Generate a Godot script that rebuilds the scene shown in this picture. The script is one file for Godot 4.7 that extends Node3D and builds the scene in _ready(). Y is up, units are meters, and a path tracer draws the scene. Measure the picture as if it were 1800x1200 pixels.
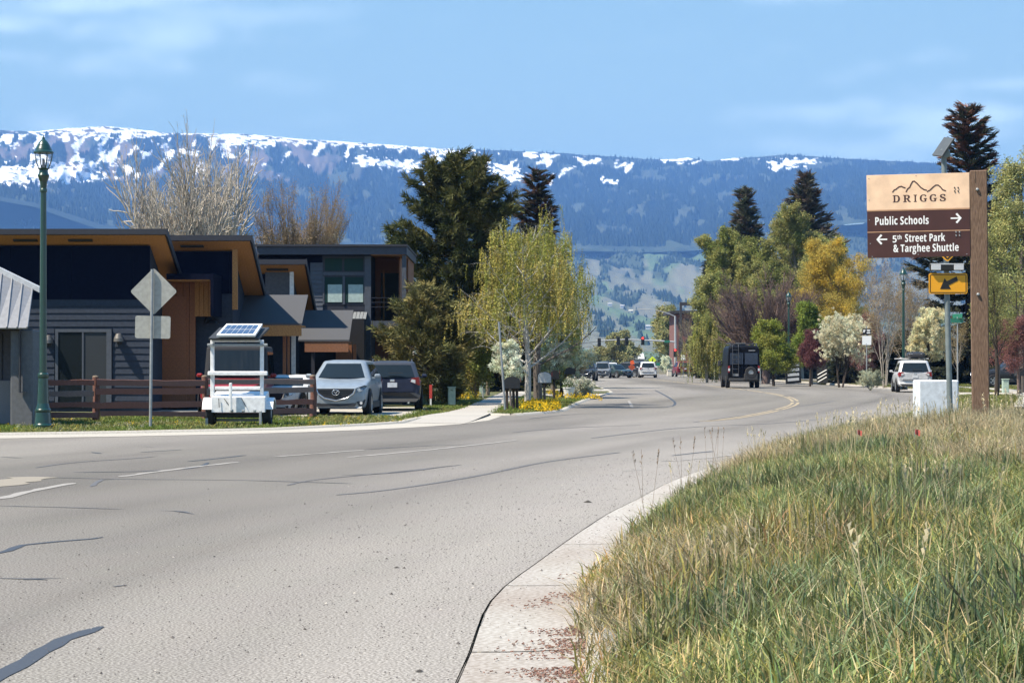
extends Node3D
# Curving street at the edge of a mountain-valley town. y up, metres; the camera stands on the verge and looks along -z.
# "d" below is always the distance in front of the camera (z = -d).

const FOC := 3850.0        # focal length in pixels of the 1800 x 1200 photograph
var mats := {}
var used := {}
var noise_a := FastNoiseLite.new()
var noise_b := FastNoiseLite.new()
var R_line: PackedVector2Array    # right lip of the road (x, d)
var R_norm: PackedVector2Array    # unit normals pointing right

class MB:
	var v := PackedVector3Array()
	var n := PackedVector3Array()
	var c := PackedColorArray()
	var ix := PackedInt32Array()
	var col := Color.WHITE
	func tri(a: Vector3, b: Vector3, d: Vector3, out := Vector3.ZERO) -> void:
		var m := (d - a).cross(b - a)
		if m.length_squared() < 1e-16: return
		m = m.normalized()
		var k := v.size()
		if out != Vector3.ZERO and m.dot(out) < 0.0:
			m = -m
			v.append(a); v.append(d); v.append(b)
		else:
			v.append(a); v.append(b); v.append(d)
		for i in 3:
			n.append(m); c.append(col); ix.append(k + i)
	func quad(a: Vector3, b: Vector3, d: Vector3, e: Vector3, out := Vector3.ZERO) -> void:
		tri(a, b, d, out); tri(a, d, e, out)
	func box(p: Vector3, s: Vector3, bs := Basis.IDENTITY, bev := 0.0) -> void:
		var h := s * 0.5
		if bev <= 0.0:
			for ax in 3:
				for sg in [-1.0, 1.0]:
					var o := Vector3.ZERO; o[ax] = sg
					var u := Vector3.ZERO; u[(ax + 1) % 3] = h[(ax + 1) % 3]
					var w := Vector3.ZERO; w[(ax + 2) % 3] = h[(ax + 2) % 3]
					var m := o * h
					quad(p + bs * (m - u - w), p + bs * (m + u - w), p + bs * (m + u + w), p + bs * (m - u + w), bs * o)
			return
		var q := h - Vector3.ONE * bev
		for ax in 3:
			for sg in [-1.0, 1.0]:
				var o := Vector3.ZERO; o[ax] = sg
				var a1 := (ax + 1) % 3
				var a2 := (ax + 2) % 3
				var u := Vector3.ZERO; u[a1] = q[a1]
				var w := Vector3.ZERO; w[a2] = q[a2]
				var m := o * h
				quad(p + bs * (m - u - w), p + bs * (m + u - w), p + bs * (m + u + w), p + bs * (m - u + w), bs * o)
				for s2 in [-1.0, 1.0]:   # edge chamfers, each once
					var o2 := Vector3.ZERO; o2[a1] = s2
					var m1: Vector3 = o * h[ax] + o2 * q[a1]
					var m2: Vector3 = o * q[ax] + o2 * h[a1]
					quad(p + bs * (m1 - w), p + bs * (m1 + w), p + bs * (m2 + w), p + bs * (m2 - w), bs * (o + o2))
		for sx in [-1.0, 1.0]:
			for sy in [-1.0, 1.0]:
				for sz in [-1.0, 1.0]:
					var sv := Vector3(sx, sy, sz)
					tri(p + bs * (sv * Vector3(h.x, q.y, q.z)), p + bs * (sv * Vector3(q.x, h.y, q.z)), p + bs * (sv * Vector3(q.x, q.y, h.z)), bs * sv)
	# a tube through points, smooth round
	func path(p: PackedVector3Array, r: PackedFloat32Array, sides := 6, caps := true) -> void:
		var np := p.size()
		if np < 2: return
		var k := v.size()
		var t := (p[1] - p[0]).normalized()
		var u := t.cross(Vector3(0.31, 0.13, 0.94) if absf(t.y) > 0.7 else Vector3.UP).normalized()
		for i in np:
			var tt := (p[mini(i + 1, np - 1)] - p[maxi(i - 1, 0)]).normalized()
			u = (u - tt * u.dot(tt)).normalized()
			var w := tt.cross(u)
			for s in sides:
				var a := TAU * s / sides
				var m := u * cos(a) + w * sin(a)
				v.append(p[i] + m * r[i]); n.append(m); c.append(col)
		for i in np - 1:
			for s in sides:
				var a := k + i * sides + s
				var b := k + i * sides + (s + 1) % sides
				ix.append(a); ix.append(a + sides); ix.append(b)
				ix.append(b); ix.append(a + sides); ix.append(b + sides)
		if caps:
			for e in [0, np - 1]:
				var o := (p[0] - p[1]) if e == 0 else (p[np - 1] - p[np - 2])
				if r[e] < 0.004: continue
				for s in range(1, sides - 1):
					tri(v[k + e * sides], v[k + e * sides + s], v[k + e * sides + s + 1], o)
	func tube(a: Vector3, b: Vector3, r0: float, r1 := -1.0, sides := 8) -> void:
		path(PackedVector3Array([a, b]), PackedFloat32Array([r0, r0 if r1 < 0.0 else r1]), sides)
	# a smooth grid of points; wrap joins the last column to the first; "mid" is a point that the surface faces away from
	func grid(g: Array, wrap := false, mid: Variant = null, flat := false) -> void:
		var rows := g.size()
		var cols: int = g[0].size()
		var nn := []
		var sum := 0.0
		for i in rows:
			var line := PackedVector3Array()
			for j in cols:
				var du: Vector3 = g[mini(i + 1, rows - 1)][j] - g[maxi(i - 1, 0)][j]
				var j0 := (j - 1 + cols) % cols if wrap else maxi(j - 1, 0)
				var j1 := (j + 1) % cols if wrap else mini(j + 1, cols - 1)
				var m := du.cross(g[i][j1] - g[i][j0])
				m = m.normalized() if m.length_squared() > 1e-18 else Vector3.UP
				line.append(m)
				if mid != null: sum += m.dot(g[i][j] - mid)
				else: sum += m.y
			nn.append(line)
		var f := -1.0 if sum < 0.0 else 1.0
		if flat:
			for i in rows - 1:
				for j in cols if wrap else cols - 1:
					var j1 := (j + 1) % cols
					quad(g[i][j], g[i][j1], g[i + 1][j1], g[i + 1][j], nn[i][j] * f)
			return
		var k := v.size()
		for i in rows:
			for j in cols:
				v.append(g[i][j]); n.append(nn[i][j] * f); c.append(col)
		for i in rows - 1:
			for j in cols if wrap else cols - 1:
				var a := k + i * cols + j
				var b := k + i * cols + (j + 1) % cols
				if f < 0.0:
					ix.append(a); ix.append(a + cols); ix.append(b)
					ix.append(b); ix.append(a + cols); ix.append(b + cols)
				else:
					ix.append(a); ix.append(b); ix.append(a + cols)
					ix.append(b); ix.append(b + cols); ix.append(a + cols)
	func lathe(prof: PackedVector2Array, at := Vector3.ZERO, sides := 16, flat := false) -> void:   # (radius, height) from the bottom up
		var g := []
		for p in prof:
			var line := PackedVector3Array()
			for s in sides:
				line.append(at + Vector3(cos(TAU * s / sides) * p.x, p.y, sin(TAU * s / sides) * p.x))
			g.append(line)
		# sharp profile: every span gets its own normals
		for i in prof.size() - 1:
			if prof[i].distance_to(prof[i + 1]) < 1e-5: continue
			var k := v.size()
			var q := prof[i + 1] - prof[i]
			for e in 2:
				for s in sides:
					var a := TAU * s / sides
					v.append(g[i + e][s]); n.append(Vector3(cos(a) * q.y, -q.x, sin(a) * q.y).normalized()); c.append(col)
			for s in sides:
				var a := k + s
				var b := k + (s + 1) % sides
				ix.append(a); ix.append(b); ix.append(a + sides)
				ix.append(b); ix.append(b + sides); ix.append(a + sides)
	# a flat outline in its own x-y plane, pulled out along z by +-half
	func prism(poly: PackedVector2Array, half: float, tf := Transform3D.IDENTITY) -> void:
		var t := Geometry2D.triangulate_polygon(poly)
		for i in range(0, t.size(), 3):
			for s in [-1.0, 1.0]:
				var z := Vector3(0, 0, half * s)
				var a := Vector3(poly[t[i]].x, poly[t[i]].y, 0) + z
				var b := Vector3(poly[t[i + 1]].x, poly[t[i + 1]].y, 0) + z
				var d := Vector3(poly[t[i + 2]].x, poly[t[i + 2]].y, 0) + z
				tri(tf * a, tf * b, tf * d, tf.basis * Vector3(0, 0, s))
		var ccw := not Geometry2D.is_polygon_clockwise(poly)
		for i in poly.size():
			var p := poly[i]
			var q := poly[(i + 1) % poly.size()]
			var e := q - p
			var o := Vector3(e.y, -e.x, 0) * (1.0 if ccw else -1.0)
			quad(tf * Vector3(p.x, p.y, -half), tf * Vector3(q.x, q.y, -half), tf * Vector3(q.x, q.y, half), tf * Vector3(p.x, p.y, half), tf.basis * o)
	func mesh() -> ArrayMesh:
		var a := []
		a.resize(Mesh.ARRAY_MAX)
		a[Mesh.ARRAY_VERTEX] = v
		a[Mesh.ARRAY_NORMAL] = n
		a[Mesh.ARRAY_COLOR] = c
		a[Mesh.ARRAY_INDEX] = ix
		var m := ArrayMesh.new()
		if v.size() > 0:
			m.add_surface_from_arrays(Mesh.PRIMITIVE_TRIANGLES, a)
		return m

# ---------------------------------------------------------------- names, tags, nodes
func numbered(called: String) -> String:
	var k: int = used.get(called, 0)
	used[called] = k + 1
	return called if k == 0 else "%s_%03d" % [called, k]

func tag(o: Node, label: String, category := "", group := "") -> Node:
	o.set_meta("label", label)
	if category: o.set_meta("category", category)
	if group: o.set_meta("group", group)
	return o

func thing(called: String, label: String, category: String, at := Vector3.ZERO, turn := 0.0, group := "") -> Node3D:
	var o := Node3D.new()
	o.name = numbered(called)
	add_child(o, true)
	o.position = at
	o.rotation.y = turn
	tag(o, label, category, group)
	return o

func part(called: String, mb: Variant, m: Material, parent: Node, stuff := false) -> MeshInstance3D:
	var o := MeshInstance3D.new()
	o.mesh = mb.mesh() if mb is MB else mb
	o.material_override = m
	o.name = numbered(called) if parent == self else called
	parent.add_child(o, true)
	if parent != self:   # Godot would write leg2; repeats read leg_001
		var k := 0
		for ch in parent.get_children():
			if ch != o and (ch.name == called or ch.name.begins_with(called + "_") and String(ch.name).substr(called.length() + 1).is_valid_int()): k += 1
		if k: o.name = "%s_%03d" % [called, k]
	if stuff: o.set_meta("kind", "stuff")
	return o

func struct(called: String, mb: Variant, m: Material, label := "") -> MeshInstance3D:
	var o := part(called, mb, m, self)
	o.set_meta("kind", "structure")
	if label: o.set_meta("label", label)
	return o

func copy_of(src: Node3D, called: String, label: String, at: Vector3, turn := 0.0) -> Node3D:
	var o: Node3D = src.duplicate()
	o.name = numbered(called)
	add_child(o, true)
	o.position = at
	o.rotation.y = turn
	o.set_meta("label", label)
	return o

func many(called: String, mesh: Mesh, m: Material, where: Array, tint: PackedColorArray, parent: Node) -> MultiMeshInstance3D:
	var mm := MultiMesh.new()
	mm.transform_format = MultiMesh.TRANSFORM_3D
	mm.use_colors = true
	mm.mesh = mesh
	mm.instance_count = where.size()
	for i in where.size():
		mm.set_instance_transform(i, where[i])
		mm.set_instance_color(i, tint[i])
	var o := MultiMeshInstance3D.new()
	o.multimesh = mm
	o.material_override = m
	o.name = numbered(called) if parent == self else called
	parent.add_child(o, true)
	o.set_meta("kind", "stuff")
	return o

# ---------------------------------------------------------------- materials
func lin(r: float, g: float, b: float) -> Color:
	return Color(r, g, b).linear_to_srgb()

func noise_tex(freq: float, oct: int, lo: Color, hi: Color, size := 512, kind := FastNoiseLite.TYPE_SIMPLEX_SMOOTH, sd := 3, mid := 0.5) -> NoiseTexture2D:
	var f := FastNoiseLite.new()
	f.noise_type = kind
	f.frequency = freq
	f.fractal_octaves = oct
	f.seed = sd
	var t := NoiseTexture2D.new()
	t.width = size; t.height = size
	t.seamless = true
	t.noise = f
	var g := Gradient.new()
	g.offsets = PackedFloat32Array([clampf(mid - 0.32, 0, 1), clampf(mid + 0.32, 0, 1)])
	g.colors = PackedColorArray([lo, hi])
	t.color_ramp = g
	return t

func grey(v: float) -> Color: return Color(v, v, v)

# plain painted or cast surface with a little procedural unevenness (linear colour)
func mat(called: String, r := 0.5, g := 0.5, b := 0.5, rough := 0.6, metal := 0.0, tex := "grime", scale := Vector3(0.7, 0.7, 0.7)) -> StandardMaterial3D:
	if mats.has(called): return mats[called]
	var m := StandardMaterial3D.new()
	m.resource_name = called
	m.albedo_color = lin(r, g, b)
	m.roughness = rough
	m.metallic = metal
	if tex:
		m.albedo_texture = mats["tex_" + tex]
		m.uv1_triplanar = true
		m.uv1_scale = scale
	mats[called] = m
	return m

func vmat(called: String, rough := 0.8, back := 0.0, tex := "", scale := 1.0, world := true) -> StandardMaterial3D:   # colours come from the vertices and the copies
	if mats.has(called): return mats[called]
	var m := StandardMaterial3D.new()
	m.resource_name = called
	m.vertex_color_use_as_albedo = true
	m.roughness = rough
	m.metallic_specular = 0.3
	if back > 0.0:
		m.backlight_enabled = true
		m.backlight = grey(back).linear_to_srgb()
	if tex:
		m.albedo_texture = mats["tex_" + tex]
		m.uv1_triplanar = true
		m.uv1_world_triplanar = world
		m.uv1_scale = Vector3.ONE * scale
	mats[called] = m
	return m

func glass(called: String, r: float, g: float, b: float, rough := 0.05) -> StandardMaterial3D:   # dark reflecting glazing
	if mats.has(called): return mats[called]
	var m := StandardMaterial3D.new()
	m.resource_name = called
	m.albedo_color = lin(r, g, b)
	m.roughness = rough
	m.metallic_specular = 0.12 if called.begins_with("house") else 0.45
	mats[called] = m
	return m

func paint(called: String, r: float, g: float, b: float, metal := 0.0) -> StandardMaterial3D:
	if mats.has(called): return mats[called]
	var m := mat(called, r, g, b, 0.35, metal, "grime", Vector3(0.4, 0.4, 0.4))
	m.metallic_specular = 0.3
	m.clearcoat_enabled = true
	m.clearcoat = 0.35
	m.clearcoat_roughness = 0.08
	return m

# ---------------------------------------------------------------- places
func X(px: float, d: float) -> float: return (px - 900.0) * d / FOC       # metres right of the camera
func Y(py: float, d: float) -> float: return 1.5 + (640.0 - py) * d / FOC  # metres above the road
func D(py: float) -> float: return 5775.0 / (py - 640.0)                  # distance of a point on the road plane
func at(px: float, py: float, d: float) -> Vector3: return Vector3(X(px, d), Y(py, d), -d)
func foot(px: float, d: float, y := 0.0) -> Vector3: return Vector3(X(px, d), y, -d)

func spline(p: Array, step: float) -> PackedVector2Array:
	var out := PackedVector2Array()
	for i in p.size() - 1:
		var a: Vector2 = p[maxi(i - 1, 0)]
		var b: Vector2 = p[i]
		var c: Vector2 = p[i + 1]
		var e: Vector2 = p[mini(i + 2, p.size() - 1)]
		var k := maxi(1, int(b.distance_to(c) / step))
		for j in k:
			out.append(b.cubic_interpolate(c, a, e, float(j) / k))
	out.append(p[-1])
	return out

func from_R(i: int, o: float) -> Vector2:    # o metres right of the road's right lip
	return R_line[i] + R_norm[i] * o

func near_R(x: float, d: float) -> Vector2:   # (index, offset to the right) for a point
	var best := 1e9
	var bi := 0
	for i in R_line.size():
		var q := (R_line[i] - Vector2(x, d)).length_squared()
		if q < best: best = q; bi = i
	return Vector2(bi, (Vector2(x, d) - R_line[bi]).dot(R_norm[bi]))

func mound(o: float, d: float) -> float:      # height of the right verge, o from the lip
	if o < 0.75: return 0.0
	var a := 0.60 * smoothstep(-12.0, 5.0, d) * (1.0 - smoothstep(29.0, 42.0, d))
	return 0.1 + a * (1.0 - exp(-(o - 0.75) / 1.6)) + 0.04 * noise_a.get_noise_2d(o * 3.0, d * 3.0)

func _ready() -> void:
	# ---- camera, sky, sun, exposure
	var cam := Camera3D.new()
	cam.name = "camera"
	cam.fov = rad_to_deg(2.0 * atan(600.0 / FOC))
	cam.near = 0.1
	cam.far = 40000.0
	add_child(cam)
	cam.position = Vector3(0, 1.5, 0)
	cam.rotation.x = atan(40.0 / FOC)
	cam.current = true
	noise_a.seed = 11; noise_a.frequency = 0.05; noise_a.fractal_octaves = 3
	noise_b.seed = 29; noise_b.frequency = 0.02; noise_b.fractal_octaves = 4
	var env := Environment.new()
	env.background_mode = Environment.BG_SKY
	env.tonemap_mode = Environment.TONE_MAPPER_LINEAR
	env.tonemap_exposure = 2.15
	env.sdfgi_enabled = true
	env.ssao_enabled = true
	env.ssil_enabled = true
	env.fog_enabled = true
	env.fog_density = 0.00009
	env.fog_light_color = lin(0.20, 0.45, 1.0)
	var sm := ProceduralSkyMaterial.new()
	sm.sky_top_color = lin(0.05, 0.18, 0.385)
	sm.sky_horizon_color = lin(0.47, 0.60, 0.49)
	sm.sky_curve = 0.12
	sm.ground_bottom_color = lin(0.12, 0.11, 0.08)
	sm.ground_horizon_color = lin(0.25, 0.3, 0.3)
	sm.sky_cover = cirrus()
	sm.sky_cover_modulate = Color(1, 1, 1, 1)
	var sky := Sky.new()
	sky.sky_material = sm
	env.sky = sky
	var we := WorldEnvironment.new()
	we.name = "world_environment"
	we.environment = env
	add_child(we)
	var sun := DirectionalLight3D.new()
	sun.name = "sun"
	sun.light_energy = 1.6
	sun.light_color = Color(1.0, 0.955, 0.88)
	sun.light_angular_distance = 0.5
	sun.shadow_enabled = true
	add_child(sun)
	sun.look_at_from_position(Vector3.ZERO, -Vector3(-0.47, 0.80, 0.21), Vector3.UP)
	textures()
	# ---- the setting
	lay_road_lines()
	build_far_land()
	build_road()
	build_verges()
	build_house()
	build_shed()
	build_far_buildings()
	# ---- trees
	build_trees()
	# ---- objects
	build_lamps()
	build_signs()
	build_fence()
	build_trailer()
	build_cars()
	build_mailboxes()
	build_signals()
	build_grass()
	build_small_things()

func textures() -> void:
	mats["tex_grime"] = noise_tex(0.02, 5, grey(0.91), grey(1.0), 512, FastNoiseLite.TYPE_SIMPLEX_SMOOTH, 5)
	mats["tex_grit"] = noise_tex(0.075, 5, Color(0.62, 0.61, 0.60), Color(1, 1, 1), 1024, FastNoiseLite.TYPE_SIMPLEX, 7)
	mats["tex_stone"] = noise_tex(0.04, 6, Color(0.83, 0.81, 0.79), Color(1, 1, 1), 1024, FastNoiseLite.TYPE_SIMPLEX, 8)
	mats["tex_wood"] = noise_tex(0.035, 5, Color(0.76, 0.73, 0.71), Color(1, 1, 1), 512, FastNoiseLite.TYPE_SIMPLEX, 9)
	mats["tex_soil"] = noise_tex(0.05, 5, Color(0.60, 0.58, 0.50), Color(1, 1, 1), 512, FastNoiseLite.TYPE_SIMPLEX, 10)

func cirrus() -> ImageTexture:
	var im := Image.create(2048, 1024, false, Image.FORMAT_RGBAF)
	im.fill(Color(0, 0, 0, 0))
	var f := FastNoiseLite.new()
	f.seed = 4; f.frequency = 0.011; f.fractal_octaves = 5
	var g := FastNoiseLite.new()
	g.seed = 9; g.frequency = 0.006; g.fractal_octaves = 2
	for y in range(250, 508):
		var el := (0.5 - (y + 0.5) / 1024.0) * 180.0
		for x in 2048:
			var w := smoothstep(0.0, 80.0, minf(x, 2047 - x)) * (1.0 - smoothstep(30.0, 45.0, el))
			var a := f.get_noise_2d(x * 3.2 + y * 5.0, y * 17.0) * 0.8 + g.get_noise_2d(x * 2.2, y * 9.0) * 0.7
			var k := smoothstep(0.0, 0.6, a) * w * (0.24 + 0.05 * smoothstep(8.0, 30.0, el)) * smoothstep(1.0, 5.0, el)
			if k > 0.002: im.set_pixel(x, y, Color(1.0, 1.0, 1.0, k))
	return ImageTexture.create_from_image(im)

# ---------------------------------------------------------------- mountains and valley
func table(t: Array, x: float) -> float:
	if x <= t[0][0]: return t[0][1]
	for i in range(1, t.size()):
		if x <= t[i][0]:
			var k: float = (x - t[i - 1][0]) / (t[i][0] - t[i - 1][0])
			return lerpf(t[i - 1][1], t[i][1], k)
	return t[-1][1]

const RIDGE := [[-700, 262], [-300, 240], [0, 229], [60, 230], [120, 225], [180, 221], [230, 225], [290, 233], [350, 234], [420, 235], [470, 238], [520, 243], [600, 248], [700, 255], [770, 260], [860, 263], [960, 267], [1050, 273], [1150, 280], [1180, 279], [1210, 277], [1250, 283], [1290, 277], [1340, 275], [1380, 271], [1430, 274], [1500, 279], [1640, 286], [1900, 300], [2500, 330]]
const FOOTL := [[-700, 330], [-100, 340], [0, 346], [60, 356], [110, 373], [180, 395], [250, 415], [600, 428], [1000, 431], [1150, 434], [1240, 430], [1300, 418], [1400, 398], [1500, 386], [1900, 365], [2500, 350]]
const BENCH := [[500, -0.6], [900, 0.0], [1500, 4.0], [2500, 20.0], [3200, 45.0], [4000, 92.0], [4600, 138.0], [5000, 172.0], [5400, 222.0], [5900, 288.0]]
const SNOWLINE := [[-700, 243], [0, 229], [38, 229], [60, 236], [130, 239], [200, 243], [260, 241], [300, 237], [340, 237], [362, 248], [400, 257], [450, 256], [520, 252], [560, 252], [600, 258], [680, 262], [740, 266], [790, 268], [800, 258]]
const PATCHES := [[690, 288, 48, 8], [650, 282, 30, 6], [720, 293, 20, 8], [890, 300, 26, 11], [905, 310, 14, 8], [850, 287, 12, 7], [1200, 281, 30, 6], [1290, 278, 20, 4], [1385, 287, 34, 8], [1420, 284, 18, 6], [1368, 293, 14, 7], [1070, 319, 14, 4], [1035, 285, 16, 5], [960, 274, 26, 4], [930, 271, 14, 5], [90, 305, 90, 15], [20, 308, 50, 18], [145, 306, 22, 14], [330, 268, 18, 6], [400, 272, 14, 6], [820, 266, 16, 5], [1020, 278, 9, 5], [790, 270, 24, 5], [640, 284, 14, 9], [765, 276, 12, 6]]

func mountain_at(px: float, t: float) -> Vector3:   # t 0 at the foot, 1 on the ridge
	var r := table(RIDGE, px) + 1.3 * noise_a.get_noise_2d(px * 0.9, 7.0)
	var py := lerpf(table(FOOTL, px), r, t)
	var d := lerpf(6300.0, 10200.0, t)
	d += sin(PI * clampf(t, 0, 1)) * (noise_b.get_noise_2d(px * 0.55 + t * 22.0, t * 60.0) * 900.0 + noise_a.get_noise_2d(px * 0.5, t * 45.0) * 260.0)
	return Vector3(X(px, d), Y(py, d), -d)

func snow_at(px: float, py: float) -> float:
	var r := table(RIDGE, px)
	var s := 0.0
	var e := noise_a.get_noise_2d(px * 1.1, py * 2.6)
	if px < 800.0 and px > -500.0 and py < table(SNOWLINE, px) - 1.5 + e * 13.0 and noise_a.get_noise_2d(px * 0.5, py * 3.5 + 900.0) < 0.22: s = 1.0
	if px > 290.0 and px < 365.0 and py < 246.0 and e > -0.15 and py > r + 3.0: s = 0.0
	var fall := noise_a.get_noise_2d(px * 0.62 + py * 0.3, py * 0.40 + 300.0) + 0.22 * e
	var lim := table([[-700, 0.20], [0, 0.12], [110, 0.02], [260, 0.02], [340, 0.14], [450, 0.2], [560, 0.33], [640, 0.6], [760, 0.9]], px)
	lim += 0.09 + table([[220, 0.15], [240, 0.0], [278, 0.02], [300, 0.12], [322, 0.4], [335, 0.9]], py)
	if py > r + 6.0 and py < 345.0 and fall > lim: s = 1.0
	if px > 700.0 and px < 1120.0 and py < 325.0 and py > r + 4.0 and fall > 0.40: s = 1.0
	for p in PATCHES:
		var q := Vector2((px - p[0]) / p[2], (py - p[1]) / p[3])
		if q.length() + e * 1.3 + fall * 0.35 < 0.86: s = 1.0
	return s

func build_far_land() -> void:
	var rng := RandomNumberGenerator.new()
	rng.seed = 77
	var cols := PackedFloat32Array()
	var px := -700.0
	while px < 2500.0:
		cols.append(px)
		px += 2.6 if px > -80.0 and px < 1560.0 else 14.0
	var mb := MB.new()
	var rows := 104
	var g := []
	var cc := []
	for i in rows + 4:
		var line := PackedVector3Array()
		var cl := PackedColorArray()
		var t := float(i) / (rows - 1) * 1.06 - 0.06
		for x in cols:
			var p: Vector3
			if t <= 1.0: p = mountain_at(x, t)
			else:
				p = mountain_at(x, 1.0)
				p.z -= (t - 1.0) * 40000.0
				p.y -= (t - 1.0) * 4000.0
			line.append(p)
			var py := 640.0 - (p.y - 1.5) * FOC / -p.z
			var w := noise_b.get_noise_2d(x * 0.8, py * 1.6 + 90.0)
			var k := Color(0.028, 0.042, 0.030).lerp(Color(0.055, 0.07, 0.045), smoothstep(-0.25, 0.35, w))
			# open scrub and rock below the plateau on the left
			var rock := smoothstep(-0.02, 0.22, noise_b.get_noise_2d(x * 0.9 + 40.0, py * 1.1)) * (1.0 - smoothstep(540.0, 680.0, x)) * (1.0 - smoothstep(300.0, 345.0, py))
			k = k.lerp(Color(0.17, 0.13, 0.11), rock * 0.8)
			if x > 900.0 and t > 0.02 and py > table(FOOTL, x) - 26.0 and noise_a.get_noise_2d(x * 0.6, py * 1.3) > 0.25: k = k.lerp(Color(0.11, 0.12, 0.07), 0.6)
			if t < 0.02 and x < 900.0: k = Color(0.026, 0.038, 0.028)
			if t <= 1.02 and snow_at(x, py) > 0.5: k = Color(0.86, 0.87, 0.9)
			cl.append(k)
		g.append(line)
		cc.append(cl)
	mb.grid(g)
	for i in g.size():
		for j in cols.size():
			mb.c[i * cols.size() + j] = cc[i][j]
	struct("mountain", mb, vmat("mountain_ground", 1.0), "long blue forested mountain ridge with snow along its top")
	# foothills and valley floor
	mb = MB.new()
	g = []
	cc = []
	var bc := PackedFloat32Array()
	px = -1400.0
	while px < 3200.0:
		bc.append(px)
		px += 7.0 if px > 960.0 and px < 1320.0 else 32.0
	for i in 84:
		var d := 500.0 + 5860.0 * pow(i / 83.0, 0.75)
		var line := PackedVector3Array()
		var cl := PackedColorArray()
		for x in bc:
			line.append(valley_at(x, d))
			cl.append(field_color(x, d))
		g.append(line)
		cc.append(cl)
	mb.grid(g)
	for i in g.size():
		for j in bc.size():
			mb.c[i * bc.size() + j] = cc[i][j]
	struct("valley_floor", mb, vmat("valley_ground", 1.0), "pale green valley fields and bench hills below the mountain")
	# conifers on the slopes: one far forest
	var cone := MB.new()
	for k in 5:
		var a := TAU * k / 5
		var b := TAU * (k + 1) / 5
		cone.tri(Vector3(cos(a) * 0.26, 0, sin(a) * 0.26), Vector3(cos(b) * 0.26, 0, sin(b) * 0.26), Vector3(0, 1, 0), Vector3(cos(a), 0.3, sin(a)))
	var where := []
	var tint := PackedColorArray()
	for i in 52000:
		var x := rng.randf_range(-150, 1950)
		var t := rng.randf_range(0.0, 0.995)
		var p := mountain_at(x, t)
		var py := 640.0 - (p.y - 1.5) * FOC / -p.z
		if noise_b.get_noise_2d(x * 0.8, py * 1.6 + 90.0) > 0.24: continue
		if x < 640.0 and py < 320.0 and noise_b.get_noise_2d(x * 0.9 + 40.0, py * 1.1) > 0.03: continue
		if snow_at(x, py) > 0.5 or snow_at(x, py - 3.0) > 0.5 or snow_at(x, py - 6.0) > 0.5: continue
		if t > 0.94 and rng.randf() < 0.55: continue
		var h := rng.randf_range(13, 27) * (0.7 if t > 0.94 else 1.0)
		where.append(Transform3D(Basis.from_scale(Vector3(h, h, h)), p - Vector3(0, 1, 0)))
		var v := rng.randf_range(0.6, 1.5)
		tint.append(Color(0.022 * v, 0.034 * v, 0.024 * v))
	for i in 34000:
		var x := rng.randf_range(-60, 1900)
		var d := rng.randf_range(2600, 6300)
		var wd := wooded(x, d) or x < 880.0
		if d > 6150.0 or (not wd and (d < 3300.0 or rng.randf() > 0.06)): continue
		var h := rng.randf_range(7, 15) if wd else rng.randf_range(4, 8)
		where.append(Transform3D(Basis.from_scale(Vector3(h * 1.2, h, h * 1.2)), valley_at(x, d) - Vector3(0, 0.5, 0)))
		var v := rng.randf_range(0.7, 1.6)
		tint.append(Color(0.026 * v, 0.042 * v, 0.026 * v))
	var fo := many("mountain_forest", cone.mesh(), vmat("far_needles", 0.95), where, tint, self)
	tag(fo, "dark conifer forest covering the distant mountain slopes", "forest")
	# low scrub and far town trees on the flat between street end and fields
	var puff := MB.new()
	leaf_blob(puff, 26, 0.55, 0.2, 5)
	where = []
	tint = PackedColorArray()
	for i in 2600:
		var d := rng.randf_range(470, 1500)
		var x := rng.randf_range(150, 1900)
		if x > 1085 and x < 1150 and d < 800: continue
		if rng.randf() < 0.4 and x < 1300 and x > 1030: continue
		var h := rng.randf_range(2.5, 6.5) if d > 600 else rng.randf_range(2.0, 4.5)
		where.append(Transform3D(Basis.from_euler(Vector3(0, rng.randf() * 6, 0)).scaled(Vector3(h * 1.3, h, h * 1.3)), Vector3(X(x, d), h * 0.42, -d)))
		var v := rng.randf_range(0.7, 1.5)
		tint.append(Color(0.10 * v, 0.11 * v, 0.05 * v) if rng.randf() < 0.6 else Color(0.05 * v, 0.07 * v, 0.035 * v))
	var sc := many("far_town_trees", puff.mesh(), vmat("far_leaves", 0.9, 0.2), where, tint, self)
	tag(sc, "far low belt of budding trees beyond the end of the street", "trees")

func valley_at(px: float, d: float) -> Vector3:
	var h := table(BENCH, d)
	if d > 5900.0:
		var end := Y(table(FOOTL, px) + 2.0, 6330.0)
		h = lerpf(288.0, end, (d - 5900.0) / 430.0)
	h += smoothstep(2400.0, 5000.0, d) * noise_b.get_noise_2d(px * 0.25 * d / 4000.0, d * 0.03) * 46.0
	return Vector3(X(px, d), h, -d)

func wooded(px: float, d: float) -> bool:
	var w := noise_b.get_noise_2d(px * 0.9, d * 0.06 + 500.0) + 0.4 * noise_a.get_noise_2d(px * 0.8, d * 0.05)
	return w > table([[2500, 0.34], [3600, 0.30], [4200, 0.10], [4900, 0.02], [5150, 0.34], [5500, 0.02], [6300, -0.12]], d)

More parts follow.
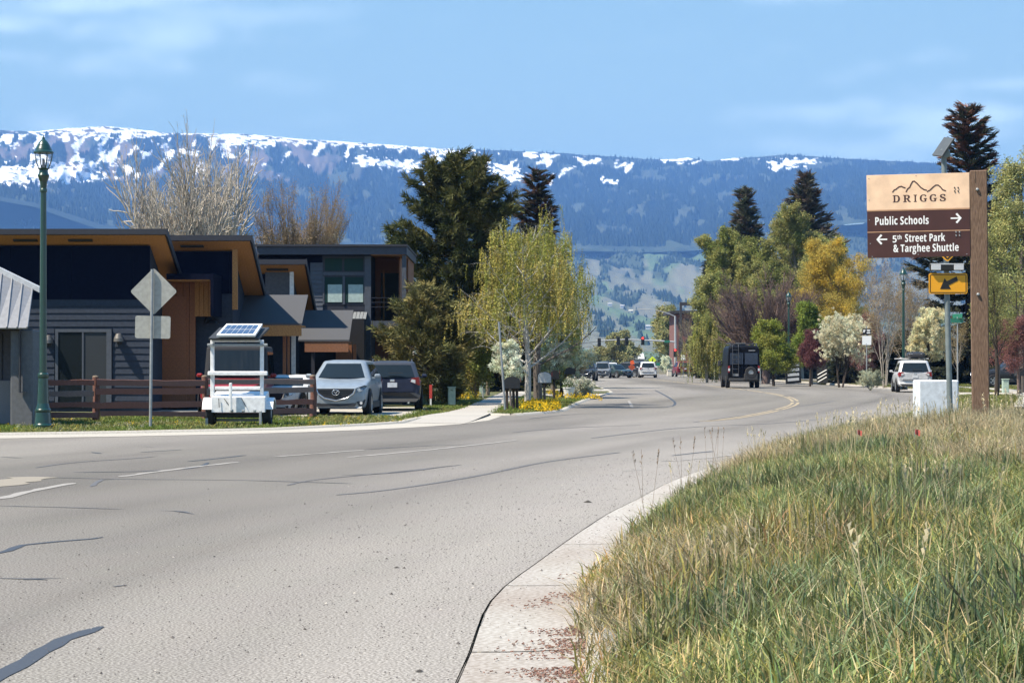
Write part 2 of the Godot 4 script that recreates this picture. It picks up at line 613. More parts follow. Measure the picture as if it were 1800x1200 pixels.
func field_color(px: float, d: float) -> Color:
	var k := Color(0.12, 0.125, 0.085)
	var w := noise_b.get_noise_2d(px * 0.35, d * 0.018 + 50.0)
	k = k.lerp(Color(0.085, 0.125, 0.06), smoothstep(0.0, 0.2, w))
	k = k.lerp(Color(0.135, 0.135, 0.095), smoothstep(0.02, 0.25, noise_b.get_noise_2d(px * 0.25 + 99.0, d * 0.03)))
	if d < 4200.0: k = k.lerp(Color(0.075, 0.12, 0.065), 0.8 * smoothstep(0.0, 0.1, noise_b.get_noise_2d(px * 0.05, d * 0.035 + 9.0)))
	k *= 1.0 + 0.35 * noise_a.get_noise_2d(px * 1.3, d * 0.09)
	if d > 3300.0 and (wooded(px, d) or px < 900.0 or d > 6150.0): k = Color(0.045, 0.062, 0.036)
	return k

# ---------------------------------------------------------------- road, gutters, pavements, verges
func lay_road_lines() -> void:
	R_line = spline([Vector2(-3.4, -25), Vector2(-1.5, -8), Vector2(-0.62, 4), Vector2(-0.27, 10.3), Vector2(-0.14, 13.9), Vector2(0.2, 16.7), Vector2(0.88, 21.5), Vector2(1.4, 24.4), Vector2(2.07, 28.2), Vector2(3.3, 33.6), Vector2(5.6, 43), Vector2(8.6, 54), Vector2(12.0, 67), Vector2(15.6, 81), Vector2(18.8, 95), Vector2(21.4, 109), Vector2(22.6, 125), Vector2(22.6, 150), Vector2(22.6, 300), Vector2(22.6, 520)], 0.8)
	for i in R_line.size():
		var t := (R_line[mini(i + 2, R_line.size() - 1)] - R_line[maxi(i - 2, 0)]).normalized()
		R_norm.append(Vector2(t.y, -t.x))

func v3(p: Vector2, y: float) -> Vector3: return Vector3(p.x, y, -p.y)

func road_color(o: float, i: int) -> Color:   # o metres left of the lip: aggregate bleached by dust towards the edge, wheel tracks worn smooth
	var d := R_line[i].y
	var s := i * 0.8
	var k := 0.25
	for track in [[2.75, 0.33, -0.06], [1.95, 0.5, -0.012], [4.6, 0.55, -0.018], [6.2, 0.4, 0.02], [7.4, 0.6, -0.03], [9.2, 0.7, -0.02], [11.0, 1.2, -0.025]]:
		var wander := noise_b.get_noise_2d(s * 0.35, track[0] * 90.0) * (0.7 if track[0] > 3.0 else 0.3)
		k += track[2] * exp(-pow((o - track[0] - wander) / track[1], 2.0))
	k += 0.045 * (1.0 - smoothstep(0.3, 2.4, o)) + 0.02 * (1.0 - smoothstep(2.0, 4.0, o)) + 0.03 * noise_b.get_noise_2d(o * 9.0, s * 1.6) + 0.022 * noise_a.get_noise_2d(o * 14.0, s * 5.0)
	k += 0.045 * smoothstep(0.05, 0.4, noise_b.get_noise_2d(o * 5.0 + 400.0, s * 0.8)) - 0.04 * smoothstep(0.1, 0.4, noise_b.get_noise_2d(o * 7.0 - 300.0, s * 0.55))
	k += 0.03 * smoothstep(11.0, 13.0, o)
	k *= lerpf(1.0, 1.02, smoothstep(20.0, 45.0, d))
	var warm := 0.5 + 0.5 * noise_b.get_noise_2d(o * 4.0 + 70.0, s * 0.9)
	return Color(k * 1.04, k * 0.985, k * lerpf(0.94, 0.87, warm))

func strip_along_R(o0: float, o1: float, y: float, i0: int, i1: int, mb: MB) -> void:
	var g := []
	for i in range(i0, i1):
		g.append(PackedVector3Array([v3(from_R(i, o0), y), v3(from_R(i, o1), y)]))
	mb.grid(g)

func idx_d(d: float) -> int:
	for i in R_line.size():
		if R_line[i].y >= d: return i
	return R_line.size() - 1

func sheet(poly: Array, y: float, mb: MB, skirt := 0.0) -> void:     # poly of (x, d)
	var p := PackedVector2Array(poly)
	var t := Geometry2D.triangulate_polygon(p)
	for i in range(0, t.size(), 3):
		mb.tri(v3(p[t[i]], y), v3(p[t[i + 1]], y), v3(p[t[i + 2]], y), Vector3.UP)
	if skirt > 0.0:
		var cw := Geometry2D.is_polygon_clockwise(p)
		for i in p.size():
			var q := p[(i + 1) % p.size()]
			var e := (q - p[i])
			var o := Vector2(e.y, -e.x) * (1.0 if not cw else -1.0)
			mb.quad(v3(p[i], y), v3(q, y), v3(q, y - skirt), v3(p[i], y - skirt), Vector3(o.x, 0, -o.y))

func ground_line(pts: Array, w: float, y: float, mb: MB, rng: RandomNumberGenerator, rough := 0.5) -> void:   # a stripe lying on the ground, pts in (x, d)
	var s := spline(pts, 0.25)
	var g := []
	for i in s.size():
		var t := (s[mini(i + 1, s.size() - 1)] - s[maxi(i - 1, 0)]).normalized()
		var m := Vector2(t.y, -t.x) * w * 0.5
		var e := clampf(minf(i + 0.4, s.size() - 0.6 - i) * 0.8, 0.15, 1.0)
		g.append(PackedVector3Array([v3(s[i] + m * e * (1.0 + rough * rng.randf_range(-1, 1)), y), v3(s[i] - m * e * (1.0 + rough * rng.randf_range(-1, 1)), y)]))
	mb.grid(g)

func seen(a: Array) -> Array:   # marks measured on the road plane
	var out := []
	for p in a: out.append(Vector2(X(p[0], D(p[1])), D(p[1])))
	return out

func build_road() -> void:
	var rng := RandomNumberGenerator.new()
	rng.seed = 5
	var mb := MB.new()
	mb.quad(Vector3(-6000, -0.05, 3000), Vector3(6000, -0.05, 3000), Vector3(6000, -0.05, -6200), Vector3(-6000, -0.05, -6200), Vector3.UP)
	struct("ground", mb, mat("bare_ground", 0.17, 0.15, 0.09, 1.0, 0.0, "soil", Vector3(0.05, 0.05, 0.05)))
	mats["bare_ground"].uv1_world_triplanar = true
	# asphalt
	mb = MB.new()
	var offs := PackedFloat32Array()
	var o := 0.0
	while o < 14.0: offs.append(o); o += 0.3
	for k in 12: offs.append(14.5 + k * 0.5 + k * k * 0.3)
	var g := []
	for i in R_line.size():
		var d := R_line[i].y
		var line := PackedVector3Array()
		var wide := lerpf(1.0, 0.35, smoothstep(35.0, 60.0, d))
		for q in offs:
			var qq := q if q < 14.0 else 14.0 + (q - 14.0) * wide
			line.append(v3(from_R(i, -qq), 0.0))
		g.append(line)
	mb.grid(g)
	for i in R_line.size():
		for j in offs.size():
			mb.c[i * offs.size() + j] = road_color(offs[j], i)
	var asphalt := vmat("asphalt", 0.93, 0.0, "grit", 0.5)
	var road := struct("road", mb, asphalt, "wide worn grey asphalt street curving away to the right")
	var bump := noise_tex(0.35, 2, Color.BLACK, Color.WHITE, 512, FastNoiseLite.TYPE_SIMPLEX, 12)
	asphalt.heightmap_enabled = true
	asphalt.heightmap_texture = bump
	asphalt.heightmap_scale = 0.12
	# tar run into the cracks
	var tar := mat("tar", 0.045, 0.05, 0.06, 0.6, 0.0, "grime", Vector3(3, 3, 3))
	tar.uv1_world_triplanar = true
	var thin := mat("tar_old", 0.10, 0.10, 0.105, 0.8, 0.0, "grime", Vector3(2, 2, 2))
	for s in [
		[0.10, tar, [[-30, 1212], [0, 1188], [28, 1172], [70, 1146], [112, 1124], [150, 1110], [180, 1101]]],
		[0.07, tar, [[-20, 976], [14, 968], [40, 958], [100, 952], [160, 947], [181, 944]]],
		[0.05, tar, [[40, 1019], [62, 1018], [84, 1019]]], [0.05, thin, [[-10, 1016], [40, 1017], [110, 1016]]],
		[0.05, thin, [[-10, 889], [90, 891], [218, 895]]], [0.075, tar, [[305, 898], [332, 902]]], [0.045, thin, [[280, 897], [325, 899], [340, 904]]],
		[0.06, thin, [[62, 822], [110, 815], [167, 810], [230, 806], [276, 802]]], [0.06, thin, [[50, 838], [214, 842], [420, 844], [622, 850]]],
		[0.07, tar, [[128, 830], [233, 829], [310, 825], [350, 820], [366, 813]]], [0.07, tar, [[330, 811], [380, 806], [432, 800]]],
		[0.06, thin, [[505, 853], [556, 843], [700, 829], [810, 817]]], [0.08, tar, [[0, 803], [39, 805]]], [0.06, thin, [[160, 855], [180, 843], [215, 842]]],
		[0.07, thin, [[600, 835], [693, 831], [790, 819]]], [0.07, thin, [[590, 870], [690, 860], [830, 838], [960, 812], [1090, 795]]],
		[0.09, tar, [[990, 718], [1090, 717], [1160, 716], [1186, 711], [1178, 700], [1152, 686]]], [0.07, tar, [[930, 736], [1010, 728], [1080, 727]]],
		[0.08, tar, [[985, 705], [1060, 701], [1110, 700]]], [0.07, thin, [[640, 790], [760, 783], [860, 781]]], [0.08, thin, [[900, 760], [1000, 752], [1130, 747]]],
		[0.09, tar, [[1180, 801], [1215, 797], [1254, 793]]], [0.1, thin, [[1095, 828], [1130, 826]]], [0.08, thin, [[1220, 742], [1300, 731], [1342, 728]]],
		[0.10, thin, [[1040, 770], [1200, 752], [1360, 744], [1440, 737]]], [0.08, thin, [[245, 795], [320, 790]]], [0.09, tar, [[160, 795], [178, 797]]], [0.08, tar, [[455, 808], [468, 808]]],
		[0.08, thin, [[655, 789], [690, 786]]], [0.08, tar, [[250, 785], [270, 786]]], [0.07, thin, [[350, 792], [372, 793]]], [0.1, thin, [[1390, 716], [1440, 709], [1470, 704]]], [0.09, thin, [[200, 1031], [222, 1028]]]]:
		var tb := MB.new()
		ground_line(seen(s[2]), s[0], 0.004, tb, rng, 0.28)
		part("tar_seal", tb, s[1], road)
	# painted lines, worn
	var yellow := mat("faded_yellow_paint", 0.38, 0.315, 0.21, 0.9, 0.0, "stone", Vector3(1.3, 1.3, 1.3))
	yellow.uv1_world_triplanar = true
	var white := mat("faded_white_paint", 0.31, 0.30, 0.285, 0.9, 0.0, "stone", Vector3(1.3, 1.3, 1.3))
	white.uv1_world_triplanar = true
	var cl := spline([Vector2(5.0, 57.5), Vector2(6.2, 61), Vector2(8.4, 70.4), Vector2(10.7, 83), Vector2(12.4, 98), Vector2(13.3, 114), Vector2(13.7, 137), Vector2(13.8, 200), Vector2(13.8, 280)], 1.0)
	for side in [-0.09, 0.12]:
		var k := 0
		while k + 8 < cl.size():
			var run := []
			for i in range(k, mini(k + 14, cl.size())): run.append(cl[i] + Vector2(side, 0))
			var lb := MB.new()
			ground_line(run, 0.11, 0.005, lb, rng, 0.35)
			part("yellow_line", lb, yellow, road)
			k += 14 + rng.randi_range(0, 2)
	for w in [[[0, 877], [60, 862], [130, 849]], [[210, 838], [330, 822], [420, 812]], [[480, 803], [560, 797], [640, 791]], [[610, 804], [760, 790], [905, 774]], [[1105, 704], [1112, 716]], [[1162, 811], [1230, 806], [1300, 798]], [[1100, 812], [1150, 812]]]:
		var lb := MB.new()
		ground_line(seen(w), 0.12, 0.005, lb, rng, 0.5)
		part("white_line", lb, white, road)
	var worn := MB.new()
	ground_line(seen([[-60, 862], [0, 850], [60, 838]]), 0.55, 0.005, worn, rng, 0.4)
	part("yellow_line", worn, mat("ghost_yellow_paint", 0.275, 0.25, 0.205, 0.9, 0.0, "stone", Vector3(1.3, 1.3, 1.3)), road)
	# right gutter pan in poured lengths, then the kerb
	var conc := vmat("concrete", 0.92, 0.0, "stone", 0.45)
	conc.heightmap_enabled = true
	conc.heightmap_texture = bump
	conc.heightmap_scale = 0.06
	var gut := Node3D.new()
	gut.name = "gutter"
	add_child(gut)
	gut.set_meta("kind", "structure")
	gut.set_meta("label", "pale concrete gutter along the grass bank on the right")
	var i := 0
	var joint := 4
	while i < idx_d(150.0):
		var pb := MB.new()
		var tone := rng.randf_range(0.385, 0.43)
		pb.col = Color(tone, tone * 0.965, tone * 0.91)
		var pg := []
		for k in range(i, i + joint + 1):
			var f := 0.0 if k < i + joint else 0.03
			var q0 := from_R(k, 0.018) - (from_R(k, 0.018) - from_R(k - 1, 0.018)) * f if k > 0 else from_R(k, 0.018)
			var q1 := from_R(k, 0.62) - (from_R(k, 0.62) - from_R(k - 1, 0.62)) * f if k > 0 else from_R(k, 0.62)
			pg.append(PackedVector3Array([v3(q0, 0.006), v3(q0.lerp(q1, 0.25), 0.007), v3(q0.lerp(q1, 0.5), 0.01), v3(q0.lerp(q1, 0.75), 0.018), v3(q1, 0.028)]))
		pb.grid(pg)
		for q in pb.v.size():
			var st := noise_a.get_noise_2d(pb.v[q].x * 22.0, pb.v[q].z * 9.0)
			var dirt := clampf(0.25 + 0.9 * st + 0.35 * (q % 5) / 4.0 - 0.3 * smoothstep(14.0, 22.0, -pb.v[q].z), 0, 1)
			pb.c[q] = pb.col.lerp(Color(0.24, 0.195, 0.16), dirt * 0.6)
		part("slab", pb, conc, gut)
		i += joint
	var kb := MB.new()
	kb.col = Color(0.40, 0.385, 0.35)
	var kg := []
	for k in range(0, idx_d(300.0)):
		kg.append(PackedVector3Array([v3(from_R(k, 0.60), -0.02), v3(from_R(k, 0.625), 0.09), v3(from_R(k, 0.65), 0.115), v3(from_R(k, 0.78), 0.12), v3(from_R(k, 0.80), -0.02)]))
	kb.grid(kg)
	struct("kerb", kb, conc)
	var crack := MB.new()
	var cg := []
	for k in range(0, idx_d(60.0)):
		for e in 3:
			var q := R_line[k].lerp(R_line[k + 1], e / 3.0)
			var nn := R_norm[k]
			var a := 0.022 * noise_a.get_noise_2d(k * 9.0 + e * 3.0, 4.0) + 0.012
			var wd := 0.0006 + 0.0075 * maxf(0.0, 0.12 + noise_a.get_noise_2d(k * 17.0 + e * 6.0, 50.0)) * rng.randf_range(0.5, 1.5)
			cg.append(PackedVector3Array([v3(q + nn * (a - wd), 0.0065), v3(q + nn * (a + wd), 0.0085)]))
	crack.grid(cg)
	part("joint", crack, mat("joint_dirt", 0.09, 0.08, 0.07, 1.0), gut)

func build_verges() -> void:
	var conc := vmat("concrete")
	# right bank
	var mb := MB.new()
	var g := []
	for i in range(0, idx_d(260.0), 2):
		var line := PackedVector3Array()
		for k in 26:
			var o := 0.775 + k * 0.3 + k * k * 0.05
			line.append(v3(from_R(i, o), mound(o, R_line[i].y)))
		g.append(line)
	mb.grid(g)
	struct("verge_right", mb, mat("thatch", 0.20, 0.175, 0.09, 1.0, 0.0, "soil", Vector3(0.8, 0.8, 0.8)), "grass bank on the right of the street")
	mats["thatch"].uv1_world_triplanar = true
	# left verge: lawn in front of the fence, yard behind
	var lawn := mat("lawn_soil", 0.13, 0.14, 0.05, 1.0, 0.0, "soil", Vector3(0.9, 0.9, 0.9))
	lawn.uv1_world_triplanar = true
	mb = MB.new()
	sheet([Vector2(-60, 36), Vector2(-30, 40.5), Vector2(-12.9, 45.1), Vector2(-10.8, 46.2), Vector2(-8.6, 47.4), Vector2(-6.5, 48.9), Vector2(-5.4, 49.9), Vector2(-4.56, 51.6), Vector2(-3.6, 53.5), Vector2(-2.88, 55.5), Vector2(-2.55, 61.4), Vector2(-1.7, 69.6), Vector2(-1.15, 90), Vector2(-0.3, 128), Vector2(0, 300), Vector2(-200, 300), Vector2(-200, 36)], 0.028, mb)
	struct("verge_left", mb, lawn, "strip of lawn and yard left of the street")
	mb = MB.new()
	mb.col = Color(0.44, 0.425, 0.385)
	sheet([Vector2(-60, 34.5), Vector2(-30, 38.6), Vector2(-12.9, 42.8), Vector2(-10.8, 43.9), Vector2(-8.0, 45.4), Vector2(-5.9, 46.9), Vector2(-4.3, 48.6), Vector2(-3.2, 50.2), Vector2(-2.2, 52.2), Vector2(-1.3, 54.6), Vector2(-0.6, 58.5), Vector2(-0.3, 63.0), Vector2(-1.0, 66.5), Vector2(-2.4, 61), Vector2(-2.88, 55.6), Vector2(-3.6, 53.6), Vector2(-4.5, 51.7), Vector2(-5.4, 50.0), Vector2(-6.5, 49.0), Vector2(-8.6, 47.5), Vector2(-10.8, 46.3), Vector2(-12.9, 45.2), Vector2(-30, 40.6), Vector2(-60, 36.1)], 0.006, mb)
	struct("gutter_left", mb, conc, "pale concrete gutter in front of the lawn")
	mb = MB.new()
	mb.col = Color(0.43, 0.415, 0.375)
	for run in [[Vector2(-60, 36), Vector2(-30, 40.5), Vector2(-12.9, 45.1), Vector2(-10.8, 46.2), Vector2(-8.6, 47.4), Vector2(-6.5, 48.9), Vector2(-5.4, 49.9), Vector2(-4.56, 51.6), Vector2(-3.6, 53.5), Vector2(-2.88, 55.5), Vector2(-2.6, 60)], [Vector2(-0.5, 69), Vector2(-0.66, 64.6), Vector2(0, 64.0), Vector2(0.96, 66.9), Vector2(1.6, 70.4), Vector2(2.1, 79), Vector2(2.8, 88), Vector2(3.4, 96), Vector2(4.3, 105), Vector2(5.2, 115), Vector2(5.7, 150), Vector2(5.7, 300)]]:
		var kg := []
		for i in run.size():
			var t: Vector2 = (run[mini(i + 1, run.size() - 1)] - run[maxi(i - 1, 0)]).normalized()
			var o := Vector2(t.y, -t.x)
			kg.append(PackedVector3Array([v3(run[i] + o * 0.16, 0.0), v3(run[i] + o * 0.12, 0.045), v3(run[i] + o * 0.08, 0.057), v3(run[i] - o * 0.03, 0.059), v3(run[i] - o * 0.04, 0.02)]))
		mb.grid(kg)
	struct("kerb_left", mb, conc)
	# pavement beside the lawn, in slabs
	var pave := Node3D.new()
	pave.name = "pavement"
	add_child(pave)
	pave.set_meta("kind", "structure")
	pave.set_meta("label", "pale concrete pavement running past the cars to the birch")
	var pl := spline([Vector2(-2.8, 56.0), Vector2(-2.55, 61.4), Vector2(-1.75, 69.6), Vector2(-1.2, 90), Vector2(-0.3, 128), Vector2(0, 220)], 1.8)
	var pr := spline([Vector2(-1.2, 55.0), Vector2(-0.72, 62.6), Vector2(-0.45, 71.3), Vector2(0.22, 93), Vector2(1.0, 128), Vector2(1.4, 220)], 1.8)
	for i in mini(pl.size(), pr.size()) - 1:
		var pb := MB.new()
		var tone := 0.42 + 0.04 * noise_a.get_noise_1d(i * 30.0)
		pb.col = Color(tone, tone * 0.965, tone * 0.90)
		var y0 := lerpf(0.012, 0.056, smoothstep(57.0, 63.0, pl[i].y))
		var y1 := lerpf(0.012, 0.056, smoothstep(57.0, 63.0, pl[i + 1].y))
		var e := 0.012
		pb.quad(v3(pl[i], y0), v3(pl[i + 1].lerp(pl[i], e), y1), v3(pr[i + 1].lerp(pr[i], e), y1), v3(pr[i], y0), Vector3.UP)
		part("slab", pb, conc, pave)
	# planted island at the mailboxes and the verge beyond
	mb = MB.new()
	sheet([Vector2(-0.66, 64.6), Vector2(0, 64.0), Vector2(0.96, 66.9), Vector2(1.6, 70.4), Vector2(2.1, 79), Vector2(2.8, 88), Vector2(3.4, 96), Vector2(4.3, 105), Vector2(5.2, 115), Vector2(5.7, 150), Vector2(5.7, 300), Vector2(1.2, 300), Vector2(1.0, 128), Vector2(0.2, 93), Vector2(-0.44, 71.3)], 0.05, mb)
	struct("planting_strip", mb, lawn, "grass strip with mailboxes and yellow flowers between street and pavement")
	mb = MB.new()
	mb.col = Color(0.45, 0.43, 0.39)
	sheet([Vector2(1.85, 98), Vector2(3.8, 98), Vector2(4.6, 107), Vector2(1.2, 107)], 0.062, mb)
	sheet([Vector2(2.3, 118), Vector2(5.4, 118), Vector2(5.5, 126), Vector2(1.5, 126)], 0.062, mb)
	struct("driveway_crossing", mb, conc, "pale concrete driveway crossing beyond the mailboxes")
	mb = MB.new()
	mb.col = Color(0.42, 0.40, 0.36)
	sheet([Vector2(-6.6, 61.6), Vector2(-3.0, 61.6), Vector2(-2.9, 66), Vector2(-2.7, 75), Vector2(-12, 75), Vector2(-11.5, 64.5), Vector2(-7.0, 64.5)], 0.034, mb)
	struct("driveway", mb, conc, "pale driveway under the two parked cars")
	# right side beyond the bank: pavement and parking apron
	mb = MB.new()
	mb.col = Color(0.43, 0.41, 0.37)
	var gg := []
	for i in range(idx_d(70.0), idx_d(300.0), 2):
		gg.append(PackedVector3Array([v3(from_R(i, 3.0), 0.155), v3(from_R(i, 4.6), 0.155)]))
	mb.grid(gg)
	struct("pavement_right", mb, conc, "pavement under the trees on the right of the street")
	mb = MB.new()
	mb.col = Color(0.43, 0.41, 0.37)
	gg = []
	for i in range(idx_d(98.0), idx_d(107.0)):
		gg.append(PackedVector3Array([v3(from_R(i, 0.6), 0.13), v3(from_R(i, 9.0), 0.16)]))
	mb.grid(gg)
	struct("driveway_right", mb, conc, "pale driveway mouth beside the parked white car")

# ---------------------------------------------------------------- buildings
var org := Vector3.ZERO     # base of the thing under construction; its meshes are written in world metres and shifted by it
func put(called: String, mb: MB, m: Material, parent: Node, stuff := false) -> MeshInstance3D:
	for i in mb.v.size(): mb.v[i] -= org
	return part(called, mb, m, parent, stuff)

func slab(mb: MB, x0: float, x1: float, y0: float, y1: float, d0: float, d1: float, bev := 0.0) -> void:   # box between distances d0 and d1
	mb.box(Vector3((x0 + x1) / 2, (y0 + y1) / 2, -(d0 + d1) / 2), Vector3(absf(x1 - x0), absf(y1 - y0), absf(d1 - d0)), Basis.IDENTITY, bev)

func bit(called: String, m: Material, parent: Node, x0: float, x1: float, y0: float, y1: float, d0: float, d1: float, bev := 0.0) -> MeshInstance3D:
	var mb := MB.new()
	slab(mb, x0, x1, y0, y1, d0, d1, bev)
	return put(called, mb, m, parent)

func hexa(mb: MB, p: Array) -> void:   # p[0..3] one face, p[4..7] the opposite one
	var c := Vector3.ZERO
	for q in p: c += q / 8.0
	for f in [[0, 1, 2, 3], [4, 5, 6, 7], [0, 1, 5, 4], [1, 2, 6, 5], [2, 3, 7, 6], [3, 0, 4, 7]]:
		mb.quad(p[f[0]], p[f[1]], p[f[2]], p[f[3]], (p[f[0]] + p[f[1]] + p[f[2]] + p[f[3]]) / 4.0 - c)

func siding(parent: Node, m: Material, x0: float, x1: float, y0: float, y1: float, d: float, holes := [], reveal := 0.21) -> void:   # lapped boards, each its own piece
	var y := y0
	while y < y1 - 0.02:
		var h := minf(reveal, y1 - y)
		var spans := [[x0, x1]]
		for ho in holes:
			if y + h * 0.5 > ho[2] and y + h * 0.5 < ho[3]:
				var nxt := []
				for s in spans:
					if ho[0] > s[0]: nxt.append([s[0], minf(ho[0], s[1])])
					if ho[1] < s[1]: nxt.append([maxf(ho[1], s[0]), s[1]])
				spans = nxt
		for s in spans:
			if s[1] - s[0] < 0.03: continue
			var mb := MB.new()
			var a := y
			var b := y + h + 0.012
			hexa(mb, [Vector3(s[0], a, -d + 0.034), Vector3(s[1], a, -d + 0.034), Vector3(s[1], b, -d + 0.010), Vector3(s[0], b, -d + 0.010), Vector3(s[0], a, -d), Vector3(s[1], a, -d), Vector3(s[1], b, -d), Vector3(s[0], b, -d)])
			put("siding_board", mb, m, parent)
		y += reveal

# one mono-pitch wing: high at the front, falling to the back
func wing(o: Node, x0: float, x1: float, xr: float, d: float, top: float, deep: float, split: float, siding_to: float, holes: Array) -> void:
	var grey := mat("house_siding")
	var navy := mat("navy_panel_shaded")
	var fall := 0.43
	var eave := 0.62
	var th := 0.20
	var wt := top - th - eave * fall - 0.02      # wall height at the front
	var wb := wt - deep * fall
	var mb := MB.new()
	hexa(mb, [Vector3(x0, 0, -d), Vector3(x1, 0, -d), Vector3(x1, wt, -d), Vector3(x0, wt, -d), Vector3(x0, 0, -d - deep), Vector3(x1, 0, -d - deep), Vector3(x1, wb, -d - deep), Vector3(x0, wb, -d - deep)])
	put("wall", mb, grey, o)
	var pw := x0
	while pw < x1 - 0.05:      # upper cladding in panels, eave shadow deepened in their colour
		var w := minf(1.9, x1 - pw)
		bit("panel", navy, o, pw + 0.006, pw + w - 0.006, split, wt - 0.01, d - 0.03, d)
		pw += w
	siding(o, grey, x0, x1, 0.15, split - 0.01, d, holes)
	# roof
	mb = MB.new()
	var df := d - eave
	var db := d + deep + 0.3
	var yb := top - (db - df) * fall
	hexa(mb, [Vector3(x0 - 0.4, top, -df), Vector3(xr, top, -df), Vector3(xr, yb, -db), Vector3(x0 - 0.4, yb, -db), Vector3(x0 - 0.4, top - th + 0.03, -df), Vector3(xr, top - th + 0.03, -df), Vector3(xr, yb - th + 0.03, -db), Vector3(x0 - 0.4, yb - th + 0.03, -db)])
	var rf := put("roof", mb, mat("roof_edge"), o)
	mb = MB.new()
	var e := 0.05
	hexa(mb, [Vector3(x0 - 0.38, top - th + 0.027, -df - e), Vector3(xr - e, top - th + 0.027, -df - e), Vector3(xr - e, yb - th + 0.027, -db), Vector3(x0 - 0.38, yb - th + 0.027, -db), Vector3(x0 - 0.38, top - th, -df - e), Vector3(xr - e, top - th, -df - e), Vector3(xr - e, yb - th, -db), Vector3(x0 - 0.38, yb - th, -db)])
	put("soffit", mb, mat("cedar"), rf)
	mb = MB.new()     # rake board down the right edge
	hexa(mb, [Vector3(xr + 0.002, top + 0.02, -df + 0.002), Vector3(xr + 0.035, top + 0.02, -df + 0.002), Vector3(xr + 0.035, yb + 0.02, -db), Vector3(xr + 0.002, yb + 0.02, -db), Vector3(xr + 0.002, top - th - 0.03, -df + 0.002), Vector3(xr + 0.035, top - th - 0.03, -df + 0.002), Vector3(xr + 0.035, yb - th - 0.03, -db), Vector3(xr + 0.002, yb - th - 0.03, -db)])
	put("rake_board", mb, mat("roof_edge"), rf)
	var vx := x0 + 0.35
	while vx < x1 - 0.8:
		mb = MB.new()
		var yv := top - th - 0.30 * fall
		hexa(mb, [Vector3(vx, yv + 0.05 * fall, -df - 0.25), Vector3(vx + 0.75, yv + 0.05 * fall, -df - 0.25), Vector3(vx + 0.75, yv - 0.04 * fall, -df - 0.38), Vector3(vx, yv - 0.04 * fall, -df - 0.38), Vector3(vx, yv - 0.01, -df - 0.25), Vector3(vx + 0.75, yv - 0.01, -df - 0.25), Vector3(vx + 0.75, yv - 0.055, -df - 0.38), Vector3(vx, yv - 0.055, -df - 0.38)])
		put("vent", mb, mat("dark_vent", 0.03, 0.025, 0.02, 0.9), rf)
		vx += 1.7

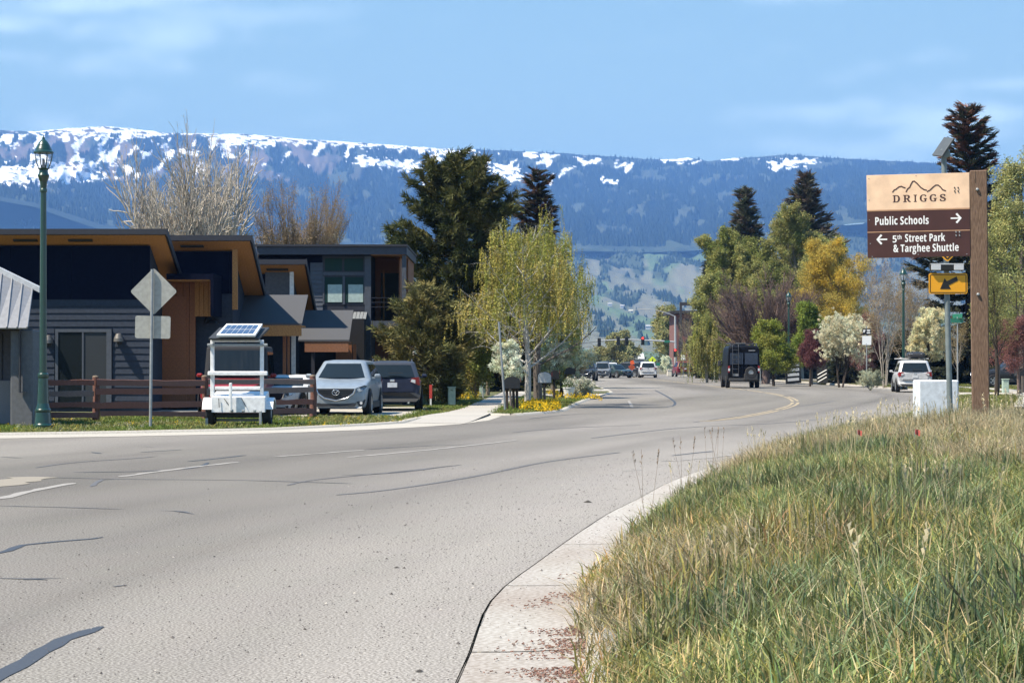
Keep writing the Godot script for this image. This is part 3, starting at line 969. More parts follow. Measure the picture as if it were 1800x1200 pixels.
func build_house() -> void:
	var grey := mat("house_siding", 0.042, 0.051, 0.070, 0.85)
	var navy := mat("navy_panel_shaded", 0.007, 0.009, 0.021, 0.7)  # navy cladding, its tone blackened further with the eave shadow
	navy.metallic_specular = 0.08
	grey.metallic_specular = 0.2
	var edge := mat("roof_edge", 0.020, 0.022, 0.033, 0.6)
	var cedar := mat("cedar", 0.44, 0.215, 0.066, 0.7, 0.0, "wood", Vector3(0.6, 2, 2))
	var door_wood := mat("cedar_door", 0.27, 0.10, 0.034, 0.6, 0.0, "wood", Vector3(5, 0.5, 5))
	var dim := mat("cedar_shaded", 0.28, 0.12, 0.055, 0.75, 0.0, "wood", Vector3(0.5, 4, 2))  # cedar darkened to carry the shade of balcony and rear porch
	var trim := mat("grey_trim", 0.065, 0.075, 0.095, 0.6)
	var white := mat("white_trim", 0.66, 0.65, 0.62, 0.6)
	var pane := glass("house_glass", 0.012, 0.016, 0.018)
	var pane2 := glass("house_glass_green", 0.02, 0.045, 0.04, 0.08)
	var shade := mat("blind", 0.40, 0.50, 0.46, 0.7)
	org = foot(263, 68)
	var o := thing("house", "modern navy and grey house with stepped roofs and cedar soffits", "house", org)
	# wing 1, with the sliding glass door
	var d := 68.0
	var y0 := 0.15
	wing(o, X(-90, d), X(263, d), X(297, d), d, Y(404, d), 6.0, Y(526, d), Y(526, d), [[X(95, d), X(198, d), 0.1, Y(576, d)]])
	var xa := X(97, d)
	var xb := X(196, d)
	var yt := Y(578, d)
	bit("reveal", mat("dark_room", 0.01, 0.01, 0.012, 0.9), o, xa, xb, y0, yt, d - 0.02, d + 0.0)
	var win := bit("window", trim, o, xa, xb, yt - 0.10, yt, d - 0.075, d - 0.022)
	bit("frame", trim, win, xa, xa + 0.09, y0, yt - 0.10, d - 0.075, d - 0.022)
	bit("frame", trim, win, xb - 0.16, xb, y0, yt - 0.10, d - 0.075, d - 0.022)
	bit("frame", trim, win, X(144, d), X(147, d), y0, yt - 0.10, d - 0.07, d - 0.022)
	bit("pane", pane, win, xa + 0.09, X(144, d), y0, yt - 0.10, d - 0.05, d - 0.03)
	bit("pane", glass("house_glass_grey", 0.045, 0.05, 0.055, 0.12), win, X(147, d), xb - 0.16, y0, yt - 0.10, d - 0.045, d - 0.025)
	for s in [[86, 600], [210, 597]]:
		var lx := X(s[0], d)
		var ly := Y(s[1], d)
		var mb := MB.new()
		mb.box(Vector3(lx, ly, -d + 0.06), Vector3(0.16, 0.28, 0.05))
		var wl := put("wall_lamp", mb, edge, o)
		mb = MB.new()
		var pr := PackedVector2Array([Vector2(0.16, -0.12), Vector2(0.15, -0.02), Vector2(0.09, 0.12), Vector2(0.02, 0.14)])
		mb.lathe(pr, Vector3(lx, ly + 0.06, -d + 0.20), 10)
		mb.box(Vector3(lx, ly + 0.14, -d + 0.12), Vector3(0.05, 0.05, 0.12))
		put("lamp_shade", mb, mat("lamp_shade_metal", 0.13, 0.12, 0.11, 0.5, 0.3), wl)
	# entry: tall plank door wall, cedar-lined canopy box
	d = 70.4
	for k in 7:
		bit("plank", door_wood, o, X(266 + k * 11, d) + 0.006, X(277 + k * 11, d) - 0.006, 0.12, Y(496, d), d, d + 0.08)
	bit("door", door_wood, o, X(284, d), X(328, d), 0.12, Y(520, d), d - 0.035, d - 0.002)
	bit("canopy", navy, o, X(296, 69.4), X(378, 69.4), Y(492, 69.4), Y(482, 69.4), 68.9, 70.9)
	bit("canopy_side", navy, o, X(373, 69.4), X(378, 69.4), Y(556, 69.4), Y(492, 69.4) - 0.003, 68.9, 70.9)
	for k in 4:
		bit("cedar_panel", cedar, o, X(342 + k * 8, d) + 0.004, X(350 + k * 8, d) - 0.004, Y(556, d), Y(493, d), d - 0.06, d + 0.1)
	bit("soffit", cedar, o, X(297, 69.4), X(372, 69.4), Y(492, 69.4) - 0.03, Y(492, 69.4) - 0.003, 68.95, 70.3)
	# wing 2
	d = 71.0
	wing(o, X(300, d), X(409, d), X(445, d), d, Y(415, d), 5.0, Y(516, d), Y(516, d), [])
	bit("corner_board", cedar, o, X(408, d), X(417, d), Y(544, d), Y(430, d) - 0.1, d - 0.06, d + 0.10)
	var lx := X(375, d)
	var ly := Y(566, d)
	var mb := MB.new()
	mb.path(PackedVector3Array([Vector3(lx - 0.28, ly + 0.02, -d + 0.05), Vector3(lx - 0.24, ly + 0.20, -d + 0.2), Vector3(lx - 0.1, ly + 0.27, -d + 0.3), Vector3(lx, ly + 0.22, -d + 0.36), Vector3(lx, ly + 0.1, -d + 0.36)]), PackedFloat32Array([0.02, 0.02, 0.02, 0.02, 0.03]), 6)
	var barn := put("barn_lamp", mb, mat("black_iron", 0.02, 0.02, 0.022, 0.5, 0.2), o)
	mb = MB.new()
	mb.lathe(PackedVector2Array([Vector2(0.22, -0.06), Vector2(0.17, 0.0), Vector2(0.07, 0.06), Vector2(0.05, 0.13)]), Vector3(lx, ly, -d + 0.36), 14)
	put("lamp_shade", mb, mats["black_iron"], barn)
	# wing 3 with its two porch roofs in front
	d = 76.0
	wing(o, X(452, d), X(514, d), X(540, d), d, Y(457, d), 4.5, Y(518, d), Y(518, d), [])
	bit("panel", mat("warm_grey_panel", 0.075, 0.075, 0.08, 0.8), o, X(466, d), X(508, d), Y(520, d), Y(472, d), d - 0.07, d - 0.032)
	bit("corner_board", white, o, X(509, d), X(516, d), Y(530, d), Y(466, d), d - 0.09, d + 0.05)
	bit("corner_board", white, o, X(512, 73.9), X(519, 73.9), 0.12, Y(588, 73.9), 73.85, 73.98)
	porch(o, X(428, 74), X(540, 74), X(531, 72.5), 74.2, 72.4, Y(518, 74.2), Y(568, 72.4), cedar, X(420, 72.6))
	porch(o, X(532, 77), X(621, 77), X(614, 75.4), 77.0, 75.3, Y(545, 77), Y(597, 75.3), dim, X(536, 75.5))
	for p in [[497, 503, 73.2, door_wood], [505, 509, 73.2, door_wood], [547, 553, 75.9, edge], [620, 626, 77.2, door_wood]]:
		bit("porch_post", p[3], o, X(p[0], p[2]), X(p[1], p[2]), 0.12, Y(590 if p[0] < 540 else 605, p[2]), p[2] - 0.07, p[2] + 0.07)
	siding(o, grey, X(466, 74.6), X(498, 74.6), 0.15, Y(588, 74.6), 74.6)
	bit("wall", grey, o, X(430, 74.8), X(499, 74.8), 0.0, Y(582, 74.8), 74.62, 77.0)
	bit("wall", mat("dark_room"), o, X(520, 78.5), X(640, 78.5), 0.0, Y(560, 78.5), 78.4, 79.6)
	bit("door", door_wood, o, X(590, 78.2), X(618, 78.2), 0.12, Y(606, 78.2), 78.2, 78.38)
	# wing 4: two storeys under a flat roof, balcony on the right
	d = 80.0
	var ty := Y(432, d)
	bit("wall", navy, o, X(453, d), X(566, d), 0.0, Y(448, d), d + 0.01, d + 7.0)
	bit("wall", grey, o, X(566, d), X(652, d), 0.0, Y(448, d), d + 0.01, d + 7.0)
	bit("wall", dim, o, X(652, d), X(712, d), 0.0, Y(448, d), d + 2.4, d + 7.0)
	bit("roof", edge, o, X(450, d), X(717, d), Y(434, d) + 0.0, ty + 0.03, d - 0.5, d + 7.4)
	bit("fascia", mat("slate_fascia", 0.040, 0.047, 0.068, 0.6), o, X(453, d), X(715.5, d), Y(448, d), Y(434, d) - 0.002, d - 0.42, d + 7.2)
	siding(o, trim, X(545, d), X(567, d), Y(545, d), Y(462, d), d, [], 0.16)
	var wn := bit("window", edge, o, X(567, d), X(643, d), Y(536, d), Y(450, d), d - 0.03, d + 0.008)
	for r in [[571, 601, 454, 476], [605, 638, 454, 476], [571, 602, 487, 532], [607, 639, 487, 532]]:
		bit("pane", pane2, wn, X(r[0], d), X(r[1], d), Y(r[3], d), Y(r[2], d), d - 0.045, d - 0.031)
	for r in [[576, 601, 500, 531], [612, 638, 500, 531]]:
		bit("blind", shade, wn, X(r[0], d), X(r[1], d), Y(r[3], d), Y(r[2], d), d - 0.052, d - 0.046)
	bit("transom", trim, wn, X(568, d), X(642, d), Y(484, d), Y(478, d), d - 0.06, d - 0.031)
	for k in 4: bit("frame", trim, wn, X([567, 602, 639, 642][k], d), X([570, 606, 641, 645][k], d), Y(535, d), Y(485, d), d - 0.058, d - 0.031)
	bit("panel", edge, o, X(575, d), X(640, d), Y(552, d), Y(537, d), d - 0.02, d + 0.008)
	bit("column", trim, o, X(641, d), X(652, d), 0.0, Y(450, d), d - 0.12, d + 0.008)
	bit("column", trim, o, X(707, d), X(714, d), Y(563, d), Y(449, d), d - 0.30, d - 0.05)
	bit("column", trim, o, X(707, d), X(714, d), 0.0, Y(583, d), d - 0.30, d - 0.05)
	bit("balcony_floor", trim, o, X(652.5, d), X(716, d), Y(582, d), Y(564, d), d - 0.35, d + 2.35)
	bit("ceiling", cedar, o, X(652.5, d), X(712, d), Y(449, d) + 0.002, Y(448, d) + 0.02, d - 0.35, d + 2.38)
	bit("side_wall", dim, o, X(703, d + 1.5), X(705.5, d + 1.5), Y(562, d), Y(451, d), d + 0.6, d + 2.38)
	for k in 9: bit("cladding_board", dim, o, X(653, d), X(711, d), Y(563, d) + k * 0.245, Y(563, d) + k * 0.245 + 0.235, d + 2.36, d + 2.398)
	bit("balcony_door", pane, o, X(668, d + 2), X(700, d + 2), Y(560, d), Y(475, d), d + 2.33, d + 2.358)
	bit("frame", cedar, o, X(672, d + 2), X(675, d + 2), Y(560, d), Y(470, d), d + 2.28, d + 2.328)
	for k in 3: bit("rail", edge, o, X(653, d), X(707, d), Y(540 - k * 8, d), Y(539 - k * 8, d) + 0.0, d - 0.22, d - 0.19)
	# ribbed metal awning under the big window
	for k in 4:
		mb = MB.new()
		var x0 := X(617 + k * 6.2, 78.6)
		var x1 := X(617 + (k + 1) * 6.2, 78.6)
		hexa(mb, [Vector3(x0, Y(548, 79.9), -79.9), Vector3(x1 - 0.02, Y(548, 79.9), -79.9), Vector3(x1 - 0.06, Y(578, 78.6), -78.6), Vector3(x0 - 0.05, Y(578, 78.6), -78.6), Vector3(x0, Y(548, 79.9) - 0.05, -79.9), Vector3(x1 - 0.02, Y(548, 79.9) - 0.05, -79.9), Vector3(x1 - 0.06, Y(578, 78.6) - 0.05, -78.6), Vector3(x0 - 0.05, Y(578, 78.6) - 0.05, -78.6)])
		put("awning_panel", mb, mat("zinc", 0.34, 0.36, 0.38, 0.45, 0.6), o)
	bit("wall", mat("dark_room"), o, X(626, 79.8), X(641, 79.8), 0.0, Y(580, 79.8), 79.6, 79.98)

func porch(o: Node, x0: float, x1: float, x1b: float, dt: float, db: float, yt: float, yb: float, beam: Material, xbeam: float) -> void:
	var mb := MB.new()
	hexa(mb, [Vector3(x0, yt, -dt), Vector3(x1, yt, -dt), Vector3(x1b, yb, -db), Vector3(x0, yb, -db), Vector3(x0, yt - 0.06, -dt), Vector3(x1, yt - 0.06, -dt), Vector3(x1b, yb - 0.06, -db), Vector3(x0, yb - 0.06, -db)])
	put("porch_roof", mb, mat("shingle", 0.07, 0.074, 0.084, 0.9, 0.0, "stone", Vector3(1.5, 1.5, 1.5)), o)
	bit("beam", beam, o, xbeam, x1b - 0.03, yb - 0.42, yb - 0.062, db + 0.02, db + 0.16)
	bit("soffit", beam, o, xbeam, x1b - 0.03, yb - 0.12, yb - 0.064, db + 0.165, dt - 0.2)

func build_shed() -> void:
	var wall := mat("shed_wall", 0.10, 0.10, 0.125, 0.85)
	var post := mat("shed_pier", 0.115, 0.12, 0.13, 0.85)
	var base := mat("shed_base", 0.30, 0.29, 0.31, 0.9, 0.0, "stone", Vector3(1, 1, 1))
	var tin := mat("shed_tin", 0.22, 0.225, 0.24, 0.5, 0.15)
	org = foot(20, 53)
	var o := thing("shed", "grey street shelter with pale standing-seam metal roof at the left edge", "shed", org)
	var d := 53.0
	bit("wall", wall, o, X(-180, d), X(24, d), 0.0, Y(580, d), d + 0.2, d + 3.0)
	bit("base_panel", base, o, X(-180, d), X(23, d), 0.05, Y(669, d), d + 0.13, d + 0.197)
	bit("pier", post, o, X(21, 52.2), X(60, 52.2), 0.03, Y(580, 52.2), 52.0, 53.6, 0.02)
	bit("downpipe", edge_black(), o, X(32.5, 51.9), X(35, 51.9), Y(690, 51.9), Y(577, 51.9), 51.88, 51.97)
	bit("downpipe_foot", edge_black(), o, X(35.1, 51.9), X(46, 51.9), Y(690, 51.9), Y(688.5, 51.9), 51.89, 51.96)
	bit("door", mat("shed_door", 0.06, 0.06, 0.07, 0.7), o, X(-60, d), X(0, d), Y(668, d) + 0.01, Y(585, d), d + 0.16, d + 0.195)
	# hip end towards the street: panels between standing seams
	var n := 13
	for k in n:
		var a := -190.0 + k * 18.3
		var b := minf(a + 18.0, 47.0)
		var mb := MB.new()
		var df := 51.7
		var dk := 53.4
		var p0 := Vector3(X(a, df), Y(576, df), -df)
		var p1 := Vector3(X(b, df), Y(576, df), -df)
		var t1 := Vector3(X(b + 9, dk), Y(minf(481 + (b + 9) * 0.48, 508), dk), -dk)
		var t0 := Vector3(X(a + 9, dk), Y(minf(481 + (a + 9) * 0.48, 508), dk), -dk)
		var q := Vector3(0, -0.03, -0.02)
		hexa(mb, [p0, p1, t1, t0, p0 + q, p1 + q, t1 + q, t0 + q])
		var rp := put("roof_panel", mb, tin, o)
		mb = MB.new()
		mb.tube(p1 + Vector3(0, 0.01, 0.01), t1 + Vector3(0, 0.01, 0.01), 0.022, 0.022, 5)
		put("seam", mb, tin, rp)
	var mb := MB.new()
	var a := at(-190, 389, 53.4)
	var b := at(68, 514, 53.4)
	hexa(mb, [a, b, b + Vector3(0, 0.14, 0), a + Vector3(0, 0.14, 0), a + Vector3(0, 0, -0.3), b + Vector3(0, 0, -0.3), b + Vector3(0, 0.14, -0.3), a + Vector3(0, 0.14, -0.3)])
	put("roof_trim", mb, mat("shed_trim", 0.55, 0.56, 0.57, 0.5), o)
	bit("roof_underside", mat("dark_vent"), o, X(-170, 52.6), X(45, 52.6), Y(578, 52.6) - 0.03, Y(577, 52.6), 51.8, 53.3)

func edge_black() -> StandardMaterial3D: return mat("black_pipe", 0.025, 0.026, 0.03, 0.5)

func build_far_buildings() -> void:
	var brick := mat("brick", 0.19, 0.085, 0.075, 0.9, 0.0, "stone", Vector3(0.8, 2, 0.8))
	var steel := mat("dark_steel", 0.035, 0.03, 0.03, 0.6)
	org = foot(1206, 322)
	var o := thing("brick_building", "narrow red brick building with dark cornice at the street corner", "building", org)
	var d := 320.0
	bit("wall", brick, o, X(1189, d), X(1232, d), 0, Y(552, d), d, d + 14)
	bit("cornice", steel, o, X(1178, d), X(1234, d), Y(551, d), Y(546, d), d - 0.9, d + 14.5)
	for k in 3:
		var wn := bit("window", steel, o, X(1193 + k * 12, d), X(1199 + k * 12, d), Y(578, d), Y(560, d), d - 0.08, d - 0.005)
		bit("pane", glass("house_glass", 0.012, 0.016, 0.018), wn, X(1194 + k * 12, d), X(1198 + k * 12, d), Y(577, d), Y(561, d), d - 0.12, d - 0.085)
		var w2 := bit("window", steel, o, X(1193 + k * 12, d), X(1199 + k * 12, d), Y(618, d), Y(596, d), d - 0.08, d - 0.005)
		bit("pane", mats["house_glass"], w2, X(1194 + k * 12, d), X(1198 + k * 12, d), Y(617, d), Y(597, d), d - 0.12, d - 0.085)
	var mb := MB.new()
	slab(mb, X(1195, 312), X(1199, 312), Y(640, 312) - 1.5, Y(531, 312), 311.8, 312.2)
	slab(mb, X(1199.2, 312), X(1222, 312), Y(537, 312), Y(531, 312), 311.8, 312.2)
	put("roof_frame", mb, steel, o)
	org = foot(1236, 236)
	o = thing("timber_hut", "small brown timber hut behind the black van's left side", "hut", org)
	for k in 9: bit("board", mat("brown_board", 0.14, 0.07, 0.05, 0.85, 0.0, "wood", Vector3(4, 0.5, 4)), o, X(1222 + k * 3.4, 236), X(1225.1 + k * 3.4, 236), 0, Y(640, 236) + 0.4, 236, 236.1)
	bit("roof", steel, o, X(1219, 236), X(1256, 236), Y(640, 236) + 0.42, Y(640, 236) + 0.6, 235.6, 239)
	org = foot(1126, 800)
	o = thing("farm_building", "low pale farm shed far beyond the end of the street", "shed", org)
	bit("wall", mat("far_wall", 0.35, 0.34, 0.33, 0.9), o, X(1114, 800), X(1132, 800), 0, 3.5, 800, 812)
	mb = MB.new()
	hexa(mb, [Vector3(X(1113, 800), 3.5, -799), Vector3(X(1133, 800), 3.5, -799), Vector3(X(1133, 800), 5.6, -806), Vector3(X(1113, 800), 5.6, -806), Vector3(X(1113, 800), 3.4, -799), Vector3(X(1133, 800), 3.4, -799), Vector3(X(1133, 800), 5.5, -806), Vector3(X(1113, 800), 5.5, -806)])
	put("roof", mb, mat("far_roof", 0.55, 0.55, 0.54, 0.6), o)
	for f in [[1141, 3350, "white barn standing alone in the green valley fields"], [1072, 4150, "pale farmhouse high on the valley bench"], [1094, 4150, "pale farmhouse beside a dark shelter belt on the bench"]]:
		var p := valley_at(f[0], f[1])
		org = p
		o = thing("barn", f[2], "barn", p)
		mb = MB.new()
		mb.box(p + Vector3(0, 3, 0), Vector3(10 if f[1] < 4000 else 8, 5, 8))
		put("wall", mb, mats["far_roof"], o)
		mb = MB.new()
		mb.prism(PackedVector2Array([Vector2(-4.6, 5.5), Vector2(4.6, 5.5), Vector2(0, 8)]), 5.4 if f[1] < 4000 else 4.4, Transform3D(Basis(Vector3.UP, PI / 2), p))
		put("roof", mb, mats["far_wall"], o)

# ---------------------------------------------------------------- foliage pieces
func leaf_blob(mb: MB, count: int, rad: float, size: float, sd: int) -> void:   # loose clump of small two-facet leaves
	var rng := RandomNumberGenerator.new()
	rng.seed = sd
	for i in count:
		var p := Vector3(rng.randfn(), rng.randfn(), rng.randfn())
		p = p.normalized() * rad * pow(rng.randf(), 0.45)
		var u := Vector3(rng.randfn(), rng.randfn() - 0.4, rng.randfn()).normalized()
		var w := u.cross(Vector3(rng.randfn(), rng.randfn(), rng.randfn())).normalized()
		var s := size * rng.randf_range(0.65, 1.3)
		var v := rng.randf_range(0.6, 1.0)
		mb.col = Color(v, v, v)
		var m := u.cross(w) * s * 0.15
		mb.tri(p, p + u * s * 0.5 + w * s * 0.33 + m, p + u * s)
		mb.tri(p, p + u * s, p + u * s * 0.5 - w * s * 0.33 + m)

func needle_tuft(mb: MB, count: int, length: float, wide: float, sd: int, flat := 0.5) -> void:  # sprays of needles along +x
	var rng := RandomNumberGenerator.new()
	rng.seed = sd
	for i in count:
		var b := Vector3(rng.randf_range(-0.5, 0.35) * length, rng.randfn() * 0.05 * length, rng.randfn() * 0.12 * length)
		var d := Vector3(1.0, rng.randf_range(-0.5, 0.6) * flat, rng.randf_range(-0.9, 0.9)).normalized()
		var s := length * rng.randf_range(0.45, 0.8)
		var w := d.cross(Vector3(rng.randfn(), rng.randfn(), rng.randfn())).normalized() * wide * rng.randf_range(0.7, 1.3)
		var v := rng.randf_range(0.54, 1.0)
		mb.col = Color(v, v, v)
		mb.tri(b - w * 0.5, b + w * 0.5, b + d * s + w * 0.15)
		mb.tri(b - w * 0.5, b + d * s + w * 0.15, b + d * s - w * 0.2)

func hanging_strand(mb: MB, sd: int, leaves := 16) -> void:   # thin twig with leaves, hanging 1 m from the origin
	var rng := RandomNumberGenerator.new()
	rng.seed = sd
	var p := Vector3.ZERO
	var sway := Vector3(rng.randf_range(-0.3, 0.3), 0, rng.randf_range(-0.3, 0.3))
	for i in leaves:
		var t := float(i) / leaves
		var q := Vector3(sway.x * t * (1.0 - t * 0.6), -t, sway.z * t * (1.0 - t * 0.6))
		for k in 2:
			var a := rng.randf() * TAU
			var u := Vector3(cos(a), rng.randf_range(-1.1, -0.2), sin(a)).normalized()
			var w := u.cross(Vector3(rng.randfn(), rng.randfn(), rng.randfn())).normalized()
			var s := rng.randf_range(0.045, 0.085)
			var v := rng.randf_range(0.6, 1.0)
			mb.col = Color(v, v, v)
			mb.tri(q, q + u * s * 0.5 + w * s * 0.34, q + u * s)
			mb.tri(q, q + u * s, q + u * s * 0.5 - w * s * 0.34)
		p = q

func any_dir(rng: RandomNumberGenerator) -> Vector3:
	return Vector3(rng.randfn(), rng.randfn(), rng.randfn()).normalized()

# a limb with its sub-limbs; end points go to "tips"
func limb(mb: MB, rng: RandomNumberGenerator, p: Vector3, d: Vector3, length: float, r: float, lvl: int, S: Dictionary, tips: Array) -> void:
	var segs: int = S.segs[lvl]
	var pts := PackedVector3Array([p])
	var rad := PackedFloat32Array([r])
	var dirs := [d]
	var wob: float = S.wob[lvl]
	var up: float = S.up[lvl]
	var last: bool = lvl == S.segs.size() - 1
	for i in segs:
		d = (d + any_dir(rng) * wob + Vector3.UP * up).normalized()
		p += d * length / segs
		pts.append(p)
		dirs.append(d)
		rad.append(r * lerpf(1.0, S.taper[lvl], float(i + 1) / segs))
	mb.path(pts, rad, 7 if lvl == 0 else (5 if lvl == 1 else (4 if lvl == 2 and not last else 3)), false)
	if lvl >= S.leaf_from:
		for i in range(1, pts.size()): tips.append([pts[i], dirs[i], lvl])
	if last: return
	var kids: int = S.kids[lvl]
	var az := rng.randf() * TAU
	for k in kids:
		var t: float = lerpf(S.start[lvl], 1.0, (k + rng.randf() * 0.8) / kids)
		var f := t * segs
		var i := mini(int(f), segs - 1)
		var q := pts[i].lerp(pts[i + 1], f - i)
		az += 2.4 + rng.randf_range(-0.5, 0.5)
		var ax: Vector3 = dirs[i + 1]
		var side := ax.cross(Vector3(0.2, 0.1, 0.97) if absf(ax.y) > 0.8 else Vector3.UP).normalized().rotated(ax, az)
		var ang: float = deg_to_rad(S.ang[lvl] * lerpf(1.15, 0.75, t) + rng.randf_range(-10, 10))
		var nd := (ax * cos(ang) + side * sin(ang)).normalized()
		var shape: float = lerpf(1.0, S.tip[lvl], t)
		var ln: float = length * S.ratio[lvl] * shape * rng.randf_range(0.8, 1.2)
		limb(mb, rng, q, nd, ln, lerpf(rad[i], rad[i + 1], f - i) * S.thin[lvl], lvl + 1, S, tips)

# settings of each habit of growth
func habit(kind: String) -> Dictionary:
	match kind:
		"spread": return {segs = [7, 6, 5, 4], wob = [0.07, 0.13, 0.2, 0.25], up = [0.02, 0.10, 0.05, 0.03], taper = [0.25, 0.25, 0.3, 0.4], kids = [13, 8, 6], start = [0.22, 0.25, 0.2], ang = [52.0, 45.0, 45.0], ratio = [0.52, 0.5, 0.5], tip = [0.38, 0.55, 0.6], thin = [0.5, 0.55, 0.6], leaf_from = 2}
		"vase": return {segs = [3, 7, 6, 4], wob = [0.05, 0.09, 0.13, 0.2], up = [0.02, 0.06, 0.06, 0.04], taper = [0.8, 0.22, 0.25, 0.4], kids = [15, 9, 5], start = [0.5, 0.22, 0.25], ang = [40.0, 24.0, 30.0], ratio = [3.2, 0.5, 0.5], tip = [0.9, 0.6, 0.6], thin = [0.42, 0.55, 0.6], leaf_from = 2}
		"birch": return {segs = [8, 6, 5, 4], wob = [0.05, 0.10, 0.2, 0.25], up = [0.04, 0.13, -0.05, -0.18], taper = [0.2, 0.22, 0.3, 0.4], kids = [14, 7, 4], start = [0.28, 0.25, 0.2], ang = [48.0, 50.0, 50.0], ratio = [0.45, 0.42, 0.5], tip = [0.45, 0.6, 0.7], thin = [0.5, 0.5, 0.6], leaf_from = 2}
		"oval": return {segs = [7, 5, 4, 3], wob = [0.05, 0.12, 0.2, 0.25], up = [0.02, 0.14, 0.08, 0.03], taper = [0.2, 0.25, 0.3, 0.4], kids = [17, 8, 5], start = [0.14, 0.25, 0.2], ang = [44.0, 42.0, 45.0], ratio = [0.42, 0.5, 0.5], tip = [0.4, 0.6, 0.7], thin = [0.45, 0.55, 0.6], leaf_from = 2}
		"bush": return {segs = [2, 5, 4, 3], wob = [0.1, 0.15, 0.2, 0.25], up = [0.02, 0.08, 0.06, 0.02], taper = [0.8, 0.3, 0.3, 0.4], kids = [12, 7, 5], start = [0.1, 0.2, 0.2], ang = [42.0, 40.0, 45.0], ratio = [4.5, 0.5, 0.5], tip = [0.9, 0.7, 0.7], thin = [0.5, 0.55, 0.6], leaf_from = 2}
		_: return {segs = [5, 5, 4, 3], wob = [0.06, 0.12, 0.2, 0.25], up = [0.02, 0.12, 0.08, 0.03], taper = [0.5, 0.25, 0.3, 0.4], kids = [9, 7, 5], start = [0.3, 0.25, 0.2], ang = [38.0, 36.0, 40.0], ratio = [0.85, 0.5, 0.5], tip = [0.7, 0.6, 0.7], thin = [0.5, 0.55, 0.6], leaf_from = 2}

var leaf_meshes := {}
func foliage(kind: String) -> Array:   # three variants each
	if leaf_meshes.has(kind): return leaf_meshes[kind]
	var out := []
	for k in 3:
		var mb := MB.new()
		match kind:
			"leaves": leaf_blob(mb, 14, 0.26, 0.10, 20 + k)
			"buds": leaf_blob(mb, 11, 0.24, 0.065, 30 + k)
			"bloom": leaf_blob(mb, 34, 0.17, 0.085, 40 + k)
			"dense": leaf_blob(mb, 30, 0.24, 0.12, 50 + k)
			"strand": hanging_strand(mb, 60 + k)
			"spruce": needle_tuft(mb, 26, 0.55, 0.055, 70 + k, 0.35)
			"pine": needle_tuft(mb, 34, 0.42, 0.035, 80 + k, 1.6)
			"lawn": leaf_blob(mb, 3, 0.1, 0.1, 90 + k)
		out.append(mb.mesh())
	leaf_meshes[kind] = out
	return out

func hue(c: Color, v: float, warm := 0.0) -> Color:
	v *= 1.2
	return Color(c.r * v * (1.0 + warm), c.g * v, c.b * v * (1.0 - warm * 0.5))

# a broadleaf tree. h height, w crown width, bark and leaf colours linear, cover = leaf clumps per twig point
func broadleaf(called: String, label: String, place: Vector3, h: float, w: float, kind: String, bark: String, leaf: String, tint: Color, cover: float, sd: int, opt := {}) -> Node3D:
	var rng := RandomNumberGenerator.new()
	rng.seed = sd
	var S := habit(kind)
	for k in opt: if S.has(k): S[k] = opt[k]
	var mb := MB.new()
	var tips := []
	var stems: int = opt.get("stems", 1)
	for s in stems:
		var lean := Vector3(rng.randf_range(-1, 1), 0, rng.randf_range(-1, 1)).normalized() * (0.16 if stems > 1 else 0.03)
		var len0: float = {"vase": 0.2, "bush": 0.12, "spread": 0.85, "birch": 0.88, "oval": 0.86}.get(kind, 0.5)
		limb(mb, rng, Vector3(lean.x * 1.2, -0.1, lean.z * 1.2), (Vector3.UP + lean).normalized(), 10.0 * len0, opt.get("girth", 0.16) * (1.0 if s == 0 else 0.75), 0, S, tips)
	# fit to the height and width
	var top := 0.1
	var rr := PackedFloat32Array()
	for t in tips:
		top = maxf(top, t[0].y)
		rr.append(Vector2(t[0].x, t[0].z).length())
	rr.sort()
	var wide := maxf(rr[int(rr.size() * 0.965)], 0.2) if rr.size() else 1.0
	var sy := h / top * 0.985
	var sx := w * 0.5 / wide
	for i in mb.v.size():
		mb.v[i] = Vector3(mb.v[i].x * sx, mb.v[i].y * sy, mb.v[i].z * sx)
		mb.n[i] = Vector3(mb.n[i].x / sx, mb.n[i].y / sy, mb.n[i].z / sx).normalized()
	var o := thing(called, label, "tree", place, 0.0, opt.get("group", ""))
	part("trunk", mb, mats[bark], o, true)
	if cover > 0.0:
		var meshes := foliage(leaf)
		var where := [[], [], []]
		var cols := [PackedColorArray(), PackedColorArray(), PackedColorArray()]
		var size: float = opt.get("leaf_size", 1.0)
		var low: float = opt.get("leaf_low", 0.0)
		var second: Color = opt.get("tint2", tint)
		for t in tips:
			var p := Vector3(t[0].x * sx, t[0].y * sy, t[0].z * sx)
			if p.y < low * h: continue
			var patch := noise_a.get_noise_3d(p.x * 9.0 + sd, p.y * 9.0, p.z * 9.0)
			var nc := int(cover * (1.0 + patch * 1.3) + rng.randf())
			for k in nc:
				var m := rng.randi() % 3
				var q := p + any_dir(rng) * rng.randf() * 0.22 * size
				var bs := Basis.from_euler(Vector3(rng.randf() * TAU, rng.randf() * TAU, 0)) if leaf != "strand" else Basis.from_euler(Vector3(rng.randf_range(-0.15, 0.15), rng.randf() * TAU, rng.randf_range(-0.15, 0.15)))
				var sc := size * rng.randf_range(0.7, 1.3)
				if leaf == "strand": bs = bs.scaled(Vector3(sc, sc * rng.randf_range(0.6, 1.5), sc))
				else: bs = bs.scaled(Vector3.ONE * sc)
				where[m].append(Transform3D(bs, q))
				var mixk := clampf(0.5 + patch * 1.6 + rng.randf_range(-0.35, 0.35), 0, 1)
				cols[m].append(hue(tint.lerp(second, mixk), rng.randf_range(0.72, 1.28), rng.randf_range(-0.12, 0.12)))
		for m in 3:
			if where[m].size(): many("crown" if m == 0 else "crown_%03d" % m, meshes[m], mats[opt.get("leaf_mat", "leaf")], where[m], cols[m], o)
	return o

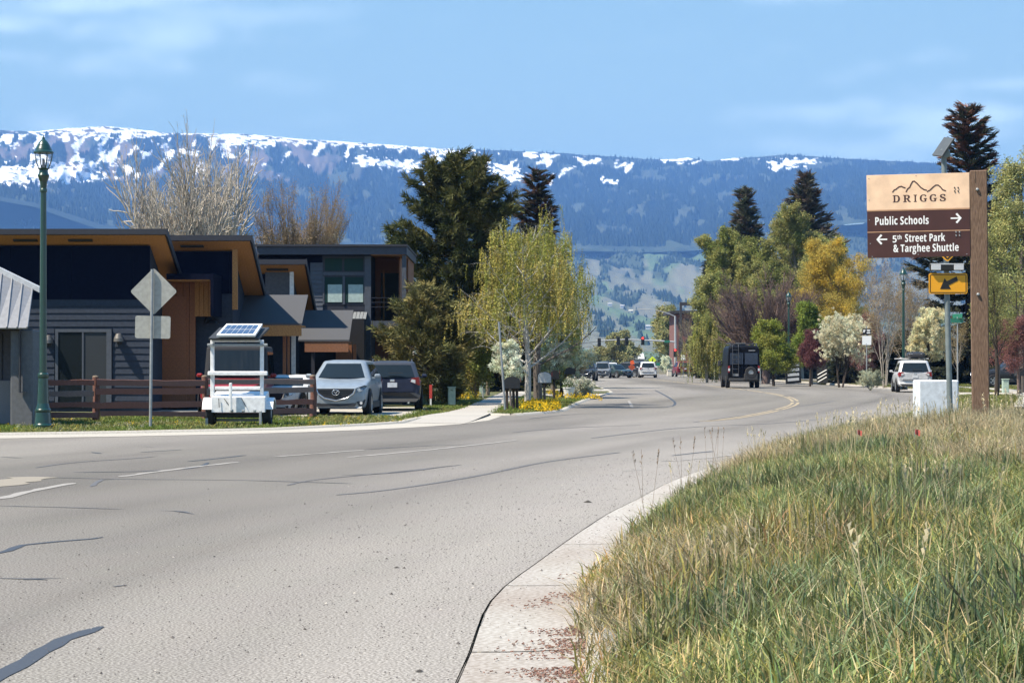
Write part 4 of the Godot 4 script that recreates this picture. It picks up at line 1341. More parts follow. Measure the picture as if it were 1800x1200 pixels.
# a conifer: straight trunk, whorls of drooping boughs with needle sprays
func conifer(called: String, label: String, place: Vector3, h: float, w: float, tint: Color, sd: int, opt := {}) -> Node3D:
	var rng := RandomNumberGenerator.new()
	rng.seed = sd
	var o := thing(called, label, "tree", place, 0.0, opt.get("group", ""))
	var mb := MB.new()
	var base: float = opt.get("bare", 0.06)
	mb.path(PackedVector3Array([Vector3(0, -0.1, 0), Vector3(0.02, h * 0.5, 0.01), Vector3(0, h, 0)]), PackedFloat32Array([h * 0.017, h * 0.010, 0.01]), 7, false)
	var pine: bool = opt.get("pine", false)
	var meshes := foliage("pine" if pine else "spruce")
	var where := [[], [], []]
	var cols := [PackedColorArray(), PackedColorArray(), PackedColorArray()]
	var y := base * h
	var gap: float = opt.get("gap", 0.042)
	var tint2: Color = opt.get("tint2", tint)
	var cone: Color = opt.get("cones", tint)
	var ragged: float = opt.get("ragged", 0.25)
	var full: float = opt.get("full", 1.0)
	while y < h * 0.985:
		var t := (y / h - base) / (1.0 - base)
		var prof: float = (1.0 - t) * 0.92 + 0.05
		if pine: prof = clampf(sin(PI * clampf(t * 0.72 + 0.24, 0, 1)), 0.12, 1.0) * (1.0 if t < 0.85 else lerpf(1.0, 0.6, (t - 0.85) / 0.15))
		elif opt.has("belly"): prof = pow(1.0 - t, 0.72) * 0.98 + 0.04
		var n := rng.randi_range(4, 6) if t < 0.9 else 3
		var az := rng.randf() * TAU
		for k in n:
			var r: float = w * 0.5 * prof * (1.0 + rng.randf_range(-ragged, ragged))
			var a := az + TAU * k / n + rng.randf_range(-0.3, 0.3)
			var outd := Vector3(cos(a), 0, sin(a))
			var rise: float = lerpf(0.05, 0.75, t * t) if not pine else lerpf(0.1, 0.6, t)
			var droop: float = lerpf(0.30, 0.02, t) if not pine else 0.0
			var pts := PackedVector3Array()
			var rad := PackedFloat32Array()
			for s in 5:
				var f := s / 4.0
				pts.append(Vector3(0, y, 0) + outd * r * f + Vector3.UP * r * (rise * f - droop * sin(f * PI * 0.6) + 0.16 * f * f))
				rad.append(lerpf(h * 0.0035, 0.006, f))
			mb.path(pts, rad, 4, false)
			var sprays := int(maxf(3.0, r * 7.0 * full))
			for s in sprays:
				var f := lerpf(0.18 if not pine else 0.45, 1.0, (s + rng.randf()) / sprays)
				var i := mini(int(f * 4.0), 3)
				var p := pts[i].lerp(pts[i + 1], f * 4.0 - i)
				var sidew := rng.randf_range(-1, 1) * (1.0 - f * 0.75) * r * 0.28
				var tang := Vector3(-outd.z, 0, outd.x)
				p += tang * sidew + Vector3(0, rng.randf_range(-0.10, 0.05) - absf(sidew) * 0.25, 0)
				if pine: p += any_dir(rng) * 0.16
				var yaw := -a + (rng.randf_range(-0.5, 0.5) + signf(sidew) * -0.5)
				var bs := Basis(Vector3.UP, yaw) * Basis(Vector3(0, 0, 1), rng.randf_range(-0.5, 0.35) + (0.4 if pine else lerpf(-0.15, 0.5, t)))
				bs = bs * Basis(Vector3(1, 0, 0), rng.randf() * TAU if pine else rng.randf_range(-0.4, 0.4))
				var sc: float = rng.randf_range(0.75, 1.3) * opt.get("tuft", 1.0)
				var m := rng.randi() % 3
				where[m].append(Transform3D(bs.scaled(Vector3.ONE * sc), p))
				var mix := clampf(0.5 + 1.4 * noise_a.get_noise_3d(p.x * 10.0, p.y * 10.0, p.z * 10.0 + sd) + rng.randf_range(-0.3, 0.3), 0, 1)
				var cc := tint.lerp(tint2, mix)
				if opt.has("cones") and t > 0.35 and rng.randf() < 0.5 * smoothstep(0.35, 0.9, t): cc = cone
				cols[m].append(hue(cc, rng.randf_range(0.65, 1.35), rng.randf_range(-0.1, 0.1)))
		y += h * gap * lerpf(1.15, 0.7, t) * rng.randf_range(0.8, 1.2)
	part("trunk", mb, mats["bark_dark"], o, true)
	for m in 3:
		if where[m].size(): many("crown" if m == 0 else "crown_%03d" % m, meshes[m], mats["needles"], where[m], cols[m], o)
	return o

func build_trees() -> void:
	vmat("leaf", 0.75, 0.45)
	vmat("petal", 0.8, 0.35)
	vmat("needles", 0.8, 0.12)
	mat("bark_dark", 0.055, 0.042, 0.032, 0.95, 0.0, "wood", Vector3(3, 0.6, 3))
	mat("bark_grey", 0.15, 0.13, 0.115, 0.95, 0.0, "wood", Vector3(3, 0.6, 3))
	mat("bark_pale", 0.40, 0.365, 0.315, 0.9, 0.0, "wood", Vector3(2, 1.2, 2))
	mat("bark_white", 0.58, 0.54, 0.48, 0.9, 0.0, "wood", Vector3(2, 1.2, 2))
	mat("bark_purple", 0.185, 0.135, 0.12, 0.95, 0.0, "wood", Vector3(3, 0.6, 3))
	mat("bark_tan", 0.23, 0.185, 0.135, 0.95, 0.0, "wood", Vector3(3, 0.6, 3))
	var birch := mat("bark_birch", 0.62, 0.60, 0.56, 0.85, 0.0, "birch", Vector3(1.3, 3.0, 1.3)) if mats.has("tex_birch") else null
	if birch == null:
		mats["tex_birch"] = noise_tex(0.03, 4, Color(0.16, 0.15, 0.14), Color(1, 1, 1), 512, FastNoiseLite.TYPE_SIMPLEX, 33, 0.30)
		birch = mat("bark_birch", 0.62, 0.60, 0.56, 0.85, 0.0, "birch", Vector3(1.3, 3.0, 1.3))
	# behind the house
	broadleaf("cottonwood", "tall bare cottonwood with whitish branches behind the dark house", foot(335, 120), 15.4, 7.6, "vase", "bark_white", "buds", Color(0.46, 0.42, 0.34), 0.2, 101, {girth = 0.46, kids = [24, 16, 10], ang = [40.0, 30.0, 36.0], start = [0.4, 0.15, 0.15], thin = [0.42, 0.62, 0.8], taper = [0.8, 0.32, 0.45, 0.6], leaf_size = 0.6})
	broadleaf("budding_tree", "smaller brown budding tree behind the house roofs, right of the bare cottonwood", foot(522, 126), 12.6, 5.4, "vase", "bark_tan", "buds", Color(0.30, 0.23, 0.14), 1.1, 102, {girth = 0.36, kids = [20, 12, 8], taper = [0.8, 0.32, 0.45, 0.6], thin = [0.42, 0.62, 0.8], leaf_size = 0.8})
	broadleaf("budding_tree", "low straw coloured budding tree between house and tall pine", foot(745, 118), 6.4, 3.4, "bush", "bark_tan", "buds", Color(0.42, 0.31, 0.13), 1.4, 103, {leaf_size = 1.1})
	broadleaf("budding_tree", "low brown budding tree behind the roofs beside the bare cottonwood", foot(462, 135), 8.0, 4.0, "vase", "bark_tan", "buds", Color(0.30, 0.24, 0.15), 0.9, 131, {girth = 0.36, kids = [18, 11, 8], taper = [0.8, 0.32, 0.45, 0.6], thin = [0.42, 0.62, 0.8]})
	# left of the street
	conifer("pine", "tallest dark pine right of the house with tufted irregular crown", foot(804, 96), 10.8, 4.5, Color(0.055, 0.068, 0.024), 104, {pine = true, bare = 0.16, gap = 0.027, tint2 = Color(0.13, 0.13, 0.045), ragged = 0.55, tuft = 1.0, full = 1.5})
	conifer("pine", "low olive pine with boughs reaching over the dark car by the house", foot(751, 78), 4.2, 2.9, Color(0.11, 0.112, 0.04), 105, {pine = true, bare = 0.05, gap = 0.06, tint2 = Color(0.24, 0.215, 0.085), ragged = 0.35, tuft = 0.9, full = 1.2})
	conifer("spruce", "brown-topped dark spruce rising behind the birch", foot(944, 136), 13.9, 5.2, Color(0.040, 0.040, 0.022), 106, {belly = true, cones = Color(0.085, 0.05, 0.035), tint2 = Color(0.05, 0.05, 0.025), ragged = 0.3})
	conifer("spruce", "dark spruce between tall pine and birch crown", foot(872, 118), 9.2, 4.2, Color(0.035, 0.045, 0.02), 132, {belly = true, tint2 = Color(0.06, 0.065, 0.025)})
	broadleaf("birch", "weeping birch with white trunk and yellow-green crown by the mailboxes", foot(928, 75.5), 7.3, 4.6, "birch", "bark_birch", "strand", Color(0.26, 0.27, 0.05), 0.33, 107, {girth = 0.15, kids = [22, 9, 5], start = [0.2, 0.2, 0.15], ang = [58.0, 50.0, 50.0], tip = [0.62, 0.6, 0.7], tint2 = Color(0.38, 0.32, 0.09), leaf_size = 0.75, leaf_low = 0.42})
	broadleaf("birch", "second birch with grey forked trunk just right of the white-trunked one", foot(946, 80), 6.6, 4.4, "birch", "bark_grey", "strand", Color(0.19, 0.22, 0.035), 0.36, 108, {girth = 0.15, start = [0.26, 0.2, 0.15], tint2 = Color(0.27, 0.27, 0.06), leaf_size = 0.75, leaf_low = 0.46})
	broadleaf("willow", "drooping yellow-green willow behind the birches at the left kerb", foot(972, 108), 8.4, 3.8, "birch", "bark_grey", "strand", Color(0.17, 0.19, 0.035), 0.5, 109, {girth = 0.16, tint2 = Color(0.26, 0.24, 0.07), leaf_size = 1.0, leaf_low = 0.42})
	broadleaf("willow", "olive willow shrub beside the foot of the tall pine", foot(836, 90), 3.6, 1.9, "bush", "bark_tan", "leaves", Color(0.21, 0.22, 0.045), 1.3, 110, {tint2 = Color(0.27, 0.22, 0.06), leaf_size = 0.75})
	broadleaf("willow", "golden brown drooping tree between pine and birches", foot(858, 104), 6.2, 2.6, "birch", "bark_tan", "strand", Color(0.26, 0.19, 0.05), 0.7, 133, {leaf_size = 0.9})
	broadleaf("flowering_tree", "small white blossoming tree just left of the white birch trunk", foot(899, 73.5), 2.35, 1.25, "oval", "bark_grey", "bloom", Color(0.74, 0.74, 0.60), 0.4, 111, {leaf_mat = "petal", leaf_size = 0.42, start = [0.35, 0.2, 0.2], tint2 = Color(0.45, 0.5, 0.3), girth = 0.14})
	broadleaf("flowering_tree", "white blossoming tree right of the birches, over the black mailboxes", foot(987, 97), 3.3, 2.6, "oval", "bark_dark", "bloom", Color(0.74, 0.72, 0.52), 0.55, 112, {leaf_mat = "petal", leaf_size = 0.7, tint2 = Color(0.36, 0.36, 0.12), girth = 0.14})
	# far end of the street
	broadleaf("street_tree", "tree with heat haze put into its pale leaf colour at the far end of the street below the signals", foot(1088, 430), 7.9, 7.0, "oval", "bark_grey", "dense", Color(0.29, 0.28, 0.12), 0.45, 113, {leaf_size = 2.6})  # leaf tint lightened to imitate heat haze
	broadleaf("street_tree", "low tree with leaf colour paled for haze, left of the one below the signals", foot(1044, 445), 4.6, 6.5, "bush", "bark_grey", "dense", Color(0.27, 0.26, 0.13), 0.45, 114, {leaf_size = 2.4})  # haze painted into the leaf tint here too
	broadleaf("poplar", "tall green poplar with haze put into its pale leaf colour, left of the brick building", foot(1181, 390), 11.8, 6.6, "oval", "bark_grey", "dense", Color(0.26, 0.29, 0.10), 0.45, 115, {leaf_size = 2.4, tint2 = Color(0.33, 0.31, 0.13)})  # both pale tints stand in for haze over the far street
	broadleaf("flowering_tree", "small white blossoming tree beside the signal pole far down the street", foot(1173, 292), 2.5, 1.7, "oval", "bark_grey", "bloom", Color(0.62, 0.66, 0.5), 0.5, 116, {leaf_mat = "petal", leaf_size = 1.0})
	broadleaf("street_tree", "dull budding street tree behind the oncoming dark car", foot(988, 150), 4.4, 3.0, "oval", "bark_grey", "buds", Color(0.22, 0.18, 0.08), 1.2, 134, {leaf_size = 1.2})
	# right of the street, far to near
	conifer("spruce", "slim black-green spruce at the left end of the right-hand tree row", foot(1250, 232), 12.9, 4.6, Color(0.028, 0.036, 0.024), 117, {ragged = 0.35, full = 1.0, tuft = 1.4, gap = 0.034})
	conifer("spruce", "pointed spruce behind the green poplar on the right", foot(1312, 212), 18.6, 8.2, Color(0.085, 0.10, 0.06), 118, {full = 0.9, tuft = 1.5, gap = 0.03, cones = Color(0.13, 0.10, 0.075), tint2 = Color(0.13, 0.14, 0.09)})
	conifer("spruce", "broad spruce with grey boughs topping the right-hand row", foot(1418, 216), 20.6, 12.5, Color(0.105, 0.11, 0.075), 119, {full = 0.8, tuft = 1.6, gap = 0.03, ragged = 0.35, cones = Color(0.15, 0.115, 0.09), tint2 = Color(0.16, 0.15, 0.115)})
	broadleaf("poplar", "fresh green poplar in front of the pointed spruce", foot(1303, 200), 14.2, 8.4, "oval", "bark_grey", "leaves", Color(0.16, 0.19, 0.046), 3.4, 120, {leaf_size = 1.2, tint2 = Color(0.30, 0.30, 0.095), start = [0.08, 0.2, 0.2]})
	broadleaf("poplar", "wide fresh green poplar below the broad spruce", foot(1410, 202), 16.4, 11.5, "oval", "bark_pale", "leaves", Color(0.16, 0.185, 0.05), 3.0, 121, {leaf_size = 1.2, tint2 = Color(0.32, 0.30, 0.11), start = [0.1, 0.2, 0.2], girth = 0.13})
	broadleaf("poplar", "olive green poplar between the two spruces on the right", foot(1362, 208), 11.5, 7.0, "oval", "bark_grey", "leaves", Color(0.15, 0.16, 0.05), 2.8, 147, {leaf_size = 1.2, tint2 = Color(0.23, 0.2, 0.085), start = [0.1, 0.2, 0.2]})
	for f in [[1268, 196, 9.8, 5.4, "light green poplar left of the taller green poplar on the right", 148], [1352, 199, 13.2, 7.6, "light green poplar filling the gap between the two tall poplars", 149], [1452, 192, 12.8, 7.0, "light green poplar between the wide poplar and the golden willow", 150], [1330, 180, 7.6, 6.4, "light olive tree behind the bare purple-brown tree", 151]]:
		broadleaf("poplar", f[4], foot(f[0], f[1]), f[2], f[3], "oval", "bark_grey", "leaves", Color(0.18, 0.205, 0.055), 2.6, f[5], {leaf_size = 1.2, tint2 = Color(0.32, 0.31, 0.11), start = [0.08, 0.2, 0.2]})
	broadleaf("willow", "yellow-green willow just left of the black van", foot(1244, 178), 5.9, 3.9, "birch", "bark_pale", "strand", Color(0.22, 0.24, 0.055), 0.9, 122, {leaf_size = 1.15, tint2 = Color(0.30, 0.28, 0.10), girth = 0.14, start = [0.16, 0.2, 0.2]})
	broadleaf("bare_tree", "vase-shaped bare purple-brown tree above the black van", foot(1346, 166), 9.4, 8.2, "vase", "bark_purple", "buds", Color(0.17, 0.11, 0.09), 0.25, 123, {girth = 0.42, leaf_size = 0.8, kids = [28, 14, 9], ang = [52.0, 20.0, 24.0], thin = [0.42, 0.62, 0.8], taper = [0.8, 0.32, 0.45, 0.6]})
	broadleaf("willow", "golden willow in the middle of the right-hand tree row", foot(1486, 172), 11.6, 8.2, "oval", "bark_tan", "buds", Color(0.60, 0.41, 0.05), 3.6, 124, {leaf_size = 1.15, tint2 = Color(0.42, 0.34, 0.09), start = [0.12, 0.2, 0.2]})
	broadleaf("poplar", "young bright green tree between bare purple tree and golden willow", foot(1428, 158), 6.0, 2.4, "oval", "bark_grey", "leaves", Color(0.17, 0.22, 0.04), 1.6, 135, {leaf_size = 1.1})
	broadleaf("willow", "small bright green tree right of the black van", foot(1361, 150), 4.5, 3.2, "oval", "bark_dark", "leaves", Color(0.20, 0.235, 0.035), 1.7, 125, {leaf_size = 0.9, tint2 = Color(0.25, 0.26, 0.06), start = [0.12, 0.2, 0.2]})
	broadleaf("crabapple", "small dark red leafed tree beside the board of white strips", foot(1424, 148), 3.8, 1.9, "oval", "bark_dark", "buds", Color(0.16, 0.065, 0.07), 2.0, 126, {leaf_size = 0.85, start = [0.3, 0.2, 0.2]})
	broadleaf("flowering_tree", "white blossoming tree left of the white street sign", foot(1478, 142), 5.2, 3.9, "fork", "bark_dark", "bloom", Color(0.70, 0.68, 0.50), 0.55, 127, {leaf_mat = "petal", leaf_size = 0.6, leaf_low = 0.28, tint2 = Color(0.55, 0.52, 0.36), stems = 3, girth = 0.12})
	broadleaf("crabapple", "dark red budding tree behind the white street sign", foot(1518, 147), 5.0, 2.6, "oval", "bark_dark", "buds", Color(0.20, 0.10, 0.09), 1.2, 136, {leaf_size = 0.9, tint2 = Color(0.3, 0.16, 0.16)})
	broadleaf("bare_tree", "clump of bare whitish stems left of the parked white car", foot(1556, 136), 8.6, 3.6, "fork", "bark_pale", "buds", Color(0.30, 0.22, 0.12), 0.3, 128, {stems = 4, girth = 0.09, leaf_size = 0.8})
	broadleaf("bare_tree", "bare whitish tree behind the brown sign's lower edge", foot(1604, 140), 8.2, 3.0, "fork", "bark_pale", "buds", Color(0.28, 0.21, 0.12), 0.4, 137, {stems = 3, girth = 0.09, leaf_size = 0.8})
	broadleaf("flowering_tree", "cream blossoming tree over the parked white car", foot(1624, 130), 4.9, 2.9, "oval", "bark_dark", "bloom", Color(0.68, 0.64, 0.42), 0.8, 129, {leaf_mat = "petal", leaf_size = 0.62, start = [0.3, 0.2, 0.2], tint2 = Color(0.60, 0.56, 0.33)})
	conifer("spruce", "big brown-topped spruce rising above the brown direction sign", foot(1704, 150), 19.4, 8.4, Color(0.035, 0.04, 0.022), 130, {cones = Color(0.15, 0.075, 0.05), full = 1.2, tuft = 1.15, tint2 = Color(0.045, 0.05, 0.028), ragged = 0.3, gap = 0.034, belly = true})
	for a in [[1545, 152, 3.4, 3.2, "dark juniper left of the parked white car"], [1592, 156, 3.8, 3.8, "dark juniper behind the parked white car"], [1650, 152, 4.0, 4.0, "dark juniper right behind the steel sign post"], [1708, 150, 3.6, 4.2, "dark juniper behind the wooden sign post"], [1500, 162, 2.8, 3.6, "dark juniper behind the white blossoming tree"], [1770, 158, 3.4, 4.6, "dark juniper at the right edge behind the crimson bush"]]:
		conifer("juniper", a[4], foot(a[0], a[1]), a[2], a[3], Color(0.022, 0.028, 0.016), int(a[0]), {belly = true, bare = 0.0, gap = 0.07, full = 1.3, tint2 = Color(0.05, 0.055, 0.03), ragged = 0.3})
	broadleaf("poplar", "tall pale green budding tree at the right edge behind the sign post", foot(1795, 104), 12.4, 4.8, "oval", "bark_grey", "leaves", Color(0.25, 0.27, 0.09), 0.9, 138, {leaf_size = 0.9, tint2 = Color(0.33, 0.33, 0.14), start = [0.12, 0.2, 0.2]})
	broadleaf("poplar", "pale green budding tree right of the wooden sign post, its lower neighbour", foot(1752, 112), 9.8, 3.4, "oval", "bark_grey", "leaves", Color(0.25, 0.27, 0.075), 1.1, 139, {leaf_size = 0.9, tint2 = Color(0.32, 0.31, 0.11)})
	broadleaf("bare_tree", "slim dark bare tree right beside the wooden sign post", foot(1752, 92), 5.6, 1.9, "oval", "bark_dark", "buds", Color(0.2, 0.2, 0.07), 0.4, 140, {leaf_size = 0.6, girth = 0.2, start = [0.35, 0.2, 0.2]})
	broadleaf("crabapple", "crimson budding bush at the right edge above the mailbox", foot(1792, 99), 3.7, 2.2, "oval", "bark_purple", "buds", Color(0.22, 0.10, 0.09), 0.9, 141, {leaf_size = 0.7, start = [0.3, 0.2, 0.2]})
	broadleaf("bare_tree", "young bare tree with pale stem right of the steel sign post", foot(1686, 112), 4.4, 1.8, "fork", "bark_pale", "buds", Color(0.25, 0.2, 0.1), 0.3, 142, {girth = 0.10, leaf_size = 0.6})
	broadleaf("shrub", "white flowering shrub at the foot of the white street sign", foot(1530, 125), 1.3, 1.8, "bush", "bark_dark", "bloom", Color(0.07, 0.09, 0.04), 0.25, 143, {leaf_size = 0.4, tint2 = Color(0.4, 0.42, 0.3)})
	broadleaf("shrub", "green shrub with white flowers beside the white pot", foot(1018, 94), 0.95, 1.3, "bush", "bark_dark", "dense", Color(0.10, 0.14, 0.05), 0.3, 144, {leaf_size = 0.4, tint2 = Color(0.5, 0.5, 0.4)})
	broadleaf("street_tree", "budding olive tree behind the black mailboxes down the left pavement", foot(976, 128), 4.6, 2.4, "oval", "bark_dark", "leaves", Color(0.2, 0.2, 0.06), 1.0, 145, {leaf_size = 1.0})
	broadleaf("bare_tree", "bare grey street tree in front of the brick building", foot(1212, 240), 7.6, 2.6, "fork", "bark_pale", "buds", Color(0.25, 0.2, 0.12), 0.3, 146, {girth = 0.12})

# ---------------------------------------------------------------- vehicles (own axes: -z is forwards, y up from the ground)
func ring_xy(w: float, b: float, t: float, z: float) -> PackedVector3Array:
	var h := t - b
	var half := [[0.0, 0.0], [0.80, 0.0], [0.92, 0.05], [0.965, 0.18], [0.99, 0.40], [1.0, 0.62], [0.985, 0.80], [0.955, 0.92], [0.88, 0.985], [0.5, 1.0], [0.0, 1.005]]
	var out := PackedVector3Array()
	for q in half: out.append(Vector3(w * q[0], b + h * q[1], z))
	for i in range(half.size() - 2, 0, -1): out.append(Vector3(-w * half[i][0], b + h * half[i][1], z))
	return out

func round_rect(w: float, z0: float, z1: float, y: float, r: float, bow := 0.0) -> PackedVector3Array:   # seen from above; bow rounds the ends
	var out := PackedVector3Array()
	for c in [[1, 1], [-1, 1], [-1, -1], [1, -1]]:
		var cx: float = c[0] * (w - r)
		var cz: float = (z1 - r) if c[1] > 0 else (z0 + r)
		var a0: float = {"11": 0.0, "-11": PI / 2, "-1-1": PI, "1-1": PI * 1.5}["%d%d" % [c[0], c[1]]]
		for k in 5:
			var a := a0 + PI / 2 * k / 4.0
			var x := cx + cos(a) * r
			out.append(Vector3(x, y, cz + sin(a) * r + c[1] * bow * (1.0 - pow(x / w, 2.0))))
	return out

func wheel(o: Node, x: float, z: float, r: float, w: float, bright := true) -> void:
	var tb := MB.new()
	var bs := Transform3D(Basis(Vector3(0, 0, 1), PI / 2), Vector3(x, r, z))
	var prof := PackedVector2Array([Vector2(r * 0.62, -w / 2), Vector2(r * 0.93, -w / 2), Vector2(r, -w * 0.36), Vector2(r, w * 0.36), Vector2(r * 0.93, w / 2), Vector2(r * 0.62, w / 2)])
	tb.lathe(prof, Vector3.ZERO, 20)
	for i in tb.v.size():
		tb.v[i] = bs * tb.v[i]
		tb.n[i] = bs.basis * tb.n[i]
	var wh := part("wheel", tb, mat("rubber", 0.018, 0.018, 0.019, 0.85), o)
	var rb := MB.new()
	var s := signf(x)
	var c := Vector3(x + s * w * 0.38, r, z)
	for k in 20:      # dished disc
		var a := TAU * k / 20
		var b := TAU * (k + 1) / 20
		rb.tri(c - Vector3(s * 0.08, 0, 0), c + Vector3(0, cos(a), sin(a)) * r * 0.63, c + Vector3(0, cos(b), sin(b)) * r * 0.63, Vector3(s, 0, 0))
	part("rim_back", rb, mat("rim_dark", 0.03, 0.03, 0.032, 0.5, 0.3), wh)
	rb = MB.new()
	for k in 5:
		var a := TAU * k / 5 + 0.3
		rb.box(c + Vector3(s * 0.005, cos(a) * r * 0.32, sin(a) * r * 0.32), Vector3(0.03, r * 0.62, r * 0.15), Basis(Vector3(1, 0, 0), a))
	rb.path(PackedVector3Array(range(21).map(func(k): return c + Vector3(s * 0.01, cos(TAU * k / 20) * r * 0.60, sin(TAU * k / 20) * r * 0.60))), PackedFloat32Array(range(21).map(func(_k): return r * 0.05)), 5)
	part("rim", rb, mat("alloy", 0.42, 0.43, 0.44, 0.35, 0.6) if bright else mat("rim_dark"), wh)

func disc(mb: MB, c: Vector3, r: float, nx: Vector3, up: Vector3, seg := 18) -> void:
	var w := nx.cross(up)
	for k in seg:
		var a := TAU * k / seg
		var b := TAU * (k + 1) / seg
		mb.tri(c, c + (up * sin(a) + w * cos(a)) * r, c + (up * sin(b) + w * cos(b)) * r, nx)

# an estate or sport-utility body; S holds its measures and trim. The caller has set the thing up.
func car_body(o: Node3D, S: Dictionary) -> void:
	var L: float = S.get("L", 4.6)
	var W: float = S.get("W", 0.91)
	var H: float = S.get("H", 1.65)
	var gc: float = S.get("clear", 0.24)
	var belt: float = S.get("belt", 1.03)
	var hood: float = S.get("hood", 0.98)
	var pnt: Material = S.paint
	var clad: Material = S.get("clad", mat("cladding", 0.03, 0.031, 0.033, 0.75))
	var zf := -L / 2
	var zr := L / 2
	var mb := MB.new()
	var stations := [[0.0, 0.50, 0.56, gc + 0.16, 0.70], [0.006, 0.68, hood - 0.22, gc + 0.06, 0.70], [0.02, 0.83, hood - 0.155, gc, 0], [0.05, 0.92, hood - 0.10, gc, 0], [0.12, 0.965, hood - 0.03, gc, 0], [0.22, 0.99, lerpf(hood, belt, 0.6), gc, 0], [0.31, 1.0, belt - 0.01, gc, 0], [0.5, 1.0, belt, gc, 0], [0.75, 1.0, belt + 0.03, gc, 0], [0.90, 0.985, belt + 0.05, gc, 0], [0.965, 0.96, belt + 0.04, gc + 0.02, 0], [0.99, 0.93, belt - 0.02, gc + 0.06, 0], [1.0, 0.86, belt - 0.10, gc + 0.14, 0]]
	var g := []
	for s in stations: g.append(ring_xy(W * s[1], s[3], s[2], zf + L * s[0]))
	for e in [0, g.size() - 1]:    # close the ends
		var c := Vector3.ZERO
		for p in g[e]: c += p / g[e].size()
		var line := PackedVector3Array()
		for p in g[e]: line.append(c + (p - c) * 0.02)
		if e == 0: g.push_front(line)
		else: g.append(line)
	mb.grid(g, true, Vector3(0, 0.65, 0))
	part("body", mb, pnt, o)
	# cabin
	var cz0: float = zf + L * S.get("cowl", 0.285)
	var cz1: float = zf + L * S.get("tail", 0.985)
	var rz0: float = zf + L * S.get("roof0", 0.44)
	var rz1: float = zf + L * S.get("roof1", 0.90)
	var rw: float = W * S.get("roofw", 0.76)
	var f := func(t: float) -> Array: return [lerpf(W * 0.955, rw, t), lerpf(cz0, rz0, t), lerpf(cz1, rz1, t), lerpf(belt - 0.05, H - 0.06, t)]
	mb = MB.new()
	g = []
	for t in [0.0, 0.5, 0.93, 0.985]:
		var q: Array = f.call(t)
		g.append(round_rect(q[0], q[1], q[2], q[3], 0.16, 0.10))
	var q9: Array = f.call(1.0)
	g.append(round_rect(q9[0] - 0.04, q9[1] + 0.05, q9[2] - 0.04, H - 0.035, 0.15, 0.10))
	g.append(round_rect(q9[0] * 0.6, q9[1] + 0.35, q9[2] - 0.3, H, 0.15, 0.06))
	g.append(round_rect(q9[0] * 0.05, q9[1] + 0.9, q9[2] - 0.8, H + 0.005, 0.02, 0.0))
	mb.grid(g, true, Vector3(0, belt, (cz0 + cz1) / 2))
	var cab := part("cabin", mb, S.get("roof_paint", pnt), o)
	var gl: Material = S.get("glass", glass("car_glass", 0.012, 0.016, 0.018, 0.04))
	var pn := func(t: float, x: float, end: int, off: float) -> Vector3:   # a point on the sloping end wall
		var q: Array = f.call(t)
		var bow := 0.10 * (1.0 - pow(x / q[0], 2.0))
		return Vector3(x, q[3] + 0.25 * off, (q[1] - bow - off) if end < 0 else (q[2] + bow + off))
	for end in [-1, 1]:
		mb = MB.new()
		g = []
		var lo: float = 0.14 if end < 0 else S.get("rear_lo", 0.16)
		for i in 5:
			var t := lerpf(lo, 0.90 if end < 0 else 0.86, i / 4.0)
			var q: Array = f.call(t)
			var line := PackedVector3Array()
			for j in 9: line.append(pn.call(t, lerpf(-1, 1, j / 8.0) * (q[0] - 0.15), end, 0.012))
			g.append(line)
		mb.grid(g, false, Vector3(0, belt, (cz0 + cz1) / 2))
		part("windscreen" if end < 0 else "rear_window", mb, gl, cab)
	for s in [-1.0, 1.0]:
		for k in [[0.12, 0.44], [0.48, 0.76], [0.79, 0.95]]:
			mb = MB.new()
			var pts := []
			for c in [[k[0], 0.14], [k[1], 0.14], [k[1], 0.86], [k[0], 0.86]]:
				var q: Array = f.call(c[1])
				pts.append(Vector3(s * (q[0] + 0.008), q[3], lerpf(q[1] + 0.13, q[2] - 0.13, c[0])))
			mb.quad(pts[0], pts[1], pts[2], pts[3], Vector3(s, 0.2, 0))
			part("side_window", mb, gl, cab)
		# sill cladding, arches, wheels
		mb = MB.new()
		mb.box(Vector3(s * (W * 0.955), gc + 0.10, 0), Vector3(0.09, 0.2, L * 0.62), Basis.IDENTITY, 0.02)
		part("sill", mb, clad, o)
		for z in [zf + L * 0.19, zf + L * 0.80]:
			mb = MB.new()
			var wr: float = S.get("wheel", 0.35)
			disc(mb, Vector3(s * (W + 0.004), wr + 0.02, z), wr + 0.075, Vector3(s, 0, 0), Vector3.UP)
			part("wheel_arch", mb, mat("arch_dark", 0.012, 0.012, 0.013, 0.9), o)
			wheel(o, s * (W - 0.085), z, wr, 0.24, S.get("alloy", true))
		mb = MB.new()
		mb.box(Vector3(s * (W + 0.11), belt + 0.07, cz0 + 0.42), Vector3(0.18, 0.12, 0.10), Basis(Vector3.UP, -s * 0.15), 0.035)
		mb.box(Vector3(s * (W + 0.0), belt + 0.02, cz0 + 0.44), Vector3(0.12, 0.04, 0.05))
		part("mirror", mb, S.get("mirror", pnt), o)
		mb = MB.new()
		mb.box(Vector3(s * W * 0.99, belt - 0.13, zf + L * 0.50), Vector3(0.03, 0.03, 0.2))
		mb.box(Vector3(s * W * 0.99, belt - 0.12, zf + L * 0.72), Vector3(0.03, 0.03, 0.2))
		part("door_handle", mb, pnt, o)
